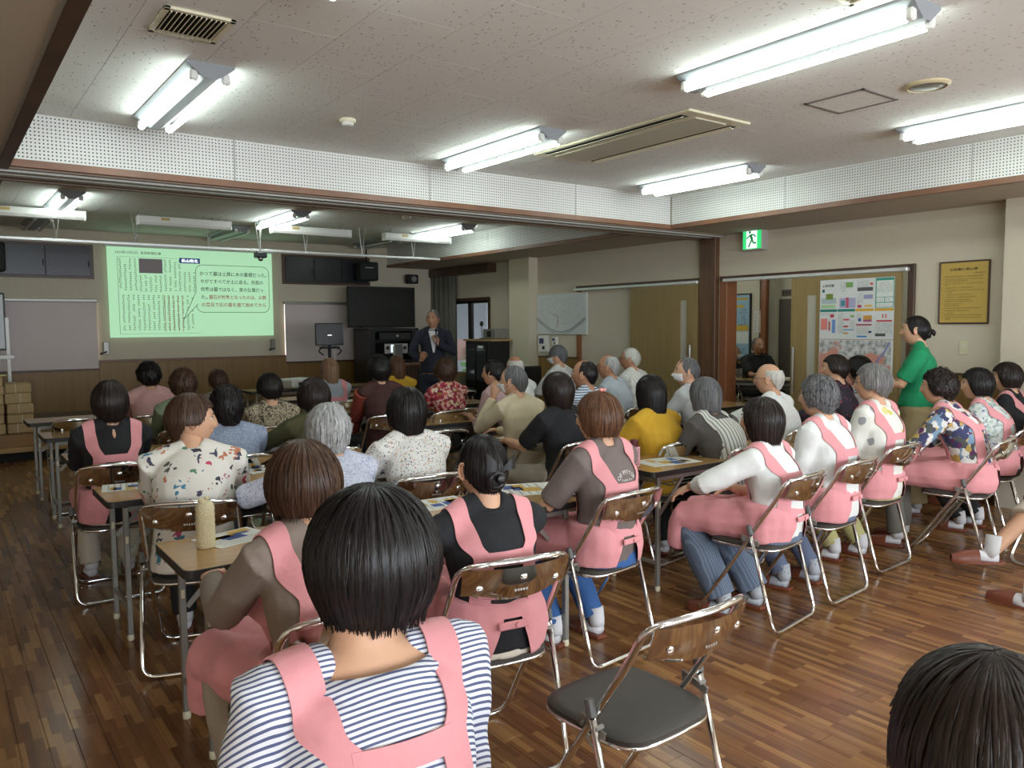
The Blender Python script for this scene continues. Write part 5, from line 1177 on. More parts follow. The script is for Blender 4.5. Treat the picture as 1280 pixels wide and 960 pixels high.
        if e == 'clip': b = MB(); b.box(H((-.005, -.025, .138)), (.028, .022, .014), ch=.005); b.box(H((.006, -.035, .139)), (.014, .02, .012), ch=.004); b.build('hair_clip', mat('clip_pink', srgb(230, 150, 140), .5), root)
        if e == 'bow':
            for s in (-1, 1):
                b = MB(); G = [[H((s*(.004+.055*t)+.012, -.112-.012*math.sin(PI*t), .012+(.004+.03*t)*k-.0+.03*t)) for k in (-1, -.3, .4, 1)] for t in (0, .25, .5, .75, 1)]; b.sheet(G, .003, [[HR @ V(0, -1, 0)]*4]*5); b.build('hair_bow', M_black, root, smooth='a')
            b = MB(); b.lathe([(.016, 0), (.016, .01), (.010, .014), (.004, .014)], H((.004, -.122, -.02)), 12, HR @ Matrix.Rotation(PI/2, 3, 'X')); b.build('hair_clasp', M_black, root, smooth='a')
        if e == 'pony': b = MB(); b.tube([H((0, -.105, -.005)), H((0, -.128, -.010)), H((0, -.140, -.022)), H((0, -.142, -.045))], [.012, .022, .018, .006], 10); b.build('ponytail', hm, root, smooth=True)
        if isinstance(e, tuple) and e[0] == 'bagstrap':
            rows = []
            for j in range(16): t = j/15; h = .03+.44*t; xc = .14-.36*t; rows.append([(xc+(u_-1)*.016, 'b', h) for u_ in range(3)])
            proj_sheet(sbvh, N, X, U, B_, rows, .003, .004, M_black, 'bag_strap', root)
        if isinstance(e, tuple) and e[0] == 'vest':
            rows = []
            for j in range(18):
                h = .055+(T-.08)*j/17; ww = (.105 if h < .24 else .15)*w_; rows.append([(ww*(-1+2*k/12), 'b', h) for k in range(13)])
            proj_sheet(sbvh, N, X, U, B_, rows, .004, .004, e[1], 'vest_back', root)
            for s in (-1, 1):
                rows = [[(s*(.085+(k-2)*.013)*w_, 'a', th) for k in range(5)] for th in [PI*.9-PI*.9*j/24 for j in range(25)]]; proj_sheet(sbvh, N, X, U, B_, rows, .004, .004, e[1], 'vest_shoulder', root)
        if isinstance(e, tuple) and e[0] == 'shirtfront':
            rows = [[(x*(.055*(1-j/12)+.004), 'f', .03+.27*j/11) for x in (-1, -.5, 0, .5, 1)] for j in range(12)]; proj_sheet(sbvh, N, X, U, B_, rows, .003, .003, mat('dress_shirt', srgb(226, 228, 230), .7), 'dress_shirt', root)
            for s in (-1, 1):
                rows = [[(s*(.058*(1-j/12)+.006+k*.018*math.sin(PI*(j+2)/15)), 'f', .015+.29*j/11) for k in range(4)] for j in range(12)]; proj_sheet(sbvh, N, X, U, B_, rows, .004, .005, shirt, 'lapel', root)
        if isinstance(e, tuple) and e[0] == 'backtext':
            for (s_, size, arc, hh, xo) in e[1]:
                tm = text(s_, size, M_white, None, None, me_only=True); xs = [v.co.x for v in tm.vertices]; mid = (min(xs)+max(xs))/2 if xs else 0
                for v in tm.vertices:
                    x, y = v.co.x-mid, v.co.y
                    if arc: a_ = x/arc; xx = (arc+y)*math.sin(a_); yy = (arc+y)*math.cos(a_)-arc
                    else: xx, yy = x, y
                    hit = sbvh.ray_cast(N+X*(xx+xo)-U*(hh-yy)+B_*.6, -B_, 1.1); v.co = (hit[0]+B_*.0025) if hit[0] else (N+X*xx-U*(hh-yy)+B_*.13)
                tm.name = 'shirt_print'; tm.materials.clear(); tm.materials.append(mat('print_white', srgb(214, 212, 208), .7)); place('shirt_print', tm, root)
        if isinstance(e, tuple) and e[0] == 'armsleeve':
            i = e[1]; b = MB(); b.tube([shj[i], elbows[i].lerp(shj[i], .5), elbows[i], elbows[i].lerp(wrists[i], .9)], [.068, .064, .058, .045], 14); b.build('sleeve', e[2], root, smooth='a')
    if chairlab: chair(root_xy.x+.0*cy, root_xy.y, yaw, chairlab)
    return root, dict(N=N, H=Hc, wr=wrists, R=Matrix.Rotation(yaw, 3, 'Z'), o=Vector((root_xy.x, root_xy.y, 0)))
def hash_(s):
    h = 7
    for c in s: h = (h*131+ord(c)) % 1000003
    return h
M_sock = mat('sock_white', srgb(214, 214, 218), .85); M_slip = mat('slipper_brown', srgb(122, 66, 46), .35)
# ================= cast =================
C = lambda n, r, g, b, **k: mat('cloth_'+n, srgb(r, g, b), .85, bump=.6, bscale=14, **k)
S_black = C('black', 26, 26, 30); S_pinkshirt = C('pinkish', 208, 164, 160); S_sage = C('sage', 120, 134, 106); S_taupe = C('taupe', 134, 120, 110); S_white = C('white', 222, 224, 222); S_off = C('offwhite', 218, 214, 206)
S_yel = C('mustard', 204, 160, 44); S_maroon = C('maroon', 66, 36, 34); S_rust = C('rust', 150, 66, 52); S_beige = C('beige', 196, 184, 156); S_mauve = C('mauve', 186, 154, 158); S_lgrey = C('light_grey', 186, 188, 190); S_bgrey = C('blue_grey', 168, 176, 186)
S_green = C('green', 22, 140, 92); S_olive = C('olive', 72, 72, 44); S_navy = C('navy', 30, 34, 48); S_khaki = C('khaki', 160, 144, 106); S_tshirt = C('greybrown', 112, 100, 96); S_lav = dots('cloth_lavender', srgb(186, 190, 206), [srgb(150, 156, 182), srgb(206, 208, 220)], 90, .4, warp=.8)
S_blue = dots('cloth_blueprint', srgb(146, 158, 182), [srgb(128, 140, 170), srgb(166, 176, 196)], 70, .42, warp=.9)
S_stripe = stripes('cloth_navy_stripe', srgb(224, 226, 232), srgb(84, 92, 128), 2, .0092, .42, rot=(.7, 0, 0))
S_vest = stripes('cloth_grey_stripe', srgb(214, 214, 206), srgb(132, 136, 136), 0, .026, .38); S_bstripe = stripes('cloth_blue_stripe', srgb(206, 214, 224), srgb(70, 88, 124), 2, .018, .4); S_wpl = stripes('cloth_pale_plaid', srgb(220, 220, 214), srgb(190, 192, 190), 0, .034, .3)
S_cart = dots('cloth_cartoon', srgb(226, 222, 214), [srgb(70, 130, 160), srgb(196, 70, 100), srgb(60, 60, 70), srgb(90, 140, 110), srgb(190, 120, 90), srgb(70, 70, 90), srgb(170, 70, 110), srgb(90, 90, 90)], 19, .36, warp=1.9, density=.85)
S_flw = dots('cloth_small_flowers', srgb(226, 224, 220), [srgb(96, 96, 104), srgb(180, 90, 80), srgb(120, 130, 120), srgb(200, 150, 80), srgb(90, 96, 110), srgb(130, 130, 140)], 85, .34, warp=1.8, density=.8)
S_leop = floral('cloth_leopard', [(0, srgb(150, 138, 116)), (.4, srgb(104, 92, 76)), (.6, srgb(176, 164, 140)), (.85, srgb(60, 54, 48))], 90)
S_red = floral('cloth_red_flowers', [(0, srgb(150, 36, 60)), (.25, srgb(214, 160, 150)), (.5, srgb(110, 24, 44)), (.65, srgb(206, 186, 160)), (.8, srgb(190, 80, 80)), (.92, srgb(150, 110, 50))], 38)
S_hfl = floral('cloth_bold_floral', [(0, srgb(218, 218, 216)), (.22, srgb(58, 62, 100)), (.38, srgb(190, 160, 90)), (.5, srgb(122, 150, 176)), (.64, srgb(96, 48, 90)), (.74, srgb(226, 224, 220)), (.9, srgb(80, 84, 84))], 30)
S_ifl = floral('cloth_pale_floral', [(0, srgb(206, 212, 208)), (.3, srgb(150, 160, 160)), (.45, srgb(212, 218, 214)), (.62, srgb(120, 124, 160)), (.7, srgb(170, 190, 176)), (.88, srgb(216, 220, 218))], 60)
S_gfl = dots('cloth_leaf_print', srgb(222, 222, 214), [srgb(206, 196, 110), srgb(150, 152, 156), srgb(200, 202, 198), srgb(214, 206, 140)], 13, .30, warp=.7, density=.8)
S_reddot = dots('cloth_red_dots', srgb(38, 32, 46), [srgb(190, 60, 80)], 46, .22); S_shortfl = dots('cloth_grey_flower', srgb(206, 206, 206), [srgb(110, 110, 116)], 22, .3, warp=1)
P_black = C('trouser_black', 30, 30, 32); P_cream = C('trouser_cream', 206, 198, 182); P_jean = C('jean', 52, 92, 148); P_bluep = stripes('trouser_blue_pinstripe', srgb(88, 102, 122), srgb(112, 126, 144), 0, .012, .35); P_grey = C('trouser_grey', 118, 114, 108); P_taupe = C('trouser_taupe', 160, 150, 136)
P_yel = C('trouser_lemon', 190, 184, 128); P_blueg = C('trouser_blue_grey', 96, 106, 130); P_flor = floral('skirt_dark_floral', [(0, srgb(52, 46, 44)), (.5, srgb(130, 116, 96)), (.75, srgb(40, 36, 36))], 26)
G_dot = dots('sock_dots', srgb(170, 174, 180), [srgb(50, 54, 64)], 48, .17)
def P3(u, v, d): p = at(u, v, d=d); return p
PEOPLE = {}
def add(key, u, v, d, label, **k):
    p = at(u, v, d=d); dz = k.pop('dz', 0); PEOPLE[key] = person(label, px=p, z=p.z-dz, **k); PEOPLE[key][0].location.z += dz
    if dz: LASTCH[0].location.z += dz
    return PEOPLE[key]
PK = 'woman in pink apron'
add('B', 461, 602, 1.38, 'person in navy and white striped blouse and pink apron, large black bob, nearest the viewer', yaw=-.05, lean=.16, hair=('bobbig', H_black), shirt=S_stripe, sleeve='elbow', pants=P_black, apron=True, arms=('lap', 'lap'), vox=.010, near=2.4, bw=1.05, xb=.17, open_neck=True, hx=.035, hk=dict(a=.120, bb=.125, back=-.098),
    chairlab='chrome folding chair under the woman in the striped blouse, at the bottom edge')
add('A', 377, 546, 2.25, 'person with a rounded brown bob, taupe top and pink apron at the nearest left table', yaw=.12, lean=.10, hyaw=-.25, hair=('bob', H_brown), hk=dict(a=.110, bb=.122), shirt=S_taupe, sleeve='long', pants=P_taupe, apron=True, arms=('table', 'table'), vox=.011, near=1.6,
    chairlab='chrome folding chair under the woman in the taupe top and apron', legs='under')
add('C', 601, 537, 2.72, 'person with black hair in a low bun and bow, black shirt and pink apron', yaw=-.16, lean=.10, hyaw=.10, hair=('slick', H_black), shirt=S_black, sleeve='long', pants=P_cream, apron=True, arms=('table', 'table'), vox=.011, extras=('bow',), near=1.5,
    chairlab='chrome folding chair under the woman in black with the low bun')
add('D', 746, 487, 3.65, 'person with chestnut bob and pink clip, grey-brown lettered T-shirt, pink apron and jeans', yaw=.10, lean=.03, hyaw=.30, hair=('bob', H_chest), shirt=S_tshirt, sleeve='short', pants=P_jean, apron=True, arms=(((-.04, .22, .66), (-1, -.2, -.5)), ((.02, .20, .64), (1, -.3, -.4))), vox=.010, extras=('clip', ('backtext', (('OF PITTSB', .024, .050, .130, .0), ('Cobalt Tow', .014, 0, .160, 0), ('Café', .018, 0, .29, 0)))), near=1.5,
    chairlab='chrome folding chair under the woman in the lettered T-shirt', legs='under')
add('E', 951, 494, 4.05, 'person with dark wine-brown bob, white blouse, pink apron and wide blue pinstripe trousers', yaw=.14, lean=.10, hyaw=.12, hair=('bob', H_dark), hk=dict(back=-.115, side=-.11), shirt=S_white, sleeve='elbow', pants=P_bluep, apron=True, arms=(((-.16, .30, SEATZ+.225), (-1, -.6, .1), (-.2, -.1, 1), .45, (-.25, .8, -.45)), 'lap'), vox=.010, near=1.4, wide=1.45, legs='under',
    chairlab='chrome folding chair under the woman in the white blouse with blue pinstripe trousers', socks=G_dot)
add('F', 1022, 467, 4.45, 'person with short wavy dark grey hair, white shirt with collar and pink apron', yaw=.08, lean=.10, hyaw=.12, hair=('curly', H_dgrey), shirt=S_white, sleeve='elbow', pants=P_blueg, apron=True, arms=('lap', 'lap'), bw=1.06, vox=.011, near=1.2,
    chairlab='chrome folding chair under the grey-haired woman in a white shirt', socks=G_dot, legs='under', hk=dict(lump=.009))
add('G', 1090, 453, 4.95, 'person with short grey hair, white blouse with yellow and grey leaves, pink apron', yaw=.05, lean=.03, hyaw=.30, hair=('short', H_salt), shirt=S_gfl, sleeve='elbow', pants=P_yel, apron=True, arms=('lap', ((.06, .33, .62), (1, -.3, -.5), (0, 0, 1), .35)), bw=1.04, vox=.012, extras=('glasses',), near=1.2,
    chairlab='chrome folding chair under the grey-haired woman in the leaf-print blouse', legs='under', hk=dict(a=.096, bb=.115, c=.136))
add('H', 1173, 459, 5.25, 'person with fluffy dark brown hair, bold multicoloured floral blouse and pink apron', yaw=.22, lean=.34, hyaw=.15, hair=('curly', H_dark), shirt=S_hfl, sleeve='elbow', pants=P_grey, apron=True, arms=(((-.12, .38, .68), (-1, -.3, -.5)), ((.1, .36, .66), (1, -.3, -.5))), vox=.012, chairlab='chrome folding chair seen side-on under the woman in the bold floral blouse', legs='front', hk=dict(back=-.09))
add('I', 1221, 458, 5.75, 'person with black chin-length bob, pale blue-grey floral blouse and pink apron', yaw=.15, lean=.24, hyaw=.35, hair=('bob', H_black), shirt=S_ifl, sleeve='elbow', pants=P_black, apron=True, arms=('lap', 'lap'), vox=.012, chairlab='chrome folding chair under the woman in the pale floral blouse near the right edge', legs='under')
add('J', 1258, 451, 6.3, 'person with dark brown bob, black top and pink apron at the far right', yaw=.10, lean=.10, hyaw=.35, hair=('bob', H_dark), shirt=S_black, sleeve='long', pants=P_black, apron=True, arms=('lap', 'lap'), chairlab='chrome folding chair under the woman in black at the right edge')
add('a', 136, 474, 4.5, 'person with very short black hair, black blouse and pink apron at the far left', yaw=-.05, lean=.05, hair=('short', H_dark), shirt=S_black, sleeve='long', pants=P_cream, apron=True, arms=('table', 'table'), vox=.012, near=1.2, extras=('keyhole',), hk=dict(a=.1, bb=.115, c=.138, back=-.11, side=-.06, n=260),
    chairlab='chrome folding chair under the woman in black and pink at the far left')
add('b', 240, 490, 3.62, 'person turning right, dark brown short hair, white overblouse printed with small coloured drawings', yaw=-.34, lean=.14, hyaw=-1.40, strap_col=C('pale_blue', 190, 200, 222), hair=('short', H_brown), shirt=S_cart, sleeve='long', pants=P_black, arms=('table', 'table'), bw=1.12, vox=.011, near=1.3, hk=dict(a=.098, bb=.114, c=.136, side=-.012, back=-.080, front=.062),
    chairlab='chrome folding chair under the woman in the drawing-print overblouse')
add('c', 185, 450, 6.9, 'person with full dark curly hair and pale pink blouse near the wooden wall', yaw=0, lean=.05, hair=('curly', H_black), shirt=S_pinkshirt, pants=P_black, arms=('table', 'table'), chairlab='folding chair of the woman in the pale pink blouse')
add('d', 228, 459, 6.0, 'person with wavy reddish-brown hair and sage green shirt', yaw=-.15, lean=.12, hair=('curly', H_brown), shirt=S_sage, sleeve='long', pants=P_black, chairlab='folding chair of the woman in the sage green shirt')
add('e', 272, 459, 7.4, 'small person with short brown hair seen between others at the third left row', lean=.1, hair=('short', H_brown), shirt=S_taupe, pants=P_black, chairlab='folding chair of the small brown-haired woman in front')
add('f', 282, 479, 4.8, 'person with wavy black hair and light blue patterned blouse', yaw=-.1, lean=.16, hair=('curly', H_black), shirt=S_blue, sleeve='elbow', pants=P_black, arms=('table', 'table'), bw=1.05, chairlab='folding chair of the woman in the light blue patterned blouse', hk=dict(back=-.15, lump=.012))
add('g', 336, 464, 6.1, 'person with short black hair and grey-brown leopard pattern top', yaw=0, lean=.05, hair=('short', H_black), shirt=S_leop, sleeve='short', pants=P_black, chairlab='folding chair of the woman in the leopard pattern top', hk=dict(a=.098, bb=.112))
add('h', 391, 470, 5.0, 'person with dark rounded hair and olive green top', yaw=-.05, lean=.16, hair=('bob', H_dark), shirt=S_olive, sleeve='elbow', pants=P_black, arms=('elbow', 'table'), chairlab='folding chair of the woman in the olive top', hk=dict(back=-.09, side=-.06))
add('i', 409, 502, 3.65, 'person with short silver-grey hair and lavender blouse', yaw=.1, lean=.2, hyaw=-.15, hair=('short', H_grey), shirt=S_lav, sleeve='elbow', pants=P_black, arms=(((-.20, .30, .78), (-1, -.3, -.2), (0, -.3, 1), .7), 'table'), near=1.4, hk=dict(a=.1, bb=.115, c=.135, lump=.012, back=-.10),
    chairlab='folding chair of the silver-haired woman')
add('j', 411, 446, 8.0, 'person with long light brown hair, grey-blue top and pink straps near the projector', lean=.1, hair=('long', H_blond), shirt=S_bgrey, pants=P_black, apron=True, chairlab='folding chair of the woman with long light brown hair')
add('k', 473, 443, 6.8, 'person with round black hair, dark maroon vest and rust-red sleeves', yaw=-.1, lean=.1, hair=('curly', H_black), shirt=S_maroon, sleeve='long', pants=P_black, arms=('knee', 'table'), extras=(('armsleeve', 0, S_rust),), chairlab='folding chair of the woman in maroon and rust', bw=1.02, hk=dict(lump=.005))
add('l', 495, 443, 8.6, 'person with long chestnut hair behind the round black-haired woman', lean=.1, hair=('long', H_chest), shirt=S_yel, pants=P_black, chairlab='folding chair of the woman with long chestnut hair')
add('m', 507, 482, 4.15, 'person with black bob and white blouse covered in tiny flowers', yaw=-.05, lean=.16, hyaw=0, hair=('bob', H_black), shirt=S_flw, sleeve='elbow', pants=P_black, arms=('knee', 'table'), near=1.3, bw=1.04, vox=.012, hk=dict(a=.104, bb=.115, c=.135, back=-.12, n=380), chairlab='folding chair of the woman in the tiny-flower blouse')
add('n', 555, 446, 7.2, 'person with short dark brown curly hair and red and pink floral blouse', lean=.1, yaw=.05, hair=('curly', H_brown), shirt=S_red, sleeve='elbow', pants=P_black, chairlab='folding chair of the woman in the red floral blouse')
add('o', 616, 448, 6.9, 'person with dark hair in a mauve-pink shirt leaning on the table', yaw=.3, lean=.42, hyaw=.3, hair=('man', H_black), shirt=S_mauve, sleeve='elbow', pants=P_black, arms=('table', 'table'), chairlab='folding chair of the man in the mauve shirt', hk=dict(a=.088, bb=.106, c=.128))
add('p', 643, 442, 7.7, 'person with a bald head and white shirt behind the mauve-shirted man', lean=.1, hair=('bald', H_white), shirt=S_white, pants=P_black, skin=M_skin2, chairlab='folding chair of the bald man in white')
add('q', 641, 454, 5.65, 'person with cropped grey hair, face mask and beige shirt, hand at his chin', yaw=.15, lean=.22, hyaw=.45, hair=('man', H_dgrey), shirt=S_beige, sleeve='long', pants=P_black, arms=(((-.07, .20, 1.00), (-.5, .2, -1), (-1, 0, 0), .9, (.2, .2, 1)), 'table'), extras=('mask',), bw=1.12, chairlab='folding chair of the man in the beige shirt', vox=.012)
add('r', 697, 431, 8.9, 'person in grey cap, glasses, face mask and white shirt', yaw=.2, lean=.12, hyaw=.5, hair=('man', H_dgrey), shirt=S_white, sleeve='long', pants=P_black, extras=('cap', 'mask', 'glasses'), chairlab='folding chair of the man in the grey cap')
add('s', 696, 463, 5.2, 'person with brown-black bob and black short-sleeved top, elbow on the table', yaw=.1, lean=.10, hair=('bob', H_dark), shirt=S_black, sleeve='short', pants=P_taupe, arms=('table', 'table'), bw=1.05, chairlab='folding chair of the woman in the black short-sleeved top', vox=.012, hk=dict(back=-.12, side=-.11))
add('t', 730, 447, 6.2, 'person with thinning black hair and blue striped shirt', yaw=.25, lean=.12, hyaw=.3, hair=('bald', H_black), hk=dict(top=.30), shirt=S_bstripe, sleeve='elbow', pants=P_black, skin=M_skin2, chairlab='folding chair of the man in the blue striped shirt', bw=1.08)
add('u', 760, 441, 7.3, 'person with thinning grey hair, glasses and blue-grey shirt', yaw=.3, lean=.2, hyaw=.4, hair=('bald', H_grey), hk=dict(top=.38), shirt=S_bgrey, sleeve='elbow', pants=P_black, skin=M_skin2, extras=('glasses',), chairlab='folding chair of the man in the blue-grey shirt', bw=1.05)
add('v', 787, 433, 8.2, 'person with white hair, glasses and pale striped shirt by the brown sliding door', yaw=.3, lean=.15, hyaw=.4, hair=('man', H_white), shirt=S_wpl, sleeve='long', pants=P_black, skin=M_skin2, extras=('glasses',), bw=1.12, chairlab='folding chair of the white-haired man by the sliding door')
add('x', 812, 466, 5.15, 'person with shoulder-length black hair and mustard yellow top', yaw=.1, lean=.12, hair=('mid', H_black), shirt=S_yel, sleeve='elbow', pants=P_flor, arms=('table', 'table'), bw=1.1, chairlab='chrome folding chair behind the mustard yellow top', vox=.012, skirt=True)
add('y', 858, 444, 6.4, 'person with short dark grey hair, white face mask and lilac-grey shirt', yaw=.25, lean=.16, hyaw=.7, hair=('man', H_dgrey), shirt=S_lgrey, sleeve='elbow', pants=P_black, extras=('mask',), chairlab='folding chair of the masked man in the lilac-grey shirt', bw=1.06)
add('z', 880, 469, 5.05, 'person with grey-black hair, striped pale vest over dark sleeves and a black bag strap', yaw=.05, lean=.3, hair=('mid', H_dgrey), shirt=C('dark_grey', 84, 80, 78), sleeve='elbow', pants=P_black, arms=('table', 'table'), extras=(('vest', S_vest), ('bagstrap',)), bw=1.12, chairlab='folding chair of the woman in the striped vest', vox=.012, hk=dict(back=-.10, side=-.09))
add('aa', 961, 451, 5.75, 'person with a bald crown, brown glasses and white shirt near the doorway', yaw=.15, lean=.12, hyaw=.35, hair=('bald', H_white), shirt=S_white, sleeve='short', pants=P_black, arms=(((-.10, .38, .80), (-1, -.2, -.4), (0, 0, 1), .6), ((-.02, .40, .78), (1, -.2, -.4), (0, 0, 1), .6)), extras=('glasses',), bw=1.1, chairlab='folding chair of the bald man in the white shirt', vox=.012)
add('dd', 1043, 441, 6.5, 'person with short black hair and dark blouse with red dots', yaw=.2, lean=.1, hyaw=.45, hair=('short', H_dark), shirt=S_reddot, sleeve='elbow', pants=P_black, chairlab='folding chair of the woman in red dots', hk=dict(a=.096, bb=.112))
add('ee', 1073, 443, 7.0, 'person with dark hair mostly hidden behind the woman in red dots', yaw=.2, lean=.1, hair=('bob', H_black), shirt=S_shortfl, sleeve='elbow', pants=P_black, chairlab='folding chair behind the woman in red dots')
add('m0', 1232, 800, .86, 'person of whom only the dark brown crown of the head shows at the bottom right', yaw=-.3, lean=.1, hair=('mid', H_dark), shirt=S_black, sleeve='long', pants=P_black, near=2.6, vox=.012, hk=dict(n=420, lump=.003), chairlab=None)
# speaker
spk, si = add('spk', 541, 386, 9.9, 'person standing at the front in a dark navy suit, speaking into a microphone', yaw=2.65, lean=.0, hyaw=-.35, hair=('man', H_dgrey), shirt=S_navy, sleeve='long', pants=S_navy, stand=1.73, extras=(('shirtfront',),), strap_col=mat('dress_shirt', srgb(226, 228, 230), .7), skin=M_skin2, bw=1.06, shoes='dark', vox=.011,
    arms=(((-.05, .20, 1.30), (-1, -.2, -.7), (-.6, .8, .3), .95, (.3, .1, .9)), ((.16, .28, 1.10), (1, -.4, -.5), (.3, .9, .3), .9, (-.2, .4, .5))))
def world(i, p): return i['o']+i['R'] @ Vector(p)
mp_ = world(si, (-.03, .215, 1.30)); k = thing('microphone', mp_, 'black hand microphone held by the speaker', 'microphone')
b = MB(); b.tube([(0, 0, .0), (0, 0, .15)], [.010, .013], 8); b.build('handle', M_black, k, smooth='a'); b = MB(); b.ball((0, 0, .17), .022, 12, 8); b.build('microphone_head', M_blackm, k, smooth='a')
# green woman
gw, gi = add('green', 1144, 392, 6.25, 'person standing side-on in green T-shirt and khaki skirt, holding a small box by the map', yaw=.5, lean=-.02, hyaw=.0, hair=('slick', H_black), shirt=S_green, sleeve='short', pants=S_khaki, stand=1.58, extras=('pony',), vox=.011, bw=.98, skirt=True, socks=M_sock,
    arms=(((-.06, .32, 1.06), (-.6, -.8, -.6), (-.5, 0, .9), .8), ((.05, .32, 1.02), (.6, -.8, -.6), (.5, 0, .9), .8)))
k = thing('small_camera', world(gi, (0, .40, 1.06)), 'small dark olive box-shaped device held by the woman in green', 'camera', None, .5); b = MB(); b.box((0, 0, .0), (.12, .06, .08), ch=.01); b.build('body', mat('olive_box', srgb(92, 88, 72), .5, var=.3, vscale=60), k); b = MB(); b.tube([(0, .03, 0), (0, .055, 0)], .022, 12); b.build('lens', M_black, k, smooth='a')
HALL = .12
# men in the hallway
add('man', 948, 420, 10.5, 'person with cropped grey hair and black polo shirt seated at the hallway table', dz=.12, yaw=2.75, lean=.1, hyaw=.0, hair=('man', H_dgrey), shirt=S_black, sleeve='short', pants=P_black, skin=M_skin2, arms=('table', 'table'), bw=1.1, hk=dict(c=.118, a=.078), chairlab='folding chair of the man in the black polo in the hallway')
add('man2', 917, 430, 11.0, 'person with shaved head and white mask half hidden in the hallway', dz=.12, yaw=-2.9, lean=.12, hyaw=.6, hair=('none', None), shirt=S_black, sleeve='short', pants=P_black, skin=M_skin2, arms=('elbow', 'table'), extras=('mask',), chairlab='folding chair of the masked man in the hallway')
# person off the right edge: only the legs show
lg = thing('person', (5.33, 1.98, 0), 'person off the right edge, shin, white sock and brown slipper reaching into view', 'person', None, 1.25)
def leg(b, pts, r): b.tube(pts, r, 14)
R_ = Matrix.Rotation(-1.25, 3, 'Z'); O_ = Vector((5.33, 1.98, 0))
f1, f2 = at(1240, 688, z=.14), at(1290, 746, z=.07); L_ = lambda p: R_ @ (Vector(p)-O_)
k1 = at(1330, 600, z=.50); k2 = at(1380, 660, z=.48)
b = MB(); b.tube([L_(f1), L_(f1.lerp(k1, .5)), L_(k1), L_(k1+V(.40, -.10, .0))], [.042, .056, .06, .085], 14); b.tube([L_(f2), L_(f2.lerp(k2, .5)), L_(k2), L_(k2+V(.38, -.05, 0))], [.042, .056, .06, .085], 14)
b.rings([ell(L_(k1+V(.48, -.1, .05+.09*i)), V(1, 0, 0), V(0, 1, 0), .15-.01*i, .12, 14) for i in range(6)]); b.ball(L_(k1+V(.46, -.1, .72)), (.08, .095, .115), 14, 10)
b.tube([L_(k1+V(.48, -.1, .5)), L_(k1+V(.46, -.1, .68))], .05, 10); me = remesh(b, .013, 3, 'body'); me.materials.append(M_skin); place('body', me, lg)
b = MB(); s_ = f1.lerp(k1, .42); b.tube([L_(s_), L_(k1), L_(k1+V(.40, -.10, .0))], [.085, .085, .11], 14); s_ = f2.lerp(k2, .4); b.tube([L_(s_), L_(k2), L_(k2+V(.38, -.05, 0))], [.085, .085, .11], 14); me = remesh(b, .013, 3, 'trousers'); me.materials.append(P_cream); wrinkle(me, .004, 3); place('trousers', me, lg)
b = MB(); b.rings([ell(L_(k1+V(.48, -.1, .0+.10*i)), V(1, 0, 0), V(0, 1, 0), .18-.006*i, .14, 16) for i in range(6)]); b.build('shirt', S_off, lg, smooth=True)
b = MB(); b.ball(L_(k1+V(.46, -.1, .74)), (.09, .11, .12), 14, 10); b.build('hair', H_dark, lg, smooth=True)
for (f_, tip_) in ((f1, at(1190, 690, z=.12)), (f2, at(1240, 738, z=.045))):
    d = (tip_-f_); d.z = 0; d = d.normalized()*.2
    b = MB(); b.tube([L_(f_+V(.02, 0, .09)), L_(f_), L_(f_+d*.1+V(0, 0, -.035))], [.044, .042, .036], 12); b.tube([L_(f_-d*.15+V(0, 0, -.045)), L_(f_+d*.35+V(0, 0, -.035)), L_(f_+d*.85+V(0, 0, -.03))], [.032, .036, .02], 12); b.build('sock', M_sock, lg, smooth=True)
    b = MB(); c0 = f_+V(0, 0, -.078); sd = Vector((d.y, -d.x, 0)).normalized(); out = [(-.35, .02), (-.2, .036), (.2, .042), (.7, .046), (1.0, .04), (1.15, .02)]; pl = [L_(c0+d*t+sd*w2) for t, w2 in out]+[L_(c0+d*t-sd*w2) for t, w2 in out[::-1]]; b.rings([[p for p in pl], [p+V(0, 0, .016) for p in pl]])
    G = [[L_(c0+d*(.38+.76*j/6)+sd*.045*(1-((j/6)**3)*.5)*math.cos(PI*k/8)+V(0, 0, .012+(.068-.035*(j/6)**2)*math.sin(PI*k/8))) for k in range(9)] for j in range(7)]; b.sheet(G, .003, [[V(0, 0, 1)]*9]*7); b.build('slipper', M_slip, lg, smooth='a')
chair(5.62, 1.85, 1.35, 'folding chair off the right edge under the person whose leg shows')
# foreground and spare chairs
chair(1.585, 1.60, .03, 'empty chrome folding chair in the foreground with a dark grey seat', 'empty chrome folding chairs')
chair(-.12, 3.35, 0, 'folding chair whose foot just shows at the left edge', 'empty chrome folding chairs')
chair(.97, 7.55, 0, 'empty folding chair at the far left beyond the woman in black and pink', 'empty chrome folding chairs')
chair(2.90, 5.0, 0, 'empty folding chair right of the black bob and tiny-flower blouse', 'empty chrome folding chairs')
chair(3.62, 6.1, .1, 'empty folding chair in front of the red floral blouse', 'empty chrome folding chairs')
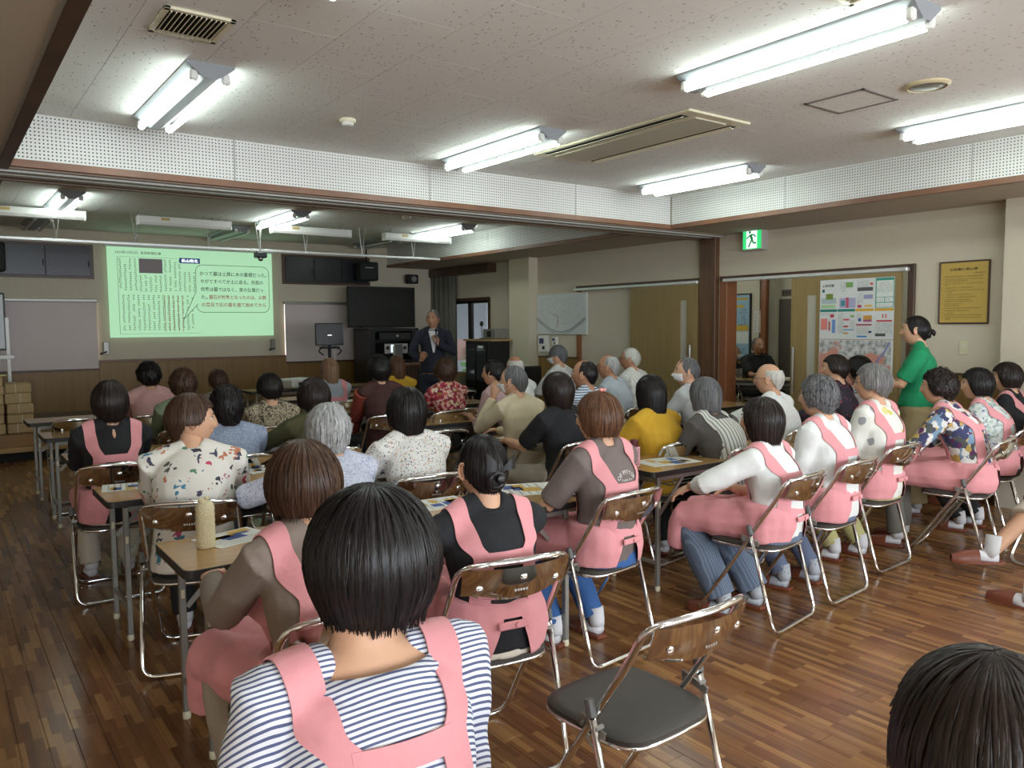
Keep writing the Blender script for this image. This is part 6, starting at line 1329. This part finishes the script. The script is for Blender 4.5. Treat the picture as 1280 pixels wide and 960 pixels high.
# tables
for (x, y, lab) in ((.655, 2.76, 'nearest left folding table carrying the knitted cream bottle'), (.64, 4.10, 'second folding table on the left, behind the drawing-print overblouse'), (.66, 5.50, 'third folding table on the left beside the woman in black and pink'), (.66, 6.82, 'fourth folding table on the left'), (.66, 8.02, 'fifth folding table on the left, nearest the paper parcels'),
    (3.20, 3.03, 'folding table at the right of centre with the pink bottle and navy pouch'), (3.22, 4.36, 'folding table under the elbow of the woman in the black short-sleeved top'), (3.25, 5.66, 'folding table in front of the man in the beige shirt'), (3.1, 6.95, 'folding table beside the rust-red sleeve'), (3.2, 8.62, 'folding table before the woman with long light brown hair'),
    (5.30, 3.30, 'folding table before the women in floral blouses'), (5.02, 5.0, 'folding table holding the black bag'), (3.3, 10.15, 'low front folding table carrying the white projector')):
    table(x, y, lab)
ht = table(7.6, 6.0, 'folding table in the hallway by the seated men'); ht.location = (8.35, 6.3, .12); ht.rotation_euler = (0, 0, -.95)
# things on the tables
k = thing('knitted_bottle_cover', (.80, 3.03, .70), 'cream crocheted bottle cover standing on the nearest left table', 'bottle')
b = MB(); prof = [(.03, 0), (.0335, .004)]+[(.034+.0012*math.sin(i*2.4), .008+.0085*i) for i in range(18)]+[(.030, .168), (.018, .178), (.006, .182)]; b.lathe(prof, seg=24)
b.build('cover', mat('crochet_cream', srgb(226, 214, 176), .95, bump=1.0, bscale=180), k, smooth=True); b = MB(); b.ball((-.012, 0, .182), (.012, .01, .008), 8, 6); b.ball((.010, .004, .186), (.010, .008, .007), 8, 6); b.build('tied_knot', MATS['crochet_cream'], k, smooth=True)
k = thing('drink_bottle', (3.26, 3.24, .70), 'pink lattice-covered bottle with a dark red cap', 'bottle')
b = MB(); b.lathe([(.028, 0), (.031, .01), (.031, .10), (.027, .115), (.018, .12)], seg=20); b.build('bottle_body', mat('bottle_dark_pink', srgb(170, 96, 110), .4), k, smooth='a')
b = MB()
for i in range(10):
    for s in (-1, 1): b.tube([(.0325*math.cos(s*(t*.42)+i*.628), .0325*math.sin(s*(t*.42)+i*.628), .004+.0135*t) for t in range(9)], .0024, 5)
for z in (.006, .112): b.tube([(.0325*math.cos(a*PI/8), .0325*math.sin(a*PI/8), z) for a in range(16)], .003, 5, closed=True)
b.build('lattice_cover', mat('lattice_pink', srgb(232, 184, 190), .6), k, smooth=True); b = MB(); b.lathe([(.022, .118), (.024, .122), (.024, .152), (.019, .158), (.004, .159)], seg=18); b.build('bottle_cap', mat('cap_wine', srgb(96, 44, 50), .35), k, smooth='a')
k = thing('fabric_pouch', (3.97, 3.20, .70), 'navy pouch with orange and white pattern on the right table', 'pouch'); b = MB(); b.ball((0, 0, .045), (.105, .06, .045), 18, 10); b.ball((.06, .01, .04), (.06, .055, .04), 14, 8); b.ball((-.05, 0, .05), (.05, .05, .045), 14, 8); me = remesh(b, .008, 2, 'pouch'); me.materials.append(dots('pouch_print', srgb(34, 38, 66), [srgb(214, 120, 50), srgb(210, 206, 200), srgb(190, 170, 80)], 34, .22, warp=1.2, density=.6)); wrinkle(me, .005, 4, 25); place('pouch_body', me, k)
b = MB(); b.tube([(-.09+.02*i, .0, .088-.006*abs(i-4)*.6) for i in range(9)], .003, 5); b.build('zip', mat('zip_yellow', srgb(206, 176, 60), .5), k)
def paper(x, y, rz, lab, w_=.21, h_=.297, cols=((70, 90, 150), (200, 160, 70)), z=.70, sd=1, grp='printed sheets on the tables'):
    k = thing('leaflet', (x, y, z), lab, 'paper', grp, rz); b = MB(); b.box((0, 0, .0015), (w_, h_, .002)); b.build('sheet', M_paper, k); q = random.Random(sd)
    for c in cols:
        b = MB()
        for i in range(3):
            cx, cy = q.uniform(-.3, .3)*w_, q.uniform(-.35, .35)*h_; a, c2 = q.uniform(.08, .2)*w_, q.uniform(.05, .12)*h_; b.add([(cx-a, cy-c2, .0028), (cx+a, cy-c2, .0028), (cx+a, cy+c2, .0028), (cx-a, cy+c2, .0028)], [(0, 1, 2, 3)])
        b.build('print', ink(*c), k)
    b = MB()
    for j in range(9):
        if q.random() < .8: yy = -.42*h_+.1*h_*j; b.add([(-.42*w_, yy, .0026), (.40*w_, yy, .0026), (.40*w_, yy+.02*h_, .0026), (-.42*w_, yy+.02*h_, .0026)], [(0, 1, 2, 3)])
    b.build('small_print', ink(150, 150, 150), k); return k
for i, (u, v, rz, lab, w_, h_) in enumerate(((293, 672, .3, 'blue and yellow leaflet under the elbow on the nearest left table', .25, .2), (165, 608, 1.4, 'white leaflet on the second left table', .2, .28), (655, 612, 1.2, 'large printed newspaper sheet at the right of the nearest left table', .28, .42), (545, 630, 1.5, 'printed sheet half hidden by the woman with the low bun', .21, .3), (833, 577, 1.45, 'printed newspaper sheet on the table with the pink bottle', .23, .36),
    (590, 519, 1.3, 'white handout on the table before the beige-shirted man', .2, .3), (650, 548, .3, 'handout under the elbow of the woman in the black top', .21, .3), (452, 500, 1.5, 'white handout near the light brown long hair', .2, .3), (178, 530, 1.5, 'white handout beside the pale pink blouse', .2, .3), (575, 489, 1.3, 'white handout left of the mauve-shirted man', .25, .35), (320, 588, .2, 'small white sheet beside the silver-haired woman', .15, .2))):
    p = at(u, v, z=.70); paper(p.x, p.y, rz, lab, w_, h_, sd=i)
k = thing('eyeglasses', at(612, 521, z=.70), 'folded spectacles on the table beside the handout', 'glasses'); b = MB()
for s in (-1, 1): b.tube([(s*.032+.024*math.cos(a*PI/6), 0, .02+.017*math.sin(a*PI/6)) for a in range(12)], .002, 5, closed=True); b.tube([(s*.056, 0, .024), (s*.056, .10, .004)], .002, 5)
b.tube([(-.009, 0, .024), (.009, 0, .024)], .002, 5); b.build('frame', M_black, k, smooth=True)
p = at(448, 520, z=.70); k = thing('glasses_case', p, 'small black case on the table near the rust-red sleeve', 'case'); b = MB(); b.ball((0, 0, .018), (.075, .035, .018), 14, 8); b.build('case', M_black, k, smooth=True)
p = at(757, 500, z=.70); k = thing('black_bag', (p.x, p.y, .70), 'black handbag lying on a table behind the yellow top', 'bag', None, .3); b = MB(); b.box((0, 0, .06), (.34, .20, .12), ch=.04); me = remesh(b, .012, 3, 'bag'); me.materials.append(M_blackm); wrinkle(me, .008, 3, 12); place('bag_body', me, k); b = MB(); b.tube([(-.1, 0, .11), (-.08, .02, .17), (.08, .02, .17), (.1, 0, .11)], .008, 6); b.build('handle', M_black, k, smooth='a')
# projector
k = thing('projector', (3.98, 10.32, .70), 'white data projector on the front table', 'projector', None, .35); b = MB(); b.b2(-.20, .20, -.15, .15, .015, .135, ch=.012); b.build('body', mat('projector_white', srgb(220, 222, 220), .4), k)
b = MB(); b.tube([(.09, .15, .08), (.09, .18, .08)], .04, 16); b.build('lens', M_black, k, smooth='a'); b = MB()
for i in range(8): b.b2(-.202, -.199, -.12+.028*i, -.108+.028*i, .03, .11)
b.build('vent_slats', M_steel, k); b = MB()
for s in (-1, 1): b.tube([(s*.15, -.1, 0), (s*.15, -.1, .02)], .012, 8)
b.build('foot', M_black, k); b = MB(); b.b2(-.1, .0, -.152, -.15, .05, .09); b.build('socket_panel', M_blackm, k); b = MB(); b.tube(smooth_path([(-.05, -.15, .07), (-.05, -.22, .07), (.02, -.22, .004), (.2, -.22, .004)], .03), .004, 5); b.build('cable', M_black, k)
# monitor on stand
k = thing('monitor_stand', (4.52, 10.45, 0), 'black screen on a tall black stand in front of the right blind', 'monitor', None, -.12)
b = MB(); b.box((0, 0, 1.42), (.40, .05, .31), ch=.01, M=Matrix.Rotation(-.06, 3, 'X')); b.build('monitor', M_black, k); b = MB(); b.b2(-.03, .03, -.032, -.026, 1.40, 1.415); b.build('maker_mark', M_silver, k)
b = MB(); b.tube([(0, 0, .02), (0, 0, 1.30)], .024, 10); b.build('pole', M_blackm, k, smooth='a'); b = MB(); b.box((0, 0, 1.235), (.26, .12, .03), ch=.008)
for s in (-1, 1): b.tube(smooth_path([(s*.08, 0, 1.25), (s*.17, -.03, 1.19), (s*.10, -.05, 1.13)], .03), .010, 6)
b.build('bracket', M_blackm, k, smooth='a'); b = MB()
for i in range(3): a = i*2.09+.3; b.tube([(0, 0, .12), (.32*math.cos(a), .32*math.sin(a), .015)], .012, 6)
b.build('tripod_foot', M_blackm, k, smooth='a'); b = MB(); b.tube(smooth_path([(.05, -.03, 1.25), (.10, -.03, .8), (.08, -.02, .3), (.15, -.02, .01)], .1), .005, 5); b.build('cable', M_white, k)
# tv + rack
k = thing('television', (5.78, 11.3, 1.51), 'big black flat television above the equipment rack', 'television', None, -.05); b = MB(); b.box((0, 0, .315), (1.14, .06, .64), ch=.008); b.build('casing', M_blackm, k); b = MB(); b.box((0, -.032, .318), (1.09, .004, .585)); b.build('screen', mat('tv_screen', srgb(22, 24, 22), .2), k)
b = MB(); b.box((0, 0, .01), (.8, .30, .03), ch=.006); b.box((0, .04, .10), (.3, .03, .2)); b.build('base', M_blackm, k)
k = thing('equipment_rack', (5.82, 11.25, 0), 'tall black audio rack with silver equipment under the television', 'rack', None, -.05)
b = MB(); b.b2(-.42, -.39, -.3, .3, 0, 1.49); b.b2(.39, .42, -.3, .3, 0, 1.49); b.b2(-.42, .42, -.3, .3, 1.45, 1.495, ch=.004); b.b2(-.42, .42, .27, .3, 0, 1.45); b.b2(-.42, .42, -.3, .3, 0, .06); b.build('cabinet', M_black, k)
b = MB(); b.b2(.30, .39, -.305, -.25, .06, 1.45); b.b2(-.39, -.32, -.305, -.25, .06, 1.45); b.build('side_strip', M_blackm, k)
for z in (1.30, .98, .60, .30): b = MB(); b.b2(-.39, .39, -.28, .27, z, z+.02); b.build('shelf', M_blackm, k)
k2 = thing('disc_player', (5.86, 11.13, 1.10), 'silver disc player with a bright display in the rack', 'audio unit', None, -.05); b = MB(); b.b2(-.20, .20, -.15, .15, 0, .16, ch=.006); b.build('body', M_silver, k2); b = MB(); b.b2(-.09, .09, -.155, -.15, .02, .14); b.build('display', mat('lit_display', srgb(190, 200, 205), .3, emit=srgb(190, 205, 215), es=.45), k2)
for s in (-1, 1): b = MB(); b.lathe([(.028, 0), (.026, .012), (.005, .013)], (s*.145, -.15, .09), 14, Matrix.Rotation(PI/2, 3, 'X')); b.build('knob', M_black, k2, smooth='a')
k2 = thing('amplifier', (5.80, 11.13, 1.325), 'dark amplifier on the top shelf of the rack', 'audio unit', None, -.05); b = MB(); b.b2(-.22, .32, -.15, .15, 0, .10, ch=.004); b.build('body', mat('dark_metal', srgb(50, 48, 48), .4, metal=.4), k2); b = MB(); b.lathe([(.02, 0), (.018, .012), (.004, .013)], (.08, -.15, .05), 12, Matrix.Rotation(PI/2, 3, 'X')); b.build('knob', M_silver, k2, smooth='a')
k2 = thing('control_box', (5.86, 11.13, .625), 'black control box with a small white lamp in the rack', 'audio unit', None, -.05); b = MB(); b.b2(-.25, .25, -.15, .15, 0, .20, ch=.004); b.build('body', M_blackm, k2); b = MB(); b.b2(.13, .16, -.155, -.15, .12, .15); b.build('indicator', mat('white_led', (1, 1, 1, 1), .3, emit=(1, 1, 1, 1), es=1.5), k2)
k = thing('wall_speaker', (6.62, 11.85, 2.24), 'small black loudspeaker mounted high in the front right corner', 'speaker'); b = MB(); b.b2(-.09, .09, -.10, .04, 0, .15, ch=.01); b.build('body', M_blackm, k); b = MB(); b.lathe([(.05, 0), (.05, .004), (.03, .002), (.004, .004)], (0, -.10, .075), 16, Matrix.Rotation(PI/2, 3, 'X')); b.build('speaker_cone', M_steel, k, smooth='a'); b = MB(); b.tube([(0, .02, .07), (0, .15, .07)], .012, 6); b.build('bracket', M_black, k)
k = thing('stage_speaker', (4.86+.9, YF-.25, 2.26), 'black loudspeaker hanging before the right cupboard', 'speaker'); b = MB(); b.b2(-.16, .16, -.10, .10, 0, .30, ch=.02); b.build('body', M_blackm, k); b = MB(); b.b2(-.08, .06, -.105, -.1, .20, .212); b.build('silver_strip', M_silver, k); b = MB(); b.tube([(0, .02, .28), (0, .02, ZC-2.26)], .015, 6); b.build('bracket', M_black, k)
k = thing('stage_speaker', (.10, YF-.25, 2.24), 'black loudspeaker at the top left corner before the left cupboard', 'speaker'); k.location.x = .66; b = MB(); b.b2(-.16, .16, -.10, .10, 0, .36, ch=.02); b.build('body', M_blackm, k); b = MB(); b.b2(-.06, .10, -.105, -.1, .22, .232); b.build('silver_strip', M_silver, k); b = MB(); b.tube([(0, .02, .34), (0, .02, ZC-2.24)], .015, 6); b.build('bracket', M_black, k)
# lectern, cabinet by the window
k = thing('lectern', (5.45, 9.75, 0), 'dark brown wooden lectern behind the speaker', 'lectern'); b = MB(); b.b2(-.22, .16, -.2, .2, 0, .98, ch=.006); b.build('body', M_dark, k); b = MB(); b.b2(-.25, .19, -.24, .22, .98, 1.01, ch=.004); b.build('top', M_pillar, k); b = MB(); b.b2(-.03, -.015, -.205, -.2, .05, .95); b.build('groove', M_blackm, k)
k = thing('document_case', (5.35, 9.9, 1.01), 'grey upright folder on the lectern', 'folder'); b = MB(); b.b2(-.10, .02, -.02, .02, 0, .26, ch=.003); b.build('cover', M_rubber, k); b = MB(); b.b2(-.115, -.10, -.02, .02, 0, .24); b.build('spine', M_silver, k)
k = thing('black_cabinet', (6.92, 9.93, 0), 'black equipment cabinet with glass doors beside the side window', 'cabinet', None, -PI/2+.0)
k.rotation_euler = (0, 0, -PI/2); b = MB(); b.b2(-.30, .30, -.27, .22, 0, 1.29, ch=.006); b.build('body', M_blackm, k)
for (x0, x1) in ((-.28, -.0), (.0, .28)): b = MB(); b.b2(x0+.006, x1-.006, -.285, -.27, .05, 1.24, ch=.003); d = b.build('door', M_black, k); b = MB(); b.b2(x0+.03, x1-.03, -.288, -.284, .7, 1.18); b.build('glass_pane', mat('smoke_glass', srgb(60, 60, 62), .12), d)
b = MB(); b.b2(.06, .20, -.290, -.284, 1.19, 1.225); b.build('paper_label', M_paper, k)
k = thing('wood_shelf_board', (6.90, 9.93, 1.29), 'pale wooden board on top of the black cabinet', 'board'); b = MB(); b.b2(-.25, .24, -.40, .36, 0.002, .03, ch=.003); b.build('board', MATS['step_wood'], k)
k = thing('amplifier_case', (6.92, 9.80, 1.322), 'grey metal equipment case on the wooden board', 'audio unit', None, -PI/2); b = MB(); b.b2(-.17, .17, -.13, .13, 0, .15, ch=.008); b.build('case', M_steel, k); b = MB(); b.b2(-.05, .05, -.135, -.13, .03, .12); b.build('panel', M_blackm, k)
k = thing('desk_microphone', (6.85, 10.08, 1.322), 'small black microphone on a stalk on the wooden board', 'microphone'); b = MB(); b.tube([(0, 0, 0), (0, 0, .2)], .006, 6); b.build('stalk', M_black, k); b = MB(); b.ball((0, 0, .23), (.03, .03, .04), 10, 8); b.build('microphone_head', M_black, k, smooth='a'); b = MB(); b.lathe([(.04, 0), (.035, .012), (.01, .015)], seg=14); b.build('base', M_black, k)
k = thing('carton', (6.75, 10.7, 0), 'upright cardboard and wood carton by the window', 'box'); b = MB(); b.b2(-.28, .22, -.15, .15, 0, .78, ch=.004); b.build('box', mat('cardboard', srgb(150, 124, 84), .8, var=.1), k); b = MB(); b.b2(-.2, -.12, -.153, -.15, .1, .7); b.b2(.0, .1, -.153, -.15, .1, .7); b.build('printed_stripe', ink(120, 130, 110), k)
k = thing('drum_stool', at(580, 480, y=9.3).xy.to_3d(), 'round black padded stool on chrome legs before the window', 'stool'); b = MB(); b.lathe([(.16, .56), (.17, .58), (.17, .63), (.15, .65), (.02, .655)], seg=24); b.build('seat', M_black, k, smooth='a')
for i in range(4): a = i*PI/2+.6; b = MB(); b.tube([(.12*math.cos(a), .12*math.sin(a), .57), (.20*math.cos(a), .20*math.sin(a), .0)], .011, 6); b.build('leg', M_chrome, k, smooth='a')
for (u, yy) in ((665, 7.9),):
    k = thing('office_chair', at(672, 470, y=8.3).xy.to_3d(), 'black padded chair beside the bald man in white', 'chair'); b = MB(); b.box((0, .2, .80), (.44, .06, .34), ch=.025); b.build('backrest', M_black, k); b = MB(); b.box((0, -.02, .45), (.46, .44, .07), ch=.025); b.build('seat', M_blackm, k)
    for sx in (-1, 1):
        for sy in (-1, 1): b = MB(); b.tube([(sx*.2, sy*.18, .43), (sx*.22, sy*.2, 0)], .011, 6); b.build('leg', M_chrome, k, smooth='a')
# whiteboard + parcels at left
k = thing('whiteboard', (.46, 10.2, 0), 'rolling whiteboard with a black edge cut off by the left frame edge', 'whiteboard')
k.location = (.46, 11.45, .31); z_ = lambda v: at(3, v, y=11.45).z-.31; bx = at(7, 400, y=11.45).x-.46; b = MB(); b.b2(bx-1.5, bx, -.012, .012, z_(438), z_(366), ch=.01); b.build('edge_frame', M_black, k); b = MB(); b.b2(bx-1.47, bx-.022, -.016, -.011, z_(438)+.025, z_(366)-.025); b.build('writing_surface', mat('whiteboard_face', srgb(176, 182, 180), .3), k)
b = MB(); px_ = at(11, 450, y=11.45).x-.46; b.b2(px_-.018, px_+.018, -.02, .02, .03, z_(397)); b.build('post', M_steel, k); b = MB(); b.b2(px_-1.5, px_+.06, -.03, .0, z_(449), z_(444), ch=.003); b.build('pen_tray', M_steel, k); b = MB(); b.b2(px_-.03, px_+.03, -.3, .3, .02, .05, ch=.01); b.build('foot', M_steel, k)
kraft = mat('kraft_paper', srgb(184, 158, 118), .8, var=.08, vscale=5, bump=.25, bscale=30); string = mat('string_white', srgb(220, 210, 190), .8)
q = random.Random(12); pj = 0
XP = at(23, 500, y=10.95).x
for col_, n_ in ((0, 5), (1, 6)):
    z = .312
    for i in range(n_):
        h_ = .115+q.uniform(-.01, .012); x = (XP if col_ == 0 else XP-.29)+q.uniform(-.010, .010)
        w2 = .265
        k = thing('paper_parcel', (x, 10.98+q.uniform(-.012, .012), z), ('brown paper parcel %s of the %s stack on the stage' % (('at the bottom', 'second from the bottom', 'third from the bottom', 'fourth from the bottom', 'fifth from the bottom', 'at the very top')[i], ('right', 'left')[col_])), 'parcel', 'brown paper parcels stacked on the stage', q.uniform(-.04, .04))
        b = MB(); b.b2(-w2/2, w2/2, -.21, .21, 0, h_-.002, ch=.012); b.build('wrapped_packet', kraft, k)
        b = MB(); xs = q.uniform(-.03, .05); b.b2(xs-.004, xs+.004, -.213, .213, -.0, h_+.001); b.build('string', string, k); z += h_
k = thing('yellow_folder', (XP-.25, 10.95, z+.0), 'pale yellow paper on top of the left parcel stack', 'paper'); b = MB(); b.b2(-.16, .14, -.14, .14, 0, .012, ch=.003); b.build('sheets', mat('pale_yellow', srgb(226, 220, 160), .7), k)
b = MB(); k = thing('pamphlet_display', (8.60, 6.0, .82), 'open white file on the hallway table', 'paper', None, -1.1); b.b2(-.18, .18, -.13, .13, .002, .02, ch=.003); b.build('sheets', M_paper, k)
k = thing('shoulder_bag', (8.05, 6.72, .82), 'dark grey bag on the hallway table', 'bag', None, -1.1); b = MB(); b.box((0, 0, .12), (.34, .14, .22), ch=.05); b.build('bag_body', mat('dark_bag', srgb(62, 62, 54), .8, bump=.3, bscale=60), k, smooth='a'); b = MB(); b.tube([(-.1, 0, .22), (-.08, 0, .29), (.08, 0, .29), (.1, 0, .22)], .007, 6); b.build('handle', M_black, k)
